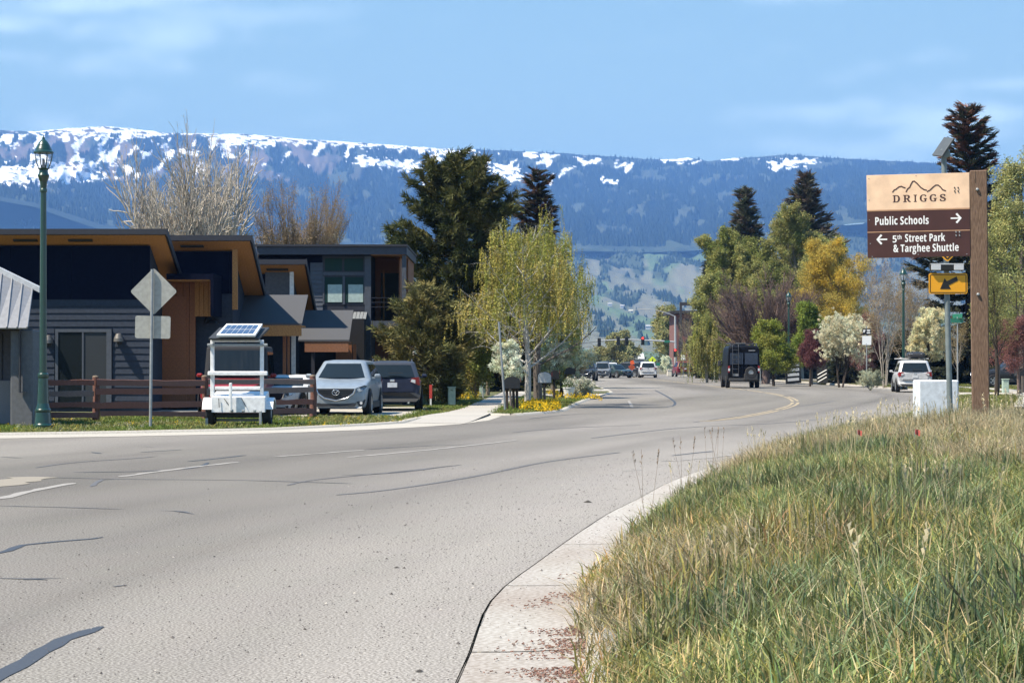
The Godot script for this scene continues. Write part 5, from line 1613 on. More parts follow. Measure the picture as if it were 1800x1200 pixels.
		if S.get("rails", false):
			mb = MB.new()
			mb.path(PackedVector3Array([Vector3(s * (rw - 0.08), H - 0.05, rz0 + 0.15), Vector3(s * (rw - 0.09), H + 0.03, rz0 + 0.3), Vector3(s * (rw - 0.09), H + 0.03, rz1 - 0.35), Vector3(s * (rw - 0.08), H - 0.05, rz1 - 0.2)]), PackedFloat32Array([0.022, 0.022, 0.022, 0.022]), 6)
			part("roof_rail", mb, mat("rail_metal", 0.08, 0.08, 0.085, 0.4, 0.4), cab)
	# lower cladding round the body ends
	if S.get("rear", true):
		rear_trim(o, S, L, W, belt, gc, clad)
	if S.get("front", false):
		front_trim(o, S, L, W, hood, gc, clad)

func curved(mb: MB, pts: Array, zoff: float, W: float, end: float, L: float, thick := 0.03) -> void:   # a flat outline (x, y) laid on the bowed end of a body
	var poly := PackedVector2Array(pts)
	var t := Geometry2D.triangulate_polygon(poly)
	var zz := func(x: float, push: float) -> float:
		var r := absf(x) / W
		var back := table([[0, 0.0], [0.5, 0.0], [0.68, 0.028], [0.83, 0.092], [0.92, 0.23], [0.97, 0.5]], r) if end < 0.0 else table([[0, 0.0], [0.84, 0.0], [0.93, 0.046], [0.96, 0.16], [1.0, 0.3]], r)
		return end * (L / 2 - back + push)
	for i in range(0, t.size(), 3):
		var a := poly[t[i]]
		var b := poly[t[i + 1]]
		var c := poly[t[i + 2]]
		mb.tri(Vector3(a.x, a.y, zz.call(a.x, zoff)), Vector3(b.x, b.y, zz.call(b.x, zoff)), Vector3(c.x, c.y, zz.call(c.x, zoff)), Vector3(0, 0, end))
	for i in poly.size():
		var a := poly[i]
		var b := poly[(i + 1) % poly.size()]
		mb.quad(Vector3(a.x, a.y, zz.call(a.x, zoff)), Vector3(b.x, b.y, zz.call(b.x, zoff)), Vector3(b.x, b.y, zz.call(b.x, zoff - thick)), Vector3(a.x, a.y, zz.call(a.x, zoff - thick)))

func rear_trim(o: Node3D, S: Dictionary, L: float, W: float, belt: float, gc: float, clad: Material) -> void:
	var lamp := mat("tail_red", 0.22, 0.012, 0.012, 0.2, 0.0, "")
	var clear := mat("lamp_clear", 0.55, 0.55, 0.56, 0.15, 0.1, "")
	var mb := MB.new()
	var y0: float = gc + 0.06
	var bt: float = S.get("bumper_top", 0.62)
	# bumper
	curved(mb, [Vector2(-W * 0.92, y0 + 0.10), Vector2(-W * 0.80, y0), Vector2(W * 0.80, y0), Vector2(W * 0.92, y0 + 0.10), Vector2(W * 0.95, bt), Vector2(W * 0.6, bt + 0.02), Vector2(-W * 0.6, bt + 0.02), Vector2(-W * 0.95, bt)], 0.07, W, 1.0, L, 0.14)
	part("rear_bumper", mb, S.get("bumper", clad), o)
	if S.has("bumper"):
		mb = MB.new()
		curved(mb, [Vector2(-W * 0.86, y0 + 0.10), Vector2(-W * 0.7, y0 - 0.03), Vector2(W * 0.7, y0 - 0.03), Vector2(W * 0.86, y0 + 0.10)], 0.085, W, 1.0, L, 0.1)
		part("rear_skirt", mb, clad, o)
	# tailgate panel and plate
	mb = MB.new()
	curved(mb, [Vector2(-W * 0.70, bt + 0.05), Vector2(W * 0.70, bt + 0.05), Vector2(W * 0.76, belt - 0.02), Vector2(-W * 0.76, belt - 0.02)], 0.022, W, 1.0, L, 0.1)
	var tg := part("tailgate", mb, S.paint, o)
	mb = MB.new()
	mb.box(Vector3(0, belt - 0.20, L / 2 + 0.03), Vector3(0.30, 0.15, 0.02))
	part("number_plate", mb, mat("plate", 0.55, 0.57, 0.60, 0.5), tg)
	mb = MB.new()
	mb.box(Vector3(0, belt - 0.06, L / 2 + 0.035), Vector3(0.14, 0.07, 0.02), Basis.IDENTITY, 0.008)
	part("badge", mb, mat("chrome", 0.6, 0.6, 0.62, 0.15, 0.9, ""), tg)
	for s in [-1.0, 1.0]:
		mb = MB.new()
		curved(mb, [Vector2(s * W * 0.60, belt - 0.10), Vector2(s * W * 0.93, belt - 0.22), Vector2(s * W * 0.97, belt - 0.06), Vector2(s * W * 0.90, belt + 0.05), Vector2(s * W * 0.66, belt + 0.02)], 0.045, W, 1.0, L, 0.12)
		var lp := part("tail_lamp", mb, lamp, o)
		mb = MB.new()
		curved(mb, [Vector2(s * W * 0.62, belt - 0.095), Vector2(s * W * 0.78, belt - 0.15), Vector2(s * W * 0.78, belt - 0.04), Vector2(s * W * 0.66, belt - 0.02)], 0.052, W, 1.0, L, 0.02)
		part("reversing_lamp", mb, clear, lp)
		mb = MB.new()
		mb.tube(Vector3(s * W * 0.55, gc + 0.03, L / 2 - 0.25), Vector3(s * W * 0.55, gc + 0.03, L / 2 - 0.02), 0.035)
		part("exhaust", mb, mats["chrome"], o)
	mb = MB.new()
	mb.box(Vector3(0.1, belt + 0.17, L / 2 - 0.02), Vector3(0.45, 0.02, 0.03))
	part("wiper", mb, clad, o)

func front_trim(o: Node3D, S: Dictionary, L: float, W: float, hood: float, gc: float, clad: Material) -> void:
	var chrome := mat("chrome", 0.6, 0.6, 0.62, 0.15, 0.9, "")
	var black := mat("grille_black", 0.012, 0.012, 0.014, 0.5)
	var mb := MB.new()
	var gt := hood - 0.17
	var gb := gt - 0.34
	var grille := [Vector2(-W * 0.62, gt), Vector2(W * 0.62, gt), Vector2(W * 0.56, gt - 0.14), Vector2(W * 0.36, gb + 0.07), Vector2(0, gb), Vector2(-W * 0.36, gb + 0.07), Vector2(-W * 0.56, gt - 0.14)]
	curved(mb, grille, 0.025, W, -1.0, L, 0.06)
	var gr := part("grille", mb, black, o)
	mb = MB.new()
	var pts := PackedVector3Array()
	var rr := PackedFloat32Array()
	for i in [1, 2, 3, 4, 5, 6, 0]:
		var p: Vector2 = grille[i]
		pts.append(Vector3(p.x, p.y, -(L / 2 - table([[0, 0.0], [0.5, 0.0], [0.68, 0.028], [0.83, 0.092]], absf(p.x) / W) + 0.03)))
		rr.append(0.022)
	mb.path(pts, rr, 6)
	part("grille_surround", mb, chrome, gr)
	mb = MB.new()
	for k in 5: mb.box(Vector3(0, gt - 0.05 - k * 0.055, -(L / 2 + 0.012)), Vector3(W * (1.08 - k * 0.17), 0.014, 0.03))
	part("grille_bars", mb, mat("grille_bar", 0.06, 0.06, 0.065, 0.4, 0.3), gr, true)
	mb = MB.new()     # winged badge in an oval
	var oval := PackedVector3Array(range(17).map(func(k): return Vector3(cos(TAU * k / 16) * 0.10, gt - 0.11 + sin(TAU * k / 16) * 0.075, -(L / 2 + 0.055))))
	mb.path(oval, PackedFloat32Array(range(17).map(func(_k): return 0.012)), 5)
	mb.path(PackedVector3Array([Vector3(-0.085, gt - 0.065, -(L / 2 + 0.055)), Vector3(-0.03, gt - 0.09, -(L / 2 + 0.055)), Vector3(0, gt - 0.15, -(L / 2 + 0.055)), Vector3(0.03, gt - 0.09, -(L / 2 + 0.055)), Vector3(0.085, gt - 0.065, -(L / 2 + 0.055))]), PackedFloat32Array([0.012, 0.012, 0.014, 0.012, 0.012]), 5)
	part("badge", mb, chrome, gr)
	for s in [-1.0, 1.0]:
		mb = MB.new()
		curved(mb, [Vector2(s * W * 0.60, gt + 0.0), Vector2(s * W * 0.62, gt - 0.12), Vector2(s * W * 0.84, gt - 0.06), Vector2(s * W * 0.95, gt + 0.07), Vector2(s * W * 0.90, gt + 0.10)], 0.03, W, -1.0, L, 0.1)
		var hl := part("headlight", mb, mat("headlight_glass", 0.16, 0.18, 0.20, 0.08, 0.2, ""), o)
		mb = MB.new()
		disc(mb, Vector3(s * W * 0.74, gt - 0.03, -(L / 2 + 0.005)), 0.05, Vector3(0, 0, -1), Vector3.UP, 12)
		part("lens", mb, chrome, hl)
		mb = MB.new()
		curved(mb, [Vector2(s * W * 0.66, gb - 0.03), Vector2(s * W * 0.92, gb + 0.03), Vector2(s * W * 0.88, gb - 0.13), Vector2(s * W * 0.74, gb - 0.15)], 0.03, W, -1.0, L, 0.1)
		var fl := part("fog_lamp", mb, black, o)
		mb = MB.new()
		disc(mb, Vector3(s * W * 0.80, gb - 0.07, -(L / 2 - 0.04)), 0.04, Vector3(0, 0, -1), Vector3.UP, 12)
		part("lens", mb, mat("lamp_clear", 0.55, 0.55, 0.56, 0.15, 0.1, ""), fl)
	mb = MB.new()
	curved(mb, [Vector2(-W * 0.66, gb - 0.07), Vector2(W * 0.66, gb - 0.07), Vector2(W * 0.60, gb - 0.17), Vector2(-W * 0.60, gb - 0.17)], 0.02, W, -1.0, L, 0.06)
	part("lower_intake", mb, black, o)
	mb = MB.new()
	curved(mb, [Vector2(-W * 0.88, gb - 0.17), Vector2(W * 0.88, gb - 0.17), Vector2(W * 0.78, gc), Vector2(-W * 0.78, gc)], 0.045, W, -1.0, L, 0.1)
	part("front_skirt", mb, clad, o)
	mb = MB.new()
	curved(mb, [Vector2(-W * 0.84, gb - 0.175), Vector2(W * 0.84, gb - 0.175), Vector2(W * 0.80, gb - 0.215), Vector2(-W * 0.80, gb - 0.215)], 0.06, W, -1.0, L, 0.03)
	part("skid_strip", mb, mat("alloy", 0.42, 0.43, 0.44, 0.35, 0.6), o)

func build_cars() -> void:
	var silver := paint("silver_blue_paint", 0.25, 0.29, 0.33, 0.2)
	var navy := paint("navy_paint", 0.018, 0.024, 0.05, 0.1)
	var white := paint("white_paint", 0.60, 0.61, 0.62, 0.0)
	var black := paint("black_paint", 0.012, 0.013, 0.018, 0.0)
	var dark := paint("charcoal_paint", 0.03, 0.032, 0.036, 0.1)
	var grey := paint("grey_paint", 0.20, 0.21, 0.22, 0.2)
	var maroon := paint("maroon_paint", 0.16, 0.012, 0.02, 0.0)
	var o := thing("parked_car", "silver sport-utility car parked nose towards the street by the fence", "car", foot(607, 64.6, 0.02), PI - 0.045)
	car_body(o, {paint = silver, L = 4.55, W = 0.90, H = 1.61, roofw = 0.70, hood = 0.955, belt = 1.07, clear = 0.21, front = true, rear = true, mirror = silver})
	o = thing("parked_car", "dark navy estate car parked with its tail to the street", "car", foot(690, 70.6, 0.034), 0.05)
	car_body(o, {paint = navy, L = 4.8, W = 0.92, H = 1.58, rails = true, belt = 1.02, roof_paint = paint("navy_roof", 0.05, 0.055, 0.07, 0.1), bumper_top = 0.56})
	o = thing("parked_car", "white estate car with black roof box parked at the right kerb", "car", foot(1603, 118.5, 0.0), -0.10)
	car_body(o, {paint = paint("white_silver_paint", 0.50, 0.51, 0.53, 0.1), L = 4.7, W = 0.94, H = 1.72, bumper = white, clear = 0.30, belt = 1.05, bumper_top = 0.66})
	var mb := MB.new()
	mb.box(Vector3(-0.55, 1.84, -0.2), Vector3(0.06, 0.05, 1.2))
	mb.box(Vector3(0.0, 1.80, 0.35), Vector3(1.75, 0.05, 0.09))
	mb.box(Vector3(0.0, 1.80, -0.55), Vector3(1.75, 0.05, 0.09))
	part("roof_bars", mb, mat("white_bar", 0.6, 0.6, 0.6, 0.5), o, true)
	var rb := thing("roof_box", "black luggage box strapped on the parked white car's roof", "roof box", o.position + Vector3(0.12, 1.825, 0.5), -0.10)
	mb = MB.new()
	var g := []
	for t in [[0.70, 0.0], [0.88, 0.05], [1.0, 0.12], [1.0, 0.2], [0.92, 0.28], [0.70, 0.33], [0.05, 0.35]]:
		g.append(round_rect(0.45 * t[0], -0.75 * t[0], 0.75 * t[0], t[1], 0.12 * t[0], 0.03))
	mb.grid(g, true, Vector3(0, 0.16, 0))
	part("shell", mb, mat("box_plastic", 0.02, 0.02, 0.022, 0.45), rb)
	mb = MB.new()
	for s in [-0.25, 0.25]: mb.box(Vector3(s, 0.2, 0.745), Vector3(0.06, 0.10, 0.03))
	part("latch", mb, mats["alloy"], rb, true)
	# the camper van
	var vb := mat("van_black", 0.008, 0.0085, 0.011, 0.4)
	vb.metallic_specular = 0.15
	build_van(vb)
	# cars further down the street
	o = thing("parked_car", "dark sport-utility car with bright front parked behind the black mailboxes", "car", foot(1029, 196, 0.0), PI - 0.12)
	car_body(o, {paint = dark, L = 4.8, W = 0.98, H = 1.8, front = true, rear = false, hood = 1.08, belt = 1.12})
	o = thing("queued_car", "pale grey car coming towards us just right of the parked dark one", "car", foot(1059, 236, 0.0), PI - 0.05)
	car_body(o, {paint = grey, L = 4.6, W = 0.93, H = 1.75, front = true, rear = false})
	o = thing("queued_car", "grey car with a light roof behind the first oncoming car", "car", foot(1074, 268, 0.0), PI)
	car_body(o, {paint = paint("mid_grey_paint", 0.11, 0.12, 0.13, 0.1), L = 4.6, W = 0.93, H = 1.7, front = true, rear = false, roof_paint = white})
	o = thing("queued_car", "black car's roof showing behind the two oncoming grey cars", "car", foot(1066, 318, 0.0), PI)
	car_body(o, {paint = black, L = 4.9, W = 0.98, H = 1.95, front = true, rear = false})
	o = thing("queued_car", "dark green car turning across the street left of the orange board", "car", foot(1082, 240, 0.0), PI + 0.6)
	car_body(o, {paint = paint("teal_dark_paint", 0.03, 0.05, 0.05, 0.1), L = 4.5, W = 0.9, H = 1.5, front = true, rear = false, hood = 0.92, belt = 0.95})
	o = thing("queued_car", "black pickup-sized car side on below the orange board", "car", foot(1101, 252, 0.0), 1.1)
	car_body(o, {paint = black, L = 4.9, W = 0.95, H = 1.75, front = false, rear = true})
	o = thing("driving_car", "white sport-utility car driving away below the red signal", "car", foot(1138, 244, 0.0), -0.02)
	car_body(o, {paint = white, L = 4.8, W = 0.97, H = 1.78, bumper = white, rear = true, belt = 1.1})
	o = thing("parked_car", "dark red pickup-sized car parked beyond the van, by the brick building", "car", foot(1200, 262, 0.0), 0.06)
	car_body(o, {paint = maroon, L = 5.2, W = 1.05, H = 1.85, rear = true, belt = 1.15})
	o = thing("parked_car", "dark car in the shade at the right edge behind the green cabinet", "car", foot(1780, 128, 0.2), PI / 2 + 0.1)
	car_body(o, {paint = dark, L = 4.6, W = 0.9, H = 1.6, rear = true, front = true})
	# red open-topped car with black hood behind the trailer, white car behind it
	o = thing("parked_car", "red car with black canvas top parked behind the rail fence", "car", foot(418, 63.6, 0.03), PI + 0.03)
	car_body(o, {paint = paint("red_paint", 0.22, 0.014, 0.016, 0.0), L = 4.3, W = 0.95, H = 2.02, belt = 1.08, hood = 1.0, roofw = 0.9, roof0 = 0.36, cowl = 0.30, tail = 0.98, roof1 = 0.96, roof_paint = mat("canvas_top", 0.012, 0.013, 0.017, 0.9), front = true, rear = false})
	o = thing("parked_car", "low white car behind the rail fence left of the silver car", "car", foot(506, 65.5, 0.03), PI - 0.2)
	car_body(o, {paint = white, L = 4.2, W = 0.86, H = 1.16, front = true, rear = false, hood = 0.80, belt = 0.84, cowl = 0.36, roof0 = 0.48, roof1 = 0.72, clear = 0.14, wheel = 0.30})

func build_van(black: Material) -> void:
	var o := thing("camper_van", "black high-roofed camper van driving away with spare wheel and ladder", "van", foot(1301, 140.5, 0.0), -0.02)
	var mb := MB.new()
	var g := []
	for s in [[-3.0, 0.5, 0.55, 0.9], [-2.98, 0.8, 0.45, 1.15], [-2.7, 0.97, 0.4, 1.45], [-2.2, 1.0, 0.4, 1.75], [-1.5, 1.0, 0.4, 2.55], [-1.2, 1.0, 0.4, 2.68], [0, 1.0, 0.4, 2.72], [2.7, 1.0, 0.4, 2.70], [2.92, 0.985, 0.42, 2.64], [3.0, 0.95, 0.48, 2.5]]:
		var w: float = 1.02 * s[1]
		var b: float = s[2]
		var t: float = s[3]
		var line := PackedVector3Array()
		var half := [[0.0, 0.0], [0.88, 0.0], [0.97, 0.05], [1.0, 0.18], [1.0, 0.5], [0.985, 0.7], [0.955, 0.88], [0.90, 0.96], [0.78, 0.99], [0.0, 1.0]]
		for q in half: line.append(Vector3(w * q[0], b + (t - b) * q[1], s[0]))
		for i in range(half.size() - 2, 0, -1): line.append(Vector3(-w * half[i][0], b + (t - b) * half[i][1], s[0]))
		g.append(line)
	for e in [0, g.size() - 1]:
		var c := Vector3.ZERO
		for p in g[e]: c += p / g[e].size()
		var line := PackedVector3Array()
		for p in g[e]: line.append(c + (p - c) * 0.02)
		if e == 0: g.push_front(line)
		else: g.append(line)
	mb.grid(g, true, Vector3(0, 1.4, 0))
	part("body", mb, black, o)
	var gl := glass("van_glass", 0.02, 0.028, 0.05, 0.05)
	for s in [-1.0, 1.0]:
		mb = MB.new()
		mb.box(Vector3(s * 0.46, 1.84, 3.0), Vector3(0.82, 0.72, 0.03), Basis.IDENTITY, 0.01)
		part("rear_window", mb, gl, o)
		mb = MB.new()
		mb.box(Vector3(s * 0.93, 1.18, 2.98), Vector3(0.13, 0.42, 0.06), Basis.IDENTITY, 0.015)
		var tl := part("tail_lamp", mb, mat("tail_red", 0.22, 0.012, 0.012, 0.2, 0.0, ""), o)
		mb = MB.new()
		mb.box(Vector3(s * 0.93, 1.16, 3.015), Vector3(0.11, 0.16, 0.02))
		part("reversing_lamp", mb, mat("lamp_clear", 0.55, 0.55, 0.56, 0.15, 0.1, ""), tl)
		mb = MB.new()
		mb.box(Vector3(s * 0.47, 0.98, 3.0), Vector3(0.86, 0.76, 0.025), Basis.IDENTITY, 0.01)
		part("rear_door", mb, black, o)
		mb = MB.new()
		mb.box(Vector3(s * 1.18, 1.55, -1.7), Vector3(0.24, 0.38, 0.16), Basis.IDENTITY, 0.04)
		mb.box(Vector3(s * 1.04, 1.5, -1.72), Vector3(0.12, 0.06, 0.06))
		part("mirror", mb, mat("cladding", 0.03, 0.031, 0.033, 0.75), o)
		for z in [-2.0, 1.75]:
			mb = MB.new()
			disc(mb, Vector3(s * 1.024, 0.42, z), 0.46, Vector3(s, 0, 0), Vector3.UP)
			part("wheel_arch", mb, mat("arch_dark", 0.012, 0.012, 0.013, 0.9), o)
			wheel(o, s * 0.93, z, 0.38, 0.26, false)
		mb = MB.new()
		mb.path(PackedVector3Array([Vector3(s * 0.82, 2.62, -1.1), Vector3(s * 0.82, 2.80, -0.9), Vector3(s * 0.82, 2.80, 2.5), Vector3(s * 0.82, 2.62, 2.7)]), PackedFloat32Array([0.03, 0.03, 0.03, 0.03]), 6)
		part("roof_rail", mb, mats["rail_metal"] if mats.has("rail_metal") else mat("rail_metal", 0.08, 0.08, 0.085, 0.4, 0.4), o)
	mb = MB.new()
	mb.box(Vector3(0, 0.52, 3.04), Vector3(1.9, 0.2, 0.16), Basis.IDENTITY, 0.04)
	part("rear_bumper", mb, mats["cladding"], o)
	mb = MB.new()
	mb.box(Vector3(0.05, 2.78, -0.2), Vector3(0.62, 0.20, 0.75), Basis.IDENTITY, 0.05)
	mb.box(Vector3(0.72, 2.76, 1.3), Vector3(0.12, 0.16, 0.4), Basis.IDENTITY, 0.03)
	mb.box(Vector3(-0.3, 2.76, 1.7), Vector3(0.5, 0.10, 0.5), Basis.IDENTITY, 0.03)
	part("roof_unit", mb, mats["cladding"], o, true)
	for k in 4:
		mb = MB.new()
		mb.box(Vector3(0, 2.80, -0.9 + k * 1.1), Vector3(1.66, 0.035, 0.06))
		part("cross_bar", mb, mats["rail_metal"], o)
	# ladder up the left door, tyre and case on the right
	mb = MB.new()
	for s in [-0.72, -0.34]: mb.path(PackedVector3Array([Vector3(s, 0.75, 3.09), Vector3(s, 2.55, 3.09), Vector3(s, 2.74, 2.8)]), PackedFloat32Array([0.02, 0.02, 0.02]), 6)
	var ld := part("ladder", mb, mats["rail_metal"], o)
	for k in 6:
		mb = MB.new()
		mb.tube(Vector3(-0.72, 0.9 + k * 0.3, 3.09), Vector3(-0.34, 0.9 + k * 0.3, 3.09), 0.016, -1, 6)
		part("rung", mb, mats["rail_metal"], ld)
	mb = MB.new()
	mb.lathe(PackedVector2Array([Vector2(0.16, -0.12), Vector2(0.34, -0.12), Vector2(0.37, -0.07), Vector2(0.37, 0.07), Vector2(0.34, 0.12), Vector2(0.16, 0.12)]), Vector3.ZERO, 20)
	for i in mb.v.size():
		mb.v[i] = Vector3(mb.v[i].x + 0.42, mb.v[i].z + 0.98, mb.v[i].y + 3.16)
		mb.n[i] = Vector3(mb.n[i].x, mb.n[i].z, mb.n[i].y)
	for i in range(0, mb.ix.size(), 3):
		var sw := mb.ix[i]
		mb.ix[i] = mb.ix[i + 1]
		mb.ix[i + 1] = sw
	var sp := part("spare_wheel", mb, mat("rubber", 0.018, 0.018, 0.019, 0.85), o)
	mb = MB.new()
	disc(mb, Vector3(0.42, 1.0, 3.24), 0.20, Vector3(0, 0, 1), Vector3.UP)
	part("rim", mb, mats["alloy"], sp)
	mb = MB.new()
	mb.box(Vector3(0.42, 0.70, 3.16), Vector3(0.86, 0.40, 0.22), Basis.IDENTITY, 0.03)
	part("cargo_case", mb, mats["cladding"], o)
	mb = MB.new()
	mb.box(Vector3(-0.5, 0.84, 3.02), Vector3(0.32, 0.16, 0.02))
	part("number_plate", mb, mat("plate_dim", 0.25, 0.26, 0.28, 0.5), o)
	mb = MB.new()
	mb.box(Vector3(0.5, 2.36, 2.985), Vector3(0.42, 0.05, 0.02))
	part("trim_strip", mb, mat("plate_dim"), o)

# ---------------------------------------------------------------- street lamps
func make_lamp(label: String, place: Vector3) -> Node3D:
	var green: Material = mats["lamp_green"]
	var o := thing("street_lamp", label, "street lamp", place, 0.0, "green lantern street lamps")
	var mb := MB.new()
	mb.lathe(PackedVector2Array([Vector2(0.24, 0), Vector2(0.24, 0.10), Vector2(0.215, 0.12), Vector2(0.20, 0.14), Vector2(0.175, 0.40), Vector2(0.19, 0.42), Vector2(0.19, 0.455), Vector2(0.17, 0.48), Vector2(0.135, 0.60), Vector2(0.115, 1.18), Vector2(0.13, 1.21), Vector2(0.13, 1.27), Vector2(0.105, 1.30)]), Vector3.ZERO, 8)
	part("base", mb, green, o)
	mb = MB.new()
	mb.lathe(PackedVector2Array([Vector2(0.085, 1.30), Vector2(0.078, 3.2), Vector2(0.068, 5.45)]), Vector3.ZERO, 16)
	mb.lathe(PackedVector2Array([Vector2(0.068, 5.45), Vector2(0.085, 5.47), Vector2(0.085, 5.52), Vector2(0.07, 5.55), Vector2(0.085, 5.70), Vector2(0.125, 5.80), Vector2(0.135, 5.85), Vector2(0.11, 5.90), Vector2(0.10, 5.97), Vector2(0.13, 6.0), Vector2(0.10, 6.02)]), Vector3.ZERO, 16)
	part("pole", mb, green, o)
	mb = MB.new()
	mb.lathe(PackedVector2Array([Vector2(0.115, 6.02), Vector2(0.16, 6.14), Vector2(0.195, 6.28), Vector2(0.20, 6.36)]), Vector3.ZERO, 14)
	var gl := StandardMaterial3D.new()
	if mats.has("lantern_glass"): gl = mats["lantern_glass"]
	gl.albedo_color = Color(0.9, 0.95, 1.0, 0.16)
	gl.transparency = BaseMaterial3D.TRANSPARENCY_ALPHA
	gl.roughness = 0.05
	mats["lantern_glass"] = gl
	var head := part("lantern", mb, gl, o)
	mb = MB.new()
	for k in 8:
		var a := TAU * k / 8 + 0.2
		var u := Vector3(cos(a), 0, sin(a))
		mb.path(PackedVector3Array([u * 0.12 + Vector3.UP * 6.01, u * 0.172 + Vector3.UP * 6.14, u * 0.205 + Vector3.UP * 6.27, u * 0.21 + Vector3.UP * 6.37]), PackedFloat32Array([0.011, 0.011, 0.011, 0.011]), 5)
	part("cage", mb, green, head, true)
	mb = MB.new()
	mb.lathe(PackedVector2Array([Vector2(0.05, 6.02), Vector2(0.06, 6.06), Vector2(0.03, 6.10), Vector2(0.035, 6.2), Vector2(0.01, 6.24)]), Vector3.ZERO, 10)
	part("lamp_socket", mb, mat("grey_trim", 0.16, 0.175, 0.20, 0.6), head)
	mb = MB.new()
	mb.lathe(PackedVector2Array([Vector2(0.19, 6.35), Vector2(0.235, 6.36), Vector2(0.235, 6.39), Vector2(0.20, 6.42), Vector2(0.185, 6.46), Vector2(0.15, 6.53), Vector2(0.145, 6.55), Vector2(0.105, 6.61), Vector2(0.06, 6.66), Vector2(0.035, 6.68), Vector2(0.03, 6.72), Vector2(0.012, 6.74), Vector2(0.003, 6.80)]), Vector3.ZERO, 14)
	part("roof", mb, green, o)
	return o

func build_lamps() -> void:
	var g := mat("lamp_green", 0.008, 0.040, 0.028, 0.3, 0.0, "grime", Vector3(0.6, 0.6, 0.6))
	g.clearcoat_enabled = true
	g.clearcoat = 0.5
	g.clearcoat_roughness = 0.1
	var l := make_lamp("green lantern street lamp at the left, beside the grey shelter", foot(75, 50.4, 0.0))
	copy_of(l, "street_lamp", "green lantern street lamp among bare trees left of the yellow arrow plaque", foot(1589, 121, 0.1))
	copy_of(l, "street_lamp", "distant green lantern street lamp in front of the bare purple-brown tree", foot(1387, 161, 0.1))

# ---------------------------------------------------------------- signs
func text_in(s: String, font: Font, m: Material, o: Node, x0: float, x1: float, y0: float, y1: float, z: float, called := "lettering") -> void:
	var t := TextMesh.new()
	t.text = s
	t.font = font
	t.font_size = 64
	t.pixel_size = 0.01
	t.depth = 0.04
	t.curve_step = 1.0
	var bb := t.get_aabb()
	var r := part(called, t, m, o)
	var sx := (x1 - x0) / bb.size.x
	var sy := (y1 - y0) / bb.size.y
	r.scale = Vector3(sx, sy, 0.08)
	r.position = Vector3(x0 - bb.position.x * sx, y0 - bb.position.y * sy, z)

func sans() -> SystemFont:
	var f := SystemFont.new()
	f.font_names = PackedStringArray(["Droid Sans"])
	f.font_weight = 700
	return f

func serif() -> SystemFont:
	var f := SystemFont.new()
	f.font_names = PackedStringArray(["Droid Serif"])
	f.font_weight = 700
	return f

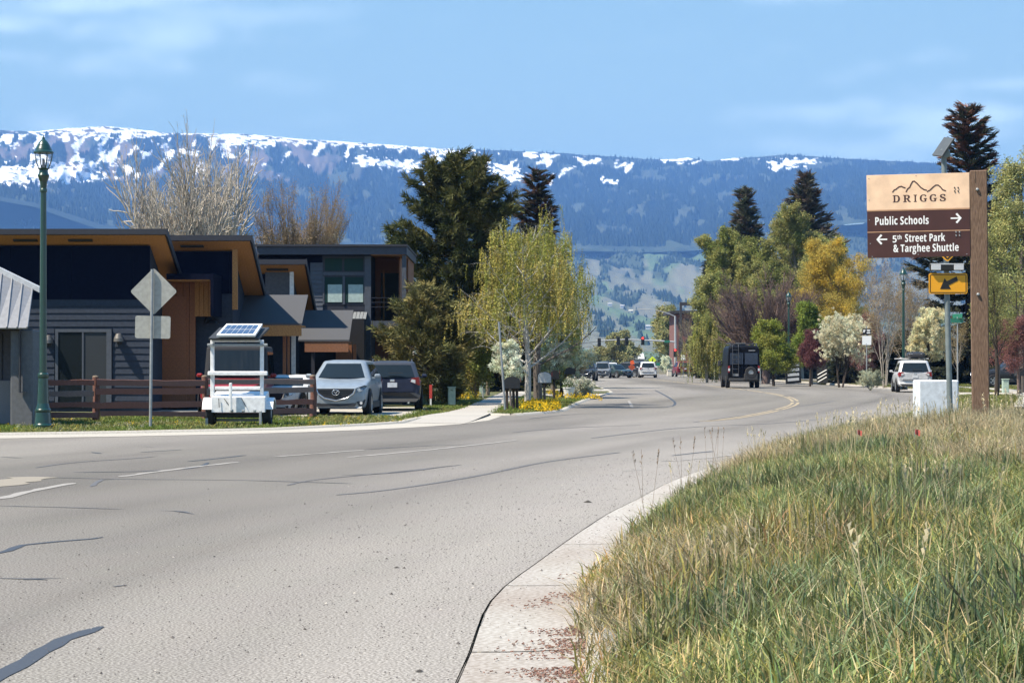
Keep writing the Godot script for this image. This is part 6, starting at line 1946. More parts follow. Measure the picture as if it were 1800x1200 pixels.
func build_signs() -> void:
	var steel := mat("galvanised", 0.30, 0.32, 0.33, 0.5, 0.35)
	var back := mat("sign_back", 0.36, 0.36, 0.325, 0.55, 0.1)
	# back of the diamond sign on the left
	var o := thing("road_sign", "back of a diamond road sign with a plate below, on the left lawn", "road sign", foot(264, 49.6, 0.1))
	var mb := MB.new()
	mb.path(PackedVector3Array([Vector3(0, 0, 0), Vector3(0.035, 3.55, 0)]), PackedFloat32Array([0.034, 0.034]), 8)
	part("post", mb, steel, o)
	mb = MB.new()
	var s := 0.535
	mb.prism(rounded([Vector2(0, -s), Vector2(s, 0), Vector2(0, s), Vector2(-s, 0)], 0.06), 0.006, Transform3D(Basis.IDENTITY, Vector3(0.06, 3.05, -0.06)))
	part("diamond_panel", mb, back, o)
	mb = MB.new()
	mb.prism(rounded([Vector2(-0.4, -0.255), Vector2(0.4, -0.255), Vector2(0.4, 0.255), Vector2(-0.4, 0.255)], 0.05), 0.006, Transform3D(Basis(Vector3(0, 0, 1), -0.02), Vector3(0.04, 2.24, -0.06)))
	part("plate", mb, back, o)
	# brown direction sign on its timber post
	var d := 30.0
	var k := FOC / d
	var base := 0.45
	o = thing("direction_sign", "brown and tan town direction sign on a thick timber post", "direction sign", foot(1723, d, base), -0.18)
	var lx := func(px: float) -> float: return (px - 1723.0) / k
	var ly := func(py: float) -> float: return Y(py, d) - base
	mb = MB.new()
	mb.box(Vector3(0, (ly.call(300.0) - 0.2) / 2, 0), Vector3(0.235, ly.call(300.0) + 0.2, 0.235), Basis(Vector3(0, 0, 1), 0.008), 0.012)
	var post := part("post", mb, mat("post_timber", 0.185, 0.118, 0.078, 0.85, 0.0, "wood", Vector3(3.0, 0.35, 3.0)), o)
	for b in [[1719, 334], [1720, 518]]:
		mb = MB.new()
		mb.lathe(PackedVector2Array([Vector2(0.022, 0), Vector2(0.022, 0.02), Vector2(0.012, 0.03), Vector2(0.001, 0.032)]), Vector3.ZERO, 10)
		for i in mb.v.size():
			mb.v[i] = Basis(Vector3(1, 0, 0), PI / 2) * mb.v[i] + Vector3(lx.call(b[0]), ly.call(b[1]), 0.118)
			mb.n[i] = Basis(Vector3(1, 0, 0), PI / 2) * mb.n[i]
		part("bolt", mb, steel, post)
	mb = MB.new()
	mb.box(Vector3(lx.call(1716.0), ly.call(312.0), 0.1185), Vector3(0.006, 0.17, 0.003))
	part("split", mb, mat("dark_vent", 0.03, 0.025, 0.02, 0.9), post)
	var tan_m := mat("sign_tan", 0.86, 0.60, 0.40, 0.55, 0.0, "grime", Vector3(0.3, 0.3, 0.3))
	var mar := mat("sign_maroon", 0.060, 0.020, 0.016, 0.5, 0.0, "grime", Vector3(0.3, 0.3, 0.3))
	var wht := mat("sign_white", 0.80, 0.80, 0.78, 0.5, 0.0, "")
	var ink := mat("sign_ink", 0.055, 0.022, 0.018, 0.6, 0.0, "")
	var board := Node3D.new()
	board.name = "board"
	o.add_child(board)
	board.position = Vector3(lx.call(1617.0), ly.call(378.0), 0.11)
	board.rotation.z = 0.012
	var bx := func(px: float) -> float: return (px - 1617.0) / k
	var by := func(py: float) -> float: return (378.0 - py) / k
	for r in [["tan_panel", 305.0, 366.8, tan_m], ["edge_strip", 366.9, 369.3, mat("sign_strip", 0.45, 0.26, 0.15, 0.6)], ["maroon_panel", 369.4, 405.2, mar], ["edge_strip", 405.3, 406.9, mats["sign_strip"]], ["maroon_panel", 407.0, 451.5, mar]]:
		mb = MB.new()
		mb.box(Vector3(0, (by.call(r[1]) + by.call(r[2])) / 2, 0), Vector3(178.0 / k, absf(by.call(r[2]) - by.call(r[1])), 0.022 if r[0] != "edge_strip" else 0.026), Basis.IDENTITY, 0.002)
		part(r[0], mb, r[3], board)
	var zf := 0.0115
	var ser := serif()
	var san := sans()
	for l in [["D", 1573, 1585.5], ["R", 1591, 1604.5], ["I", 1609.5, 1615], ["G", 1620, 1632.5], ["G", 1637, 1649.5], ["S", 1654.5, 1665]]:
		text_in(l[0], ser, ink, board, bx.call(l[1]), bx.call(l[2]), by.call(354.0), by.call(341.5), zf, "letter")
	for line in [[[1573, 336], [1576, 332], [1579, 331], [1584, 327], [1588, 326], [1591, 327.5], [1595, 329]], [[1596.5, 336], [1599, 331], [1603, 328], [1605, 323], [1608, 318], [1611, 317.5], [1616, 322], [1622, 329], [1628, 333], [1632, 334]], [[1633, 336.5], [1638, 334], [1643, 329], [1648, 325.5], [1652, 325.5], [1656, 329], [1660, 334], [1665, 336]]]:
		mb = MB.new()
		for i in line.size() - 1:
			var a := Vector2(bx.call(line[i][0]), by.call(line[i][1]))
			var b := Vector2(bx.call(line[i + 1][0]), by.call(line[i + 1][1]))
			var t := (b - a).normalized() * 0.004
			var n := Vector2(-t.y, t.x) * 2.0
			mb.prism(PackedVector2Array([a - t + n, a - t - n, b + t - n, b + t + n]), 0.0015 + 0.0003 * (i % 2), Transform3D(Basis.IDENTITY, Vector3(0, 0, zf + 0.0005)))
		part("mountain_outline", mb, ink, board)
	text_in("Public Schools", san, wht, board, bx.call(1542.0), bx.call(1635.0), by.call(394.0), by.call(378.5), zf)
	text_in("5", san, wht, board, bx.call(1572.0), bx.call(1579.0), by.call(425.0), by.call(412.5), zf)
	text_in("th", san, wht, board, bx.call(1580.0), bx.call(1587.5), by.call(419.5), by.call(411.5), zf)
	text_in("Street Park", san, wht, board, bx.call(1593.5), bx.call(1663.0), by.call(424.5), by.call(410.0), zf)
	text_in("& Targhee Shuttle", san, wht, board, bx.call(1573.0), bx.call(1686.0), by.call(446.5), by.call(428.0), zf)
	mb = MB.new()
	arrow(mb, Vector2(bx.call(1692.0), by.call(384.5)), 1.0, 19.0 / k, zf)
	part("arrow", mb, wht, board)
	mb = MB.new()
	arrow(mb, Vector2(bx.call(1543.5), by.call(419.0)), -1.0, 19.0 / k, zf)
	part("arrow", mb, wht, board)
	for c in [[1683.5, 334, ink], [1685.0, 412, wht]]:
		for q in [[-3, -3], [3, -3], [-3, 3], [3, 3]]:
			mb = MB.new()
			mb.box(Vector3(bx.call(c[0] + q[0]), by.call(c[1] + q[1]), zf + 0.004), Vector3(0.016, 0.024, 0.012), Basis(Vector3(0, 0, 1), 0.3), 0.003)
			part("bolt", mb, steel if c[2] == wht else mat("dark_steel", 0.035, 0.03, 0.03, 0.6), board)
	for c in [[1532, 311], [1532, 349], [1532, 384], [1533, 426], [1536, 449], [1616, 447], [1700, 448], [1614, 308]]:
		mb = MB.new()
		mb.box(Vector3(bx.call(c[0]), by.call(c[1]), zf + 0.001), Vector3(0.012, 0.012, 0.006), Basis(Vector3(0, 0, 1), 0.7), 0.002)
		part("rivet", mb, steel, board)
	# steel post with yellow warning signs, beacons and solar panel
	d = 36.0
	k = FOC / d
	base = 0.2
	o = thing("warning_sign", "yellow warning sign with arrow plaque and solar beacon on a steel post", "road sign", foot(1672, d, base))
	lx = func(px: float) -> float: return (px - 1672.0) / k
	ly = func(py: float) -> float: return Y(py, d) - base
	mb = MB.new()
	mb.path(PackedVector3Array([Vector3(0, -0.1, 0), Vector3(-0.06, ly.call(516.0), 0), Vector3(-0.11, ly.call(268.0), 0)]), PackedFloat32Array([0.048, 0.046, 0.044]), 10)
	part("post", mb, mat("post_steel", 0.20, 0.235, 0.235, 0.5, 0.3), o)
	var yel := mat("sign_yellow", 0.80, 0.36, 0.012, 0.45, 0.0, "")
	var blk := mat("sign_black", 0.012, 0.012, 0.012, 0.5, 0.0, "")
	mb = MB.new()
	s = 0.545
	var dc := Vector3(lx.call(1665.0), ly.call(461.0) + s, 0.07)
	mb.prism(rounded([Vector2(0, -s), Vector2(s, 0), Vector2(0, s), Vector2(-s, 0)], 0.05), 0.004, Transform3D(Basis.IDENTITY, dc))
	var dp := part("diamond_panel", mb, yel, o)
	mb = MB.new()
	for q in 4:
		var a := Vector2(0, -s + 0.05).rotated(q * PI / 2)
		var b := Vector2(0, -s + 0.05).rotated((q + 1) * PI / 2)
		var n := (b - a).orthogonal().normalized() * 0.013
		mb.prism(PackedVector2Array([a + n, b + n, b - n, a - n]), 0.0015, Transform3D(Basis.IDENTITY, dc + Vector3(0, 0, 0.0055 + q * 0.0002)))
	part("border", mb, blk, dp)
	mb = MB.new()
	mb.box(Vector3(lx.call(1664.0), ly.call(470.0), 0.075), Vector3(60.0 / k, 0.115, 0.09), Basis.IDENTITY, 0.01)
	var bar := part("beacon_bar", mb, blk, o)
	for q in [1644.0, 1684.0]:
		mb = MB.new()
		mb.box(Vector3(lx.call(q), ly.call(470.5), 0.122), Vector3(17.0 / k, 0.085, 0.012), Basis.IDENTITY, 0.004)
		part("beacon_lamp", mb, mat("lamp_clear", 0.55, 0.55, 0.56, 0.15, 0.1, ""), bar)
	mb = MB.new()
	mb.box(Vector3(lx.call(1664.0), ly.call(464.3), 0.075), Vector3(58.0 / k, 0.018, 0.10))
	part("beacon_lid", mb, mat("lamp_clear"), bar)
	var ac := Vector3(lx.call(1666.0), ly.call(498.5), 0.07)
	mb = MB.new()
	var hw := 34.0 / k
	var hh := 18.2 / k
	mb.prism(rounded([Vector2(-hw, -hh), Vector2(hw, -hh), Vector2(hw, hh), Vector2(-hw, hh)], 0.04), 0.004, Transform3D(Basis.IDENTITY, ac))
	var ap := part("arrow_plaque", mb, yel, o)
	mb = MB.new()
	for e in [[-hw + 0.03, hw - 0.03, hh - 0.03, hh - 0.018], [-hw + 0.03, hw - 0.03, -hh + 0.018, -hh + 0.03], [-hw + 0.018, -hw + 0.03, -hh + 0.03, hh - 0.03], [hw - 0.03, hw - 0.018, -hh + 0.03, hh - 0.03]]:
		mb.box(ac + Vector3((e[0] + e[1]) / 2, (e[2] + e[3]) / 2, 0.005), Vector3(e[1] - e[0], e[3] - e[2], 0.003))
	part("border", mb, blk, ap)
	mb = MB.new()
	var ar := [[1652, 508], [1660, 489], [1663.5, 494.5], [1681, 486], [1683.5, 493], [1667, 501.5], [1671, 508]]
	var poly := PackedVector2Array()
	for q in ar: poly.append(Vector2(lx.call(q[0]) - ac.x, ly.call(q[1]) - ac.y))
	mb.prism(poly, 0.002, Transform3D(Basis.IDENTITY, ac + Vector3(0, 0, 0.006)))
	part("arrow", mb, blk, ap)
	mb = MB.new()   # solar panel, tilted, seen nearly edge-on
	var sc := Vector3(lx.call(1660.0), ly.call(258.0), 0.0)
	mb.box(sc, Vector3(0.36, 0.035, 0.40), Basis(Vector3(0, 0, 1), 0.98) * Basis(Vector3(1, 0, 0), 0.25), 0.004)
	part("solar_panel", mb, mat("panel_frame", 0.10, 0.11, 0.115, 0.5, 0.3), o)
	mb = MB.new()
	mb.box(sc + Vector3(0.03, -0.10, 0), Vector3(0.13, 0.16, 0.12), Basis(Vector3(0, 0, 1), 0.3), 0.01)
	part("bracket", mb, mats["post_steel"], o)
	# one-way and white plate on the right pavement
	o = thing("street_sign", "white street sign under a small black sign on a thin post", "road sign", foot(1524, 126, 0.15))
	mb = MB.new()
	mb.tube(Vector3(0, 0, 0), Vector3(0, 3.55, 0), 0.035)
	part("post", mb, steel, o)
	mb = MB.new()
	mb.box(Vector3(0, 2.72, 0.05), Vector3(0.52, 0.52, 0.012))
	part("white_panel", mb, wht, o)
	mb = MB.new()
	mb.box(Vector3(-0.03, 2.52, 0.0575), Vector3(0.05, 0.03, 0.002))
	part("mark", mb, blk, o)
	mb = MB.new()
	mb.box(Vector3(0, 3.22, 0.05), Vector3(0.48, 0.36, 0.012))
	part("black_panel", mb, blk, o)
	for q in [[-0.14, 3.30, 0.12, 0.07], [0.10, 3.31, 0.2, 0.05], [-0.16, 3.22, 0.08, 0.08], [0.10, 3.15, 0.2, 0.06], [0.1, 3.24, 0.15, 0.04]]:
		mb = MB.new()
		mb.box(Vector3(q[0], q[1], 0.0575), Vector3(q[2], q[3], 0.002))
		part("white_mark", mb, wht, o)
	# green street name blades
	var green := mat("sign_green", 0.02, 0.16, 0.10, 0.5)
	o = thing("street_name_sign", "pair of green street name blades on a post right of the steel post", "street name sign", foot(1684, 104, 0.15))
	mb = MB.new()
	mb.tube(Vector3.ZERO, Vector3(0, 3.6, 0), 0.035)
	part("post", mb, steel, o)
	mb = MB.new()
	mb.box(Vector3(-0.12, 3.42, 0.04), Vector3(0.78, 0.2, 0.012))
	part("blade", mb, green, o)
	mb = MB.new()
	mb.box(Vector3(0, 3.64, 0), Vector3(0.012, 0.2, 0.7), Basis(Vector3.UP, 0.5))
	part("blade", mb, green, o)
	# board of white strips on the right verge
	o = thing("notice_board", "tilted dark board with four white lettered strips by the dark red tree", "sign board", foot(1394, 154, 0.15), 0.25)
	mb = MB.new()
	mb.box(Vector3(0, 0.75, 0), Vector3(1.15, 1.5, 0.08), Basis(Vector3(0, 0, 1), 0.08))
	part("panel", mb, blk, o)
	for q in 4:
		mb = MB.new()
		mb.box(Vector3(0.05 - q * 0.008, 1.30 - q * 0.34, 0.045), Vector3(0.85, 0.2, 0.012), Basis(Vector3(0, 0, 1), 0.08))
		part("white_strip", mb, wht, o)
	o = thing("notice_board", "dark board with slanting pale stripes behind the small red tree", "sign board", foot(1446, 151, 0.15), -0.5)
	mb = MB.new()
	mb.box(Vector3(0, 0.55, 0), Vector3(0.8, 1.0, 0.08))
	part("panel", mb, blk, o)
	for q in 3:
		mb = MB.new()
		mb.box(Vector3(0, 0.30 + q * 0.25, 0.045), Vector3(0.75, 0.06, 0.012), Basis(Vector3(0, 0, 1), 0.5))
		part("white_strip", mb, wht, o)
	# orange works board and small signs at the crossing
	o = thing("works_sign", "orange diamond roadworks sign on a stand in the street", "road sign", foot(1111, 246, 0.0))
	mb = MB.new()
	mb.prism(PackedVector2Array([Vector2(0, -0.42), Vector2(0.42, 0), Vector2(0, 0.42), Vector2(-0.42, 0)]), 0.01, Transform3D(Basis(Vector3.UP, 0.4), Vector3(0, 1.15, 0)))
	var orange := mat("sign_orange", 0.75, 0.11, 0.02, 0.5, 0.0, "")
	part("panel", mb, orange, o)
	mb = MB.new()
	mb.prism(PackedVector2Array([Vector2(-0.2, 1.55), Vector2(0.3, 1.5), Vector2(0.15, 1.95), Vector2(-0.15, 1.9)]), 0.01)
	part("flag", mb, orange, o)
	mb = MB.new()
	for q in [-0.4, 0.4]: mb.tube(Vector3(0, 0.85, -0.03), Vector3(q, 0.02, 0.2), 0.02)
	mb.tube(Vector3(0, 0.0, -0.05), Vector3(0, 1.9, -0.05), 0.02)
	part("stand", mb, steel, o, true)
	o = thing("crossing_sign", "fluorescent yellow crossing sign above the white car down the street", "road sign", foot(1147, 270, 0.0))
	mb = MB.new()
	mb.tube(Vector3.ZERO, Vector3(0, 2.1, 0), 0.04)
	part("post", mb, steel, o)
	mb = MB.new()
	mb.prism(PackedVector2Array([Vector2(0, -0.5), Vector2(0.5, 0), Vector2(0, 0.5), Vector2(-0.5, 0)]), 0.01, Transform3D(Basis.IDENTITY, Vector3(0, 2.0, 0.06)))
	part("panel", mb, mat("sign_lime", 0.60, 0.72, 0.03, 0.5, 0.0, ""), o)
	mb = MB.new()
	mb.box(Vector3(0.02, 1.98, 0.075), Vector3(0.12, 0.4, 0.004), Basis(Vector3(0, 0, 1), -0.2))
	part("figure", mb, blk, o)
	for q in [[1157, 280, "small green sign just right of the fluorescent crossing sign", 0.5, 0.4, 1.5], [1276, 176, "small green sign left of the black van's mirror", 0.55, 0.35, 1.7]]:
		o = thing("guide_sign", q[2], "road sign", foot(q[0], q[1], 0.0))
		mb = MB.new()
		mb.tube(Vector3.ZERO, Vector3(0, q[5] + q[4] * 0.5, 0), 0.035)
		part("post", mb, steel, o)
		mb = MB.new()
		mb.box(Vector3(0, q[5], 0.05), Vector3(q[3], q[4], 0.012))
		part("panel", mb, green, o)
	for q in [[1256, 182, "small white plate on a post under the willow left of the van", 0.35], [1201, 255, "white plate on a post beside the dark red parked car", 0.5], [1337, 160, "white plate on a post behind the van's right side", 0.4]]:
		o = thing("street_sign", q[2], "road sign", foot(q[0], q[1], 0.0))
		mb = MB.new()
		mb.tube(Vector3.ZERO, Vector3(0, 2.45, 0), 0.035)
		part("post", mb, steel, o)
		mb = MB.new()
		mb.box(Vector3(0, 2.3, 0.05), Vector3(q[3], q[3] * 1.2, 0.012))
		part("panel", mb, wht, o)

func rounded(p: Array, r: float) -> PackedVector2Array:
	var out := PackedVector2Array()
	for i in p.size():
		var a: Vector2 = p[(i - 1 + p.size()) % p.size()]
		var b: Vector2 = p[i]
		var c: Vector2 = p[(i + 1) % p.size()]
		var u := b + (a - b).normalized() * r
		var w := b + (c - b).normalized() * r
		for k in 5:
			var t := k / 4.0
			out.append(u.lerp(b, t).lerp(b.lerp(w, t), t))
	return out

func arrow(mb: MB, tip: Vector2, way: float, l: float, z: float) -> void:   # chevron arrow, tip and shaft
	var w := l * 0.13
	var tf := Transform3D(Basis.IDENTITY, Vector3(0, 0, z))
	var shaft := PackedVector2Array([tip + Vector2(-way * l, w / 2), tip + Vector2(-way * l, -w / 2), tip + Vector2(-way * l * 0.08, -w / 2), tip + Vector2(-way * l * 0.08, w / 2)])
	mb.prism(shaft, 0.0016, tf)
	for s in [-1.0, 1.0]:
		var a := tip
		var b := tip + Vector2(-way * l * 0.46, s * l * 0.44)
		var n := Vector2(way * w * 0.5, s * w * 0.5)
		mb.prism(PackedVector2Array([a + Vector2(0, 0), b + n * 0.7, b - n * 1.1 + Vector2(-way * w * 0.2, 0), a + Vector2(-way * w * 1.6, 0)]), 0.002 + 0.0003 * s, tf)

# ---------------------------------------------------------------- rail fence
func build_fence() -> void:
	var rng := RandomNumberGenerator.new()
	rng.seed = 61
	org = foot(170, 57, 0.1)
	var o := thing("rail_fence", "weathered red-brown timber rail fence in front of the house", "fence", org)
	var woods := [mat("rail_wood", 0.25, 0.125, 0.10, 0.9, 0.0, "wood", Vector3(0.5, 6, 6)), mat("rail_wood_grey", 0.28, 0.20, 0.175, 0.95, 0.0, "wood", Vector3(0.5, 6, 6)), mat("rail_wood_red", 0.27, 0.115, 0.085, 0.9, 0.0, "wood", Vector3(0.5, 6, 6))]
	var pw := mat("fence_post_wood", 0.19, 0.09, 0.07, 0.95, 0.0, "wood", Vector3(6, 0.6, 6))
	var posts := [[-210, 54.4], [-20, 55.4], [168, 56.6], [360, 58.3], [550, 60.6]]
	for p in posts:
		var mb := MB.new()
		var b := foot(p[0], p[1], 0.05)
		mb.path(PackedVector3Array([b, b + Vector3(0.02, 0.6, 0), b + Vector3(-0.01, 1.12, 0)]), PackedFloat32Array([0.10, 0.095, 0.085]), 9)
		mb.col = Color.WHITE
		put("post", mb, pw, o)
		mb = MB.new()
		mb.lathe(PackedVector2Array([Vector2(0.085, 0), Vector2(0.07, 0.03), Vector2(0.001, 0.04)]), b + Vector3(-0.01, 1.121, 0), 9)
		put("post_top", mb, mat("bark_tan", 0.23, 0.185, 0.135, 0.95, 0.0, "wood", Vector3(3, 0.6, 3)), o)
	for i in posts.size() - 1:
		var a := foot(posts[i][0], posts[i][1])
		var b := foot(posts[i + 1][0], posts[i + 1][1])
		for h in [1.0, 0.76, 0.47, 0.22]:
			var mb := MB.new()
			var y0: float = h + rng.randf_range(-0.05, 0.05)
			var y1: float = h + rng.randf_range(-0.05, 0.05)
			var g := []
			var hh := rng.randf_range(0.066, 0.082)
			var lo := rng.randf_range(-0.04, 0.06)
			for k in 9:
				var t := lerpf(lo, 1.0 + lo * 0.5, k / 8.0)
				var c := a.lerp(b, t) + Vector3(0, lerpf(y0, y1, t) + rng.randf_range(-0.008, 0.008), 0.12 + rng.randf_range(-0.006, 0.006))
				var e := hh * rng.randf_range(0.88, 1.08)
				g.append(PackedVector3Array([c + Vector3(0, -e, 0.028), c + Vector3(0, e * 0.9, 0.028), c + Vector3(0, e, 0.018), c + Vector3(0, e, -0.028), c + Vector3(0, -e, -0.028)]))
			mb.grid(g, true, (a + b) / 2 + Vector3(0, (y0 + y1) / 2, 0.12), true)
			mb.quad(g[0][0], g[0][1], g[0][3], g[0][4], Vector3(-1, 0, 0))
			mb.quad(g[8][0], g[8][1], g[8][3], g[8][4], Vector3(1, 0, 0))
			put("rail", mb, woods[rng.randi() % 3], o)

# ---------------------------------------------------------------- solar trailer
func build_trailer() -> void:
	var d := 52.4
	org = foot(418, d, 0.08)
	var o := thing("solar_trailer", "white towable message-board trailer with a small solar panel on top", "trailer", org)
	var white := mat("trailer_white", 0.78, 0.79, 0.80, 0.45)
	var dark := mat("trailer_dark", 0.03, 0.032, 0.036, 0.6)
	var tube := func(a: Array, b: Array, r: float, m: Material, called: String, dd := 52.4) -> void:
		var mb := MB.new()
		mb.box((at(a[0], a[1], dd) + at(b[0], b[1], dd)) / 2, Vector3(maxf(absf(X(a[0], dd) - X(b[0], dd)), r * 2), maxf(absf(Y(a[1], dd) - Y(b[1], dd)), r * 2), r * 2), Basis.IDENTITY, r * 0.3)
		put(called, mb, m, o)
	tube.call([373, 597], [373, 698], 0.045, white, "upright")
	tube.call([460, 597], [460, 698], 0.045, white, "upright")
	tube.call([376, 598.5], [457, 598.5], 0.035, white, "top_bar")
	tube.call([364, 606], [470, 606], 0.03, mat("galvanised", 0.30, 0.32, 0.33, 0.5, 0.35), "cross_bar", 52.32)
	tube.call([365, 656], [470, 656], 0.05, white, "cross_bar", 52.32)
	tube.call([378, 682], [458, 682], 0.04, white, "cross_bar", 52.31)
	tube.call([405, 673], [405, 722], 0.035, white, "brace", 52.05)
	var mb := MB.new()      # body with sloping front
	var x0 := X(374, d)
	var x1 := X(467, d)
	hexa(mb, [Vector3(x0, Y(724, d), -52.15), Vector3(x1, Y(724, d), -52.15), Vector3(x1, Y(698, d), -52.15), Vector3(x0, Y(698, d), -52.15), Vector3(x0, Y(724, d), -53.5), Vector3(x1, Y(724, d), -53.5), Vector3(x1, Y(688, d), -53.0), Vector3(x0, Y(688, d), -53.0)])
	put("body", mb, white, o)
	for l in [[384, 700, 385, 716], [393, 700, 404, 714], [424, 699, 432, 715]]:
		mb = MB.new()
		mb.tube(at(l[0], l[1], 52.12), at(l[2], l[3], 52.12), 0.008, -1, 5)
		put("cable", mb, dark, o)
	for k in 3:
		tube.call([405 + k * 20, 722], [410 + k * 20, 722], 0.03, mat("galvanised"), "clamp", 52.08)
	tube.call([372, 730], [468, 730], 0.05, dark, "chassis", 52.6)
	tube.call([380, 738], [462, 738], 0.03, mat("galvanised"), "axle", 52.9)
	tube.call([362, 735], [364, 752], 0.03, mat("galvanised"), "jack", 51.9)
	tube.call([456, 722], [459, 748], 0.03, mat("galvanised"), "jack", 51.9)
	for s in [[371, -1.0], [470, 1.0]]:
		var sub := Node3D.new()
		sub.name = "wheel_set" if s[1] < 0 else "wheel_set_001"
		o.add_child(sub)
		sub.position = Vector3(X(s[0], 52.7), 0.03, -52.7) - org + Vector3(0, 0.0, 0)
		var tb := MB.new()
		var bs := Transform3D(Basis(Vector3(0, 0, 1), PI / 2), Vector3(0, 0.30, 0))
		tb.lathe(PackedVector2Array([Vector2(0.15, -0.1), Vector2(0.28, -0.1), Vector2(0.30, -0.07), Vector2(0.30, 0.07), Vector2(0.28, 0.1), Vector2(0.15, 0.1)]), Vector3.ZERO, 18)
		for i in tb.v.size():
			tb.v[i] = bs * tb.v[i]
			tb.n[i] = bs.basis * tb.n[i]
		part("tyre", tb, mat("rubber", 0.018, 0.018, 0.019, 0.85), sub)
		tb = MB.new()
		disc(tb, Vector3(s[1] * 0.08, 0.30, 0), 0.17, Vector3(s[1], 0, 0), Vector3.UP)
		disc(tb, Vector3(-s[1] * 0.08, 0.30, 0), 0.17, Vector3(-s[1], 0, 0), Vector3.UP)
		part("hub", tb, white, sub)
		tb = MB.new()
		var g := []
		for k in 9:
			var a := PI * (0.08 + 0.84 * k / 8.0)
			var u := Vector3(0, 0.30 + sin(a) * 0.37, cos(a) * 0.40)
			g.append(PackedVector3Array([u + Vector3(-0.17, -0.05, 0), u + Vector3(-0.17, 0, 0), u + Vector3(0.17, 0, 0), u + Vector3(0.17, -0.05, 0)]))
		tb.grid(g, false, Vector3(0, 0.3, 0), true)
		part("mudguard", tb, white, sub)
	# two panels on top: dark one behind, framed blue one in front
	var q := [at(366, 594, 52.2), at(454, 594, 52.2), at(473, 575, 53.0), at(386, 575, 53.0)]
	mb = MB.new()
	var dn := Vector3(0, -0.05, -0.01)
	hexa(mb, [q[0], q[1], q[2], q[3], q[0] + dn, q[1] + dn, q[2] + dn, q[3] + dn])
	put("panel_tray", mb, dark, o)
	var up := Vector3(0, 0.05, 0.02)
	q = [at(380, 592, 52.1), at(448, 592, 52.1), at(461, 572.5, 52.9), at(398, 572.5, 52.9)]
	mb = MB.new()
	hexa(mb, [q[0], q[1], q[2], q[3], q[0] + up, q[1] + up, q[2] + up, q[3] + up])
	var sp := put("solar_panel", mb, white, o)
	var cell := glass("solar_cell", 0.05, 0.085, 0.16, 0.12)
	for i in 6:
		for j in 2:
			mb = MB.new()
			var c := []
			for e in [[i, j], [i + 0.93, j], [i + 0.93, j + 0.93], [i, j + 0.93]]:
				var u: float = 0.06 + 0.88 * e[0] / 6.0
				var w: float = 0.08 + 0.84 * e[1] / 2.0
				c.append(q[0].lerp(q[1], u).lerp(q[3].lerp(q[2], u), w) + up * 1.06)
			mb.quad(c[0], c[1], c[2], c[3], Vector3(0, 1, 0.5))
			put("solar_cell", mb, cell, sp)

# ---------------------------------------------------------------- mailboxes and cabinets
func mailbox(label: String, px: float, d: float, w: float, h: float, l: float, top: float, m: Material, door: Material, posts: Array, pm: Material) -> void:
	org = foot(px, d, 0.1)
	var o := thing("mailbox", label, "mailbox", org)
	var mb := MB.new()
	var pr := PackedVector2Array([Vector2(-w / 2, 0), Vector2(w / 2, 0)])
	for k in 9: pr.append(Vector2(cos(PI * k / 8) * w / 2, h * 0.6 + sin(PI * k / 8) * h * 0.4))
	var c := foot(px, d, top - h)
	mb.prism(pr, l / 2, Transform3D(Basis.IDENTITY, c))
	put("box", mb, m, o)
	mb = MB.new()
	var p2 := PackedVector2Array()
	for q in pr: p2.append(Vector2(q.x * 0.93, h * 0.04 + q.y * 0.93))
	mb.prism(p2, 0.01, Transform3D(Basis.IDENTITY, c + Vector3(0, 0, l / 2 + 0.011)))
	put("door", mb, door, o)
	mb = MB.new()
	mb.box(c + Vector3(w / 2 + 0.015, h * 0.75, 0), Vector3(0.012, 0.16, 0.06))
	put("flag", mb, mat("tail_red", 0.22, 0.012, 0.012, 0.2, 0.0, ""), o)
	for x in posts:
		mb = MB.new()
		mb.box(Vector3(c.x + x, (top - h + 0.05) / 2 - 0.002, c.z), Vector3(0.09, top - h - 0.05, 0.09), Basis(Vector3(0, 0, 1), 0.02), 0.01)
		put("post", mb, pm, o)

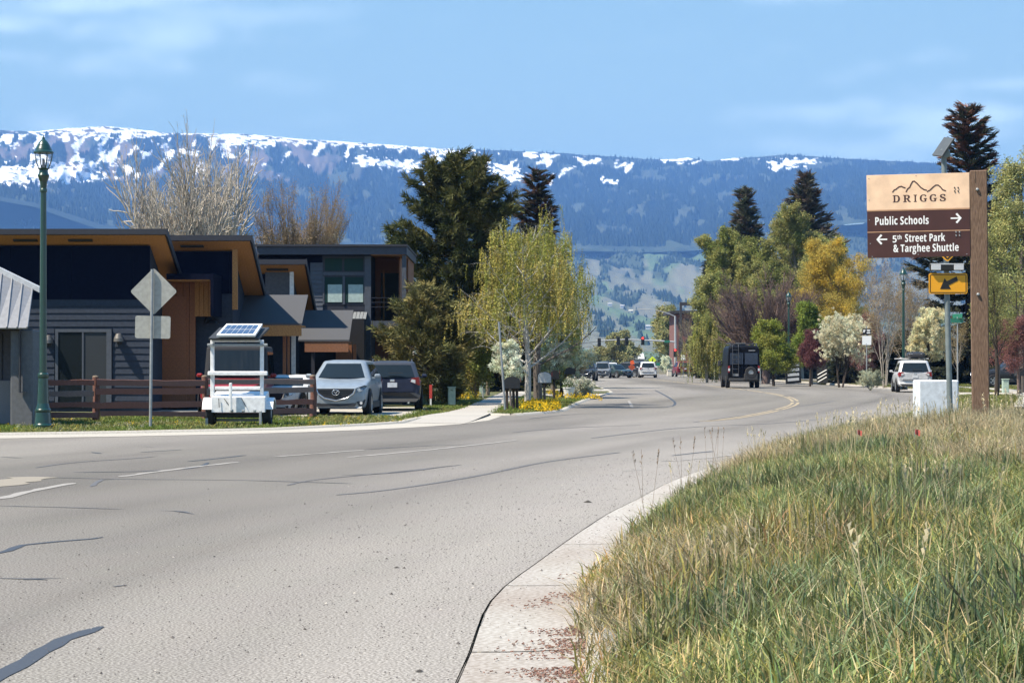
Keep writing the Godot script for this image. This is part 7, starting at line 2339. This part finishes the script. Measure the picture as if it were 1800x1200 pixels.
func build_mailboxes() -> void:
	var blk := mat("mailbox_black", 0.014, 0.014, 0.016, 0.45)
	var wd := mat("bark_dark", 0.055, 0.042, 0.032, 0.95, 0.0, "wood", Vector3(3, 0.6, 3))
	var pale := mat("mailbox_pale", 0.56, 0.57, 0.58, 0.5)
	mailbox("wide black mailbox on thin posts left of the white birch trunk", 900, 69.5, 0.52, 0.38, 0.5, 1.11, blk, blk, [-0.16, 0.05, 0.16], wd)
	mailbox("mailbox with a pale grey front right of the birch trunks", 957, 76.5, 0.50, 0.40, 0.5, 1.24, blk, pale, [0.0], mat("bark_grey", 0.15, 0.13, 0.115, 0.95, 0.0, "wood", Vector3(3, 0.6, 3)))
	mailbox("black mailbox partly hidden behind the pale-fronted one", 975, 82.5, 0.34, 0.36, 0.5, 1.28, blk, blk, [-0.02], wd)
	mailbox("small white-fronted mailbox behind the flower pot", 988, 97, 0.25, 0.27, 0.45, 1.28, blk, pale, [0.0], mat("brown_board", 0.14, 0.07, 0.05, 0.85, 0.0, "wood", Vector3(4, 0.5, 4)))
	mailbox("black mailbox on a tall black post just right of the white-fronted one", 1001, 96, 0.5, 0.30, 0.5, 1.36, blk, blk, [-0.12], wd)
	mailbox("dark mailbox on a post at the right edge of the picture", 1794, 101, 0.42, 0.34, 0.5, 1.3, blk, blk, [0.0], wd)
	# thin leaning pole beside the first mailbox
	org = foot(888, 68.6, 0.1)
	var o := thing("marker_pole", "thin leaning silver pole left of the black mailbox", "pole", org)
	var mb := MB.new()
	mb.path(PackedVector3Array([foot(888, 68.6, 0.0), at(877, 566, 68.6)]), PackedFloat32Array([0.036, 0.036]), 8)
	put("pole", mb, mat("galvanised", 0.30, 0.32, 0.33, 0.5, 0.35), o)
	org = foot(822, 92, 0.1)
	o = thing("marker_pole", "slim grey pole beside the willow shrub behind the pavement", "pole", org)
	mb = MB.new()
	mb.tube(foot(849, 92, 0.0), at(848, 596, 92), 0.03)
	put("pole", mb, mats["galvanised"], o)
	# utility cabinets
	var grn := mat("cabinet_green", 0.055, 0.115, 0.085, 0.6)
	var mint := mat("cabinet_mint", 0.34, 0.44, 0.37, 0.6)
	cabinet("dark green utility cabinet behind the navy car", 742, 77.5, 0.46, 0.66, 0.4, grn)
	cabinet("pale green utility pedestal on the lawn left of the pavement", 794, 77.0, 0.26, 0.62, 0.2, mint)
	cabinet("second pale green pedestal further back under the trees", 848, 105, 0.28, 0.5, 0.25, mint)
	cabinet("pale green pedestal on the far verge right of the timber post", 1768, 104, 0.3, 0.72, 0.25, mint)
	cabinet("large white utility box, blue sky shade put into its colour, in the grass below the warning sign", 1645, 44.5, 0.80, 1.12, 0.7, mat("box_white_shaded", 0.66, 0.70, 0.74, 0.5), false)  # white housing with bluish sky shade mixed into its colour
	org = foot(757, 76, 0.1)
	o = thing("marker_stake", "red marker stake with white foot beside the green cabinet", "marker stake", org)
	bit("stake", mat("stake_red", 0.45, 0.04, 0.03, 0.6), o, X(754.5, 76), X(759.5, 76), Y(700, 76), Y(676, 76), 75.97, 76.03)
	bit("foot", mat("white_trim", 0.66, 0.65, 0.62, 0.6), o, X(755.5, 76), X(758.5, 76), 0.05, Y(700, 76) - 0.002, 75.975, 76.025)

func cabinet(label: String, px: float, d: float, w: float, h: float, dp: float, m: Material, lid := true) -> void:
	var o := thing("utility_box", label, "utility box", foot(px, d, 0.06))
	var mb := MB.new()
	mb.box(Vector3(0, h / 2, 0), Vector3(w, h, dp), Basis.IDENTITY, 0.025)
	part("housing", mb, m, o)
	if not lid: return
	mb = MB.new()
	mb.box(Vector3(0, h + 0.012, 0.01), Vector3(w + 0.04, 0.035, dp + 0.05), Basis.IDENTITY, 0.012)
	part("lid", mb, m, o)

# ---------------------------------------------------------------- signals at the far crossing
func build_signals() -> void:
	var steel := mat("signal_steel", 0.42, 0.43, 0.44, 0.5, 0.3)
	var blk := mat("signal_black", 0.015, 0.016, 0.017, 0.6)
	var red := StandardMaterial3D.new()
	red.resource_name = "red_signal_lens"
	red.albedo_color = lin(0.5, 0.03, 0.03)
	red.emission_enabled = true
	red.emission = lin(1.0, 0.05, 0.04)
	red.emission_energy_multiplier = 1.6
	var d := 300.0
	org = foot(1187, d)
	var o := thing("signal_mast", "tall steel signal mast with a long arm and a curved lamp arm over the street", "signal mast", org)
	var mb := MB.new()
	mb.path(PackedVector3Array([foot(1188, d), at(1187, 555, d)]), PackedFloat32Array([0.20, 0.12]), 10)
	put("pole", mb, steel, o)
	mb = MB.new()
	mb.path(PackedVector3Array([at(1187, 601, d), at(1160, 599, d), at(1100, 596.5, d), at(1047, 599, d)]), PackedFloat32Array([0.12, 0.11, 0.09, 0.07]), 8)
	put("mast_arm", mb, steel, o)
	mb = MB.new()
	mb.path(PackedVector3Array([at(1187, 556, d), at(1170, 549, d), at(1150, 544, d), at(1128, 543, d), at(1110, 545, d)]), PackedFloat32Array([0.06, 0.05, 0.045, 0.04, 0.035]), 8)
	put("lamp_arm", mb, steel, o)
	mb = MB.new()
	mb.box(at(1109, 545.5, d), Vector3(0.6, 0.14, 0.25), Basis.IDENTITY, 0.03)
	put("lamp_head", mb, mat("sign_white", 0.80, 0.80, 0.78, 0.5, 0.0, ""), o)
	mb = MB.new()
	mb.box(at(1173, 600, 299.7), Vector3(0.75, 0.32, 0.04))
	put("name_plate", mb, mat("sign_green", 0.02, 0.16, 0.10, 0.5), o)
	for s in [[1053.5, 601.5, false, "leftmost black signal head at the tip of the mast arm"], [1087, 599.5, false, "dark signal head left of the arm's middle"], [1101.5, 599, false, "dark signal head right of the arm's middle"], [1130, 599, true, "signal head showing red on the mast arm"], [1187, 620, true, "signal head showing red on the mast pole"]]:
		var p := at(s[0], s[1], 299.6)
		org = p
		var h := thing("traffic_signal", s[3], "traffic signal", p)
		mb = MB.new()
		mb.box(p, Vector3(0.46, 1.15, 0.22), Basis.IDENTITY, 0.04)
		put("housing", mb, blk, h)
		for k in 3:
			mb = MB.new()
			disc(mb, p + Vector3(0, 0.36 - k * 0.36, 0.125), 0.15, Vector3(0, 0, 1), Vector3.UP, 14)
			put("lens", mb, red if k == 0 and s[2] else mat("lens_dark", 0.03, 0.03, 0.03, 0.3), h)
			mb = MB.new()
			var g := []
			for q in 8:
				var a := PI * q / 7.0
				var u := Vector3(cos(a) * 0.17, 0.36 - k * 0.36 + sin(a) * 0.17, 0.11)
				g.append(PackedVector3Array([p + u, p + u + Vector3(0, 0, 0.2)]))
			mb.grid(g, false, p + Vector3(0, 0.36 - k * 0.36, 0.1))
			put("visor", mb, blk, h)

# ---------------------------------------------------------------- grass
func blade_tuft(count: int, rad: float, h0: float, h1: float, wide: float, sd: int, dry := 0.15, lean := 0.35) -> ArrayMesh:
	var rng := RandomNumberGenerator.new()
	rng.seed = sd
	var mb := MB.new()
	for i in count:
		var a := rng.randf() * TAU
		var p := Vector3(cos(a), 0, sin(a)) * rad * sqrt(rng.randf())
		var h := rng.randf_range(h0, h1)
		var la := rng.randf() * TAU
		var l := Vector3(cos(la), 0, sin(la)) * h * rng.randf() * lean * 1.6
		var fa := rng.randf() * TAU
		var w := Vector3(cos(fa), 0, sin(fa)) * wide * rng.randf_range(0.6, 1.3) * 0.5
		var v := rng.randf_range(0.65, 1.3)
		mb.col = Color(v * rng.randf_range(0.8, 1.25), v, v * rng.randf_range(0.65, 1.25))
		if rng.randf() < dry: mb.col = Color(2.1 * v, 1.5 * v, 2.0 * v)
		mb.col = Color(mb.col.r * 0.36, mb.col.g * 0.36, mb.col.b * 0.36)
		var m := p + l * 0.35 + Vector3.UP * h * 0.55
		var t := p + l + Vector3.UP * h * rng.randf_range(0.82, 1.0)
		mb.tri(p - w, p + w, m + w * 0.8)
		mb.tri(p - w, m + w * 0.8, m - w * 0.8)
		mb.tri(m - w * 0.8, m + w * 0.8, t)
	return mb.mesh()

func build_grass() -> void:
	var rng := RandomNumberGenerator.new()
	rng.seed = 404
	var gm := vmat("grass_blade", 0.5, 0.5)
	var tufts := []
	for k in 4: tufts.append(blade_tuft(28, 0.13, 0.06, 0.25, 0.0085, 500 + k, 0.20, 0.65))
	for k in 2: tufts.append(blade_tuft(15, 0.10, 0.14, 0.32, 0.012, 520 + k, 0.10, 0.5))      # lush broad blades
	for k in 2: tufts.append(blade_tuft(26, 0.17, 0.08, 0.30, 0.007, 540 + k, 0.88, 1.0))      # dead thatch
	var where := []
	var cols := []
	for k in tufts.size():
		where.append([])
		cols.append(PackedColorArray())
	var i := idx_d(5.5)
	var iend := idx_d(50.0)
	while i < iend:
		var d := R_line[i].y
		var reach := X(2050, d) - R_line[i].x + 1.0
		var n := int(0.8 * maxf(reach, 1.0) * (78.0 if d < 22 else (56.0 if d < 36 else 34.0)))
		for k in n:
			var o := 0.665 + rng.randf() * reach
			var q := R_line[i].lerp(R_line[i + 1], rng.randf()) + R_norm[i] * o
			var y := mound(o, q.y) if o > 0.8 else 0.10
			var patch := noise_a.get_noise_2d(q.x * 9.0, q.y * 5.0)
			var big := noise_b.get_noise_2d(q.x * 11.0 + 40.0, q.y * 5.0)
			var dry := smoothstep(0.02, 0.42, big + 0.5 * patch + 0.34 * smoothstep(19.0, 30.0, d) + 0.05 + 0.26 * smoothstep(1.2, 5.0, o) - 0.21)
			var m := rng.randi() % 4
			if rng.randf() < dry * 0.85: m = 6 + rng.randi() % 2
			elif patch > 0.18 and rng.randf() < 0.6: m = 4 + rng.randi() % 2
			var sc := rng.randf_range(0.62, 1.12) * (1.0 + 0.35 * patch) * lerpf(0.72, 1.0, smoothstep(0.62, 1.4, o))
			if d > 26.0: sc *= 1.12
			where[m].append(Transform3D(Basis(Vector3.UP, rng.randf() * TAU).scaled(Vector3(1, sc, 1) * lerpf(1.0, 1.2, smoothstep(20.0, 40.0, d))), Vector3(q.x, y - 0.01, -q.y)))
			var c := Color(0.205, 0.255, 0.10)
			c = c.lerp(Color(0.12, 0.155, 0.078), clampf(0.5 + patch * 2.2, 0, 1))
			c = c.lerp(Color(0.25, 0.235, 0.085), clampf(big * 1.6 + 0.2, 0, 0.8))
			if m >= 6: c = Color(0.185, 0.23, 0.115).lerp(Color(0.13, 0.165, 0.075), rng.randf())
			cols[m].append(hue(c, rng.randf_range(0.7, 1.35) / 0.42, rng.randf_range(-0.1, 0.22)))
		i += 1
	for k in tufts.size():
		if where[k].size(): tag(many("grass", tufts[k], gm, where[k], cols[k], self), ["mixed green and dry grass covering the right bank", "lush broad-bladed grass patches on the right bank", "flattened straw-coloured dead grass on the right bank"][0 if k < 4 else (1 if k < 6 else 2)], "grass")
	# tall dry stalks with thin heads
	var stalk := []
	for k in 3:
		var mb := MB.new()
		var r2 := RandomNumberGenerator.new()
		r2.seed = 600 + k
		for q in 3:
			mb.col = Color(1, 1, 1) * r2.randf_range(0.8, 1.2)
			var b := Vector3(r2.randf_range(-0.06, 0.06), 0, r2.randf_range(-0.06, 0.06))
			var l := Vector3(r2.randf_range(-0.3, 0.3), 1, r2.randf_range(-0.2, 0.2)).normalized()
			mb.path(PackedVector3Array([b, b + l * 0.25, b + l * 0.48 + Vector3(l.x * 0.05, 0, 0)]), PackedFloat32Array([0.0022, 0.0018, 0.0012]), 3, false)
			for e in 5:
				var u := b + l * (0.38 + 0.02 * e)
				mb.tri(u, u + Vector3(r2.randf_range(-0.02, 0.02), 0.03, r2.randf_range(-0.02, 0.02)), u + Vector3(0.006, 0.02, 0.004))
		stalk.append(mb.mesh())
	var sw := [[], [], []]
	var scol := [PackedColorArray(), PackedColorArray(), PackedColorArray()]
	for k in 620:
		var ii := rng.randi_range(idx_d(8.0), idx_d(44.0))
		var o := 0.75 + pow(rng.randf(), 0.8) * 8.0
		var q := from_R(ii, o)
		var far := smoothstep(18.0, 30.0, q.y)
		if rng.randf() > 0.35 + 0.65 * far: continue
		var m := rng.randi() % 3
		sw[m].append(Transform3D(Basis(Vector3.UP, rng.randf() * TAU).scaled(Vector3.ONE * rng.randf_range(0.7, 1.2)), v3(q, mound(o, q.y) - 0.01)))
		scol[m].append(hue(Color(0.48, 0.41, 0.26), rng.randf_range(0.7, 1.2)))
	for s in [[1135, 19.5], [1202, 23], [1250, 26], [1262, 26]]:
		var m := rng.randi() % 3
		var p := foot(s[0], s[1], 0.1)
		sw[m].append(Transform3D(Basis(Vector3.UP, rng.randf() * TAU).scaled(Vector3(0.9, 1.35, 0.9)), p))
		scol[m].append(Color(0.30, 0.22, 0.15))
	for m in 3: tag(many("dry_stalks", stalk[m], gm, sw[m], scol[m], self), "thin dry grass stalks standing above the right bank", "grass")
	# mown lawns on the left, island and far right verge
	var short := []
	for k in 3: short.append(blade_tuft(16, 0.17, 0.03, 0.10, 0.016, 560 + k, 0.12, 0.6))
	var lw := [[], [], []]
	var lc := [PackedColorArray(), PackedColorArray(), PackedColorArray()]
	var poly := PackedVector2Array([Vector2(-13.5, 45.0), Vector2(-10.8, 46.3), Vector2(-8.6, 47.5), Vector2(-6.5, 49.0), Vector2(-5.4, 50.0), Vector2(-4.56, 51.7), Vector2(-3.6, 53.6), Vector2(-2.92, 55.6), Vector2(-2.6, 61.4), Vector2(-1.75, 69.6), Vector2(-1.2, 90), Vector2(-1.0, 100), Vector2(-5, 100), Vector2(-2.9, 75), Vector2(-2.95, 62), Vector2(-6.8, 61.4), Vector2(-7.5, 64), Vector2(-20, 60)])
	var isle := PackedVector2Array([Vector2(-0.6, 64.8), Vector2(0, 64.2), Vector2(0.9, 67.0), Vector2(1.5, 70.5), Vector2(2.0, 79), Vector2(2.7, 88), Vector2(3.3, 96), Vector2(1.0, 97), Vector2(0.25, 93), Vector2(-0.4, 71.5)])
	for k in 17000:
		var q := Vector2(rng.randf_range(-16, -0.5), rng.randf_range(45, 98)) if k < 14500 else Vector2(rng.randf_range(-0.7, 3.4), rng.randf_range(64, 98))
		if not Geometry2D.is_point_in_polygon(q, poly if k < 14500 else isle): continue
		var m := rng.randi() % 3
		var patch := noise_a.get_noise_2d(q.x * 6.0, q.y * 6.0)
		lw[m].append(Transform3D(Basis(Vector3.UP, rng.randf() * TAU).scaled(Vector3(1.3, rng.randf_range(0.6, 1.2), 1.3)), v3(q, 0.022 if k < 14500 else 0.045)))
		lc[m].append(hue(Color(0.11, 0.16, 0.028).lerp(Color(0.19, 0.19, 0.06), clampf(0.45 + patch * 1.8, 0, 1)), rng.randf_range(0.8, 1.2) / 0.42))
	for k in 9000:
		var ii := rng.randi_range(idx_d(50.0), idx_d(150.0))
		var o := rng.randf_range(0.8, 3.0) if rng.randf() < 0.5 else rng.randf_range(4.7, 9.0)
		var q := from_R(ii, o)
		if q.y > 97.0 and q.y < 108.0: continue
		var m := rng.randi() % 3
		lw[m].append(Transform3D(Basis(Vector3.UP, rng.randf() * TAU).scaled(Vector3(2.2, rng.randf_range(0.8, 1.7), 2.2)), v3(q, 0.09)))
		lc[m].append(hue(Color(0.12, 0.15, 0.035).lerp(Color(0.20, 0.19, 0.07), rng.randf()), rng.randf_range(0.8, 1.2) / 0.42))
	for m in 3: tag(many("lawn", short[m], gm, lw[m], lc[m], self), "short spring lawn on the verges", "grass")

func build_small_things() -> void:
	var rng := RandomNumberGenerator.new()
	rng.seed = 808
	# yellow flowers round the mailboxes, dandelions in the lawn
	var fl := MB.new()
	leaf_blob(fl, 10, 0.07, 0.055, 3)
	var fm := fl.mesh()
	var where := []
	var cols := PackedColorArray()
	for k in 1500:
		var q: Vector2
		if k < 900: q = Vector2(rng.randf_range(0.3, 1.5) + 0.02 * (k % 5), rng.randf_range(66.5, 77))
		elif k < 1100: q = Vector2(rng.randf_range(1.7, 3.6), rng.randf_range(88, 108))
		elif k < 1200: q = Vector2(rng.randf_range(-2.4, -1.5), rng.randf_range(88, 104))
		else: q = Vector2(rng.randf_range(-13, -2.6), rng.randf_range(46, 60))
		if k < 900 and (noise_a.get_noise_2d(q.x * 30.0, q.y * 6.0) < -0.05 or q.x > 0.5 + (q.y - 66.0) * 0.14 + 0.55): continue
		if k >= 1200 and (q.y < 46.6 + (q.x + 10.8) * 0.7 or q.y < 47.0 or noise_a.get_noise_2d(q.x * 5.0, q.y * 5.0) < 0.05): continue
		var s := rng.randf_range(0.8, 1.7) if k < 1200 else rng.randf_range(0.4, 0.8)
		where.append(Transform3D(Basis(Vector3.UP, rng.randf() * TAU).scaled(Vector3.ONE * s), v3(q, 0.08 + (rng.randf() * 0.16 if k < 1200 else 0.01))))
		cols.append(hue(Color(0.75, 0.50, 0.02) if rng.randf() < 0.8 or k >= 1200 else Color(0.12, 0.18, 0.04), rng.randf_range(0.75, 1.15)))
		if k >= 1200 and rng.randf() < 0.5: cols[-1] = Color(0.55, 0.52, 0.38)
	tag(many("yellow_flowers", fm, vmat("petal", 0.8, 0.35), where, cols, self), "yellow spring flowers round the mailboxes and in the lawn", "flowers")
	# white pot with flowers
	var o := thing("flower_pot", "white pot of white flowers beside the mailboxes", "flower pot", foot(1000, 93, 0.1))
	var mb := MB.new()
	mb.lathe(PackedVector2Array([Vector2(0.17, 0), Vector2(0.24, 0.36), Vector2(0.26, 0.38), Vector2(0.26, 0.42), Vector2(0.22, 0.42), Vector2(0.2, 0.36), Vector2(0.001, 0.35)]), Vector3.ZERO, 16)
	part("pot", mb, mat("pot_white", 0.72, 0.72, 0.70, 0.5), o)
	where = []
	cols = PackedColorArray()
	for k in 40:
		where.append(Transform3D(Basis(Vector3.UP, rng.randf() * TAU).scaled(Vector3.ONE * 1.3), Vector3(rng.randfn() * 0.13, 0.46 + absf(rng.randfn()) * 0.12, rng.randfn() * 0.13)))
		cols.append(Color(0.7, 0.7, 0.66) if rng.randf() < 0.4 else Color(0.09, 0.14, 0.04))
	many("flowers", fm, mats["petal"], where, cols, o)
	o = thing("planter", "pale square planter at the far kerb beside the blossom tree", "planter", foot(1178, 272, 0.0))
	mb = MB.new()
	mb.box(Vector3(0, 0.42, 0), Vector3(0.75, 0.84, 0.75), Basis.IDENTITY, 0.04)
	part("box", mb, mat("planter_stone", 0.62, 0.56, 0.46, 0.8), o)
	mb = MB.new()
	mb.box(Vector3(0, 0.80, 0), Vector3(0.85, 0.1, 0.85), Basis.IDENTITY, 0.03)
	part("rim", mb, mats["planter_stone"], o)
	# satellite dish at the house's right end
	org = at(722, 625, 79)
	o = thing("satellite_dish", "white dish on a short mast behind the navy car", "satellite dish", org)
	mb = MB.new()
	var bs := Basis(Vector3.UP, -0.35) * Basis(Vector3(1, 0, 0), 1.25)
	var g := []
	for k in 6:
		var r := 0.20 * k / 5.0 + 0.001
		var line := PackedVector3Array()
		for s in 18: line.append(org + bs * Vector3(cos(TAU * s / 18) * r * 0.85, 0.35 * r * r * 2.0, sin(TAU * s / 18) * r))
		g.append(line)
	mb.grid(g, true, org - bs * Vector3(0, -2, 0))
	put("dish", mb, mat("trailer_white", 0.78, 0.79, 0.80, 0.45), o)
	mb = MB.new()
	mb.tube(Vector3(org.x, 0.1, org.z - 0.1), org + Vector3(0, 0, -0.08), 0.03)
	mb.tube(org, org + bs * Vector3(0, 0.35, 0.0), 0.012)
	put("mast", mb, mats["galvanised"], o)
	# stones and dark box at the sign's foot
	for s in [[1742, 34.0, 0.14, "larger pale stone right of the timber post's foot"], [1752, 34.6, 0.10, "smaller pale stone beside the larger one by the timber post"], [1790, 36.0, 0.12, "pale stone in the grass at the right edge"]]:
		var r := MB.new()
		g = []
		for k in 7:
			var ph := PI * k / 6.0
			var line := PackedVector3Array()
			for q in 10:
				var a := TAU * q / 10
				var rr: float = s[2] * (1.0 + 0.3 * noise_a.get_noise_3d(q * 20.0, k * 25.0, s[0]))
				line.append(Vector3(sin(ph) * cos(a) * rr * 1.3, cos(ph) * rr * 0.8, sin(ph) * sin(a) * rr))
			g.append(line)
		r.grid(g, true, Vector3.ZERO)
		var st := part("stone", r, mat("stone_pale", 0.55, 0.53, 0.49, 0.9, 0.0, "stone", Vector3(3, 3, 3)), self)
		st.position = foot(s[0], s[1], Y(705, s[1]))
		st.position.y = 0.62 if s[1] < 34.3 else 0.5
		tag(st, s[3], "stone")
	o = thing("valve_box", "dark metal box in the grass right of the timber post", "utility box", foot(1762, 33.2, 0.5))
	mb = MB.new()
	mb.box(Vector3(0, 0.12, 0), Vector3(0.16, 0.30, 0.16), Basis.IDENTITY, 0.02)
	part("housing", mb, mat("box_plastic", 0.02, 0.02, 0.022, 0.45), o)
	mb = MB.new()
	mb.box(Vector3(0, 0.285, 0), Vector3(0.19, 0.03, 0.19), Basis.IDENTITY, 0.008)
	part("lid", mb, mats["box_plastic"], o)
	# little red marker flags
	for s in [[1506, 24.0, "small red marker flag in the grass, left of the other one"], [1607, 21.0, "small red marker flag in the grass, right of the other one"]]:
		var mo := near_R(X(s[0], s[1]), s[1])
		var y := mound(mo.y, s[1])
		o = thing("marker_flag", s[2], "marker flag", foot(s[0], s[1], y))
		mb = MB.new()
		mb.tube(Vector3.ZERO, Vector3(0.01, 0.30, 0), 0.0025, -1, 5)
		part("wire", mb, mats["galvanised"], o)
		mb = MB.new()
		g = []
		for k in 5: g.append(PackedVector3Array([Vector3(0.01 + k * 0.012, 0.30 - k * 0.004, 0.008 * sin(k * 2.0)), Vector3(0.01 + k * 0.012, 0.25 - k * 0.006, 0.008 * sin(k * 2.0 + 0.5))]))
		mb.grid(g, false, Vector3(0, 0.3, -5))
		part("flag", mb, mat("flag_red", 0.45, 0.10, 0.075, 0.7, 0.0, ""), o)
	# loose gravel on asphalt, bark and grit in the gutter
	var peb := MB.new()
	for k in 6:
		var a := TAU * k / 6
		var b := TAU * (k + 1) / 6
		peb.tri(Vector3(cos(a), 0, sin(a) * 0.7), Vector3(cos(b), 0, sin(b) * 0.7), Vector3(0.1, 0.8, 0), Vector3(cos(a), 0.5, sin(a)))
	var pm := peb.mesh()
	where = []
	cols = PackedColorArray()
	for k in 6500:
		var ii := rng.randi_range(idx_d(8.0), idx_d(34.0))
		var o2 := -absf(rng.randfn()) * 1.9 + 0.3
		if o2 > 0.62 or o2 < -6.0: continue
		var q := from_R(ii, o2) + Vector2(rng.randf_range(-0.4, 0.4), rng.randf_range(-0.4, 0.4))
		var s := rng.randf_range(0.003, 0.0075) * (2.0 if rng.randf() < 0.04 else 1.0)
		where.append(Transform3D(Basis(Vector3.UP, rng.randf() * TAU).scaled(Vector3.ONE * s), v3(q, 0.003 if o2 < 0.0 else 0.012)))
		var v := rng.randf_range(0.4, 1.6)
		cols.append(Color(0.10 * v, 0.09 * v, 0.085 * v) if rng.randf() < 0.9 else Color(0.40, 0.37, 0.33))
	tag(many("gravel", pm, vmat("grit", 0.9), where, cols, self), "loose grit scattered along the road edge", "gravel")
	var chip := MB.new()
	chip.box(Vector3(0, 0.15, 0), Vector3(1, 0.3, 0.35))
	where = []
	cols = PackedColorArray()
	for k in 15000:
		var ii := rng.randi_range(idx_d(7.5), idx_d(21.0))
		var o2 := 0.66 - absf(rng.randfn()) * 0.22
		if o2 < 0.03: continue
		var q := from_R(ii, o2) + Vector2(0, rng.randf_range(-0.4, 0.4))
		var dens := noise_a.get_noise_2d(q.y * 14.0, o2 * 20.0) + 0.75 * (1.0 - smoothstep(11.0, 17.5, q.y)) + o2 * 1.5 - 1.05
		if rng.randf() > dens * 1.6: continue
		var s := rng.randf_range(0.007, 0.020)
		where.append(Transform3D(Basis.from_euler(Vector3(rng.randf_range(-0.3, 0.3), rng.randf() * TAU, rng.randf_range(-0.3, 0.3))).scaled(Vector3.ONE * s), v3(q, 0.012 + 0.025 * o2)))
		var v := rng.randf_range(0.6, 1.5)
		cols.append(Color(0.20 * v, 0.115 * v, 0.09 * v))
	tag(many("bark_chips", chip.mesh(), vmat("grit", 0.9), where, cols, self), "reddish bark chips lying in the gutter", "bark chips")
	for s in [[1033, 883, 0.05, "dark clod lying on the asphalt near the gutter"], [737, 1180, 0.022, "small dark stone on the asphalt near the bottom edge"], [697, 998, 0.022, "small dark stone on the asphalt left of the gutter"]]:
		var d: float = D(s[1])
		var st := part("stone", pm, mat("stone_dark", 0.05, 0.045, 0.04, 0.9), self)
		st.scale = Vector3(s[2], s[2] * 0.6, s[2])
		st.position = foot(s[0], d, 0.004)
		tag(st, s[3], "stone")
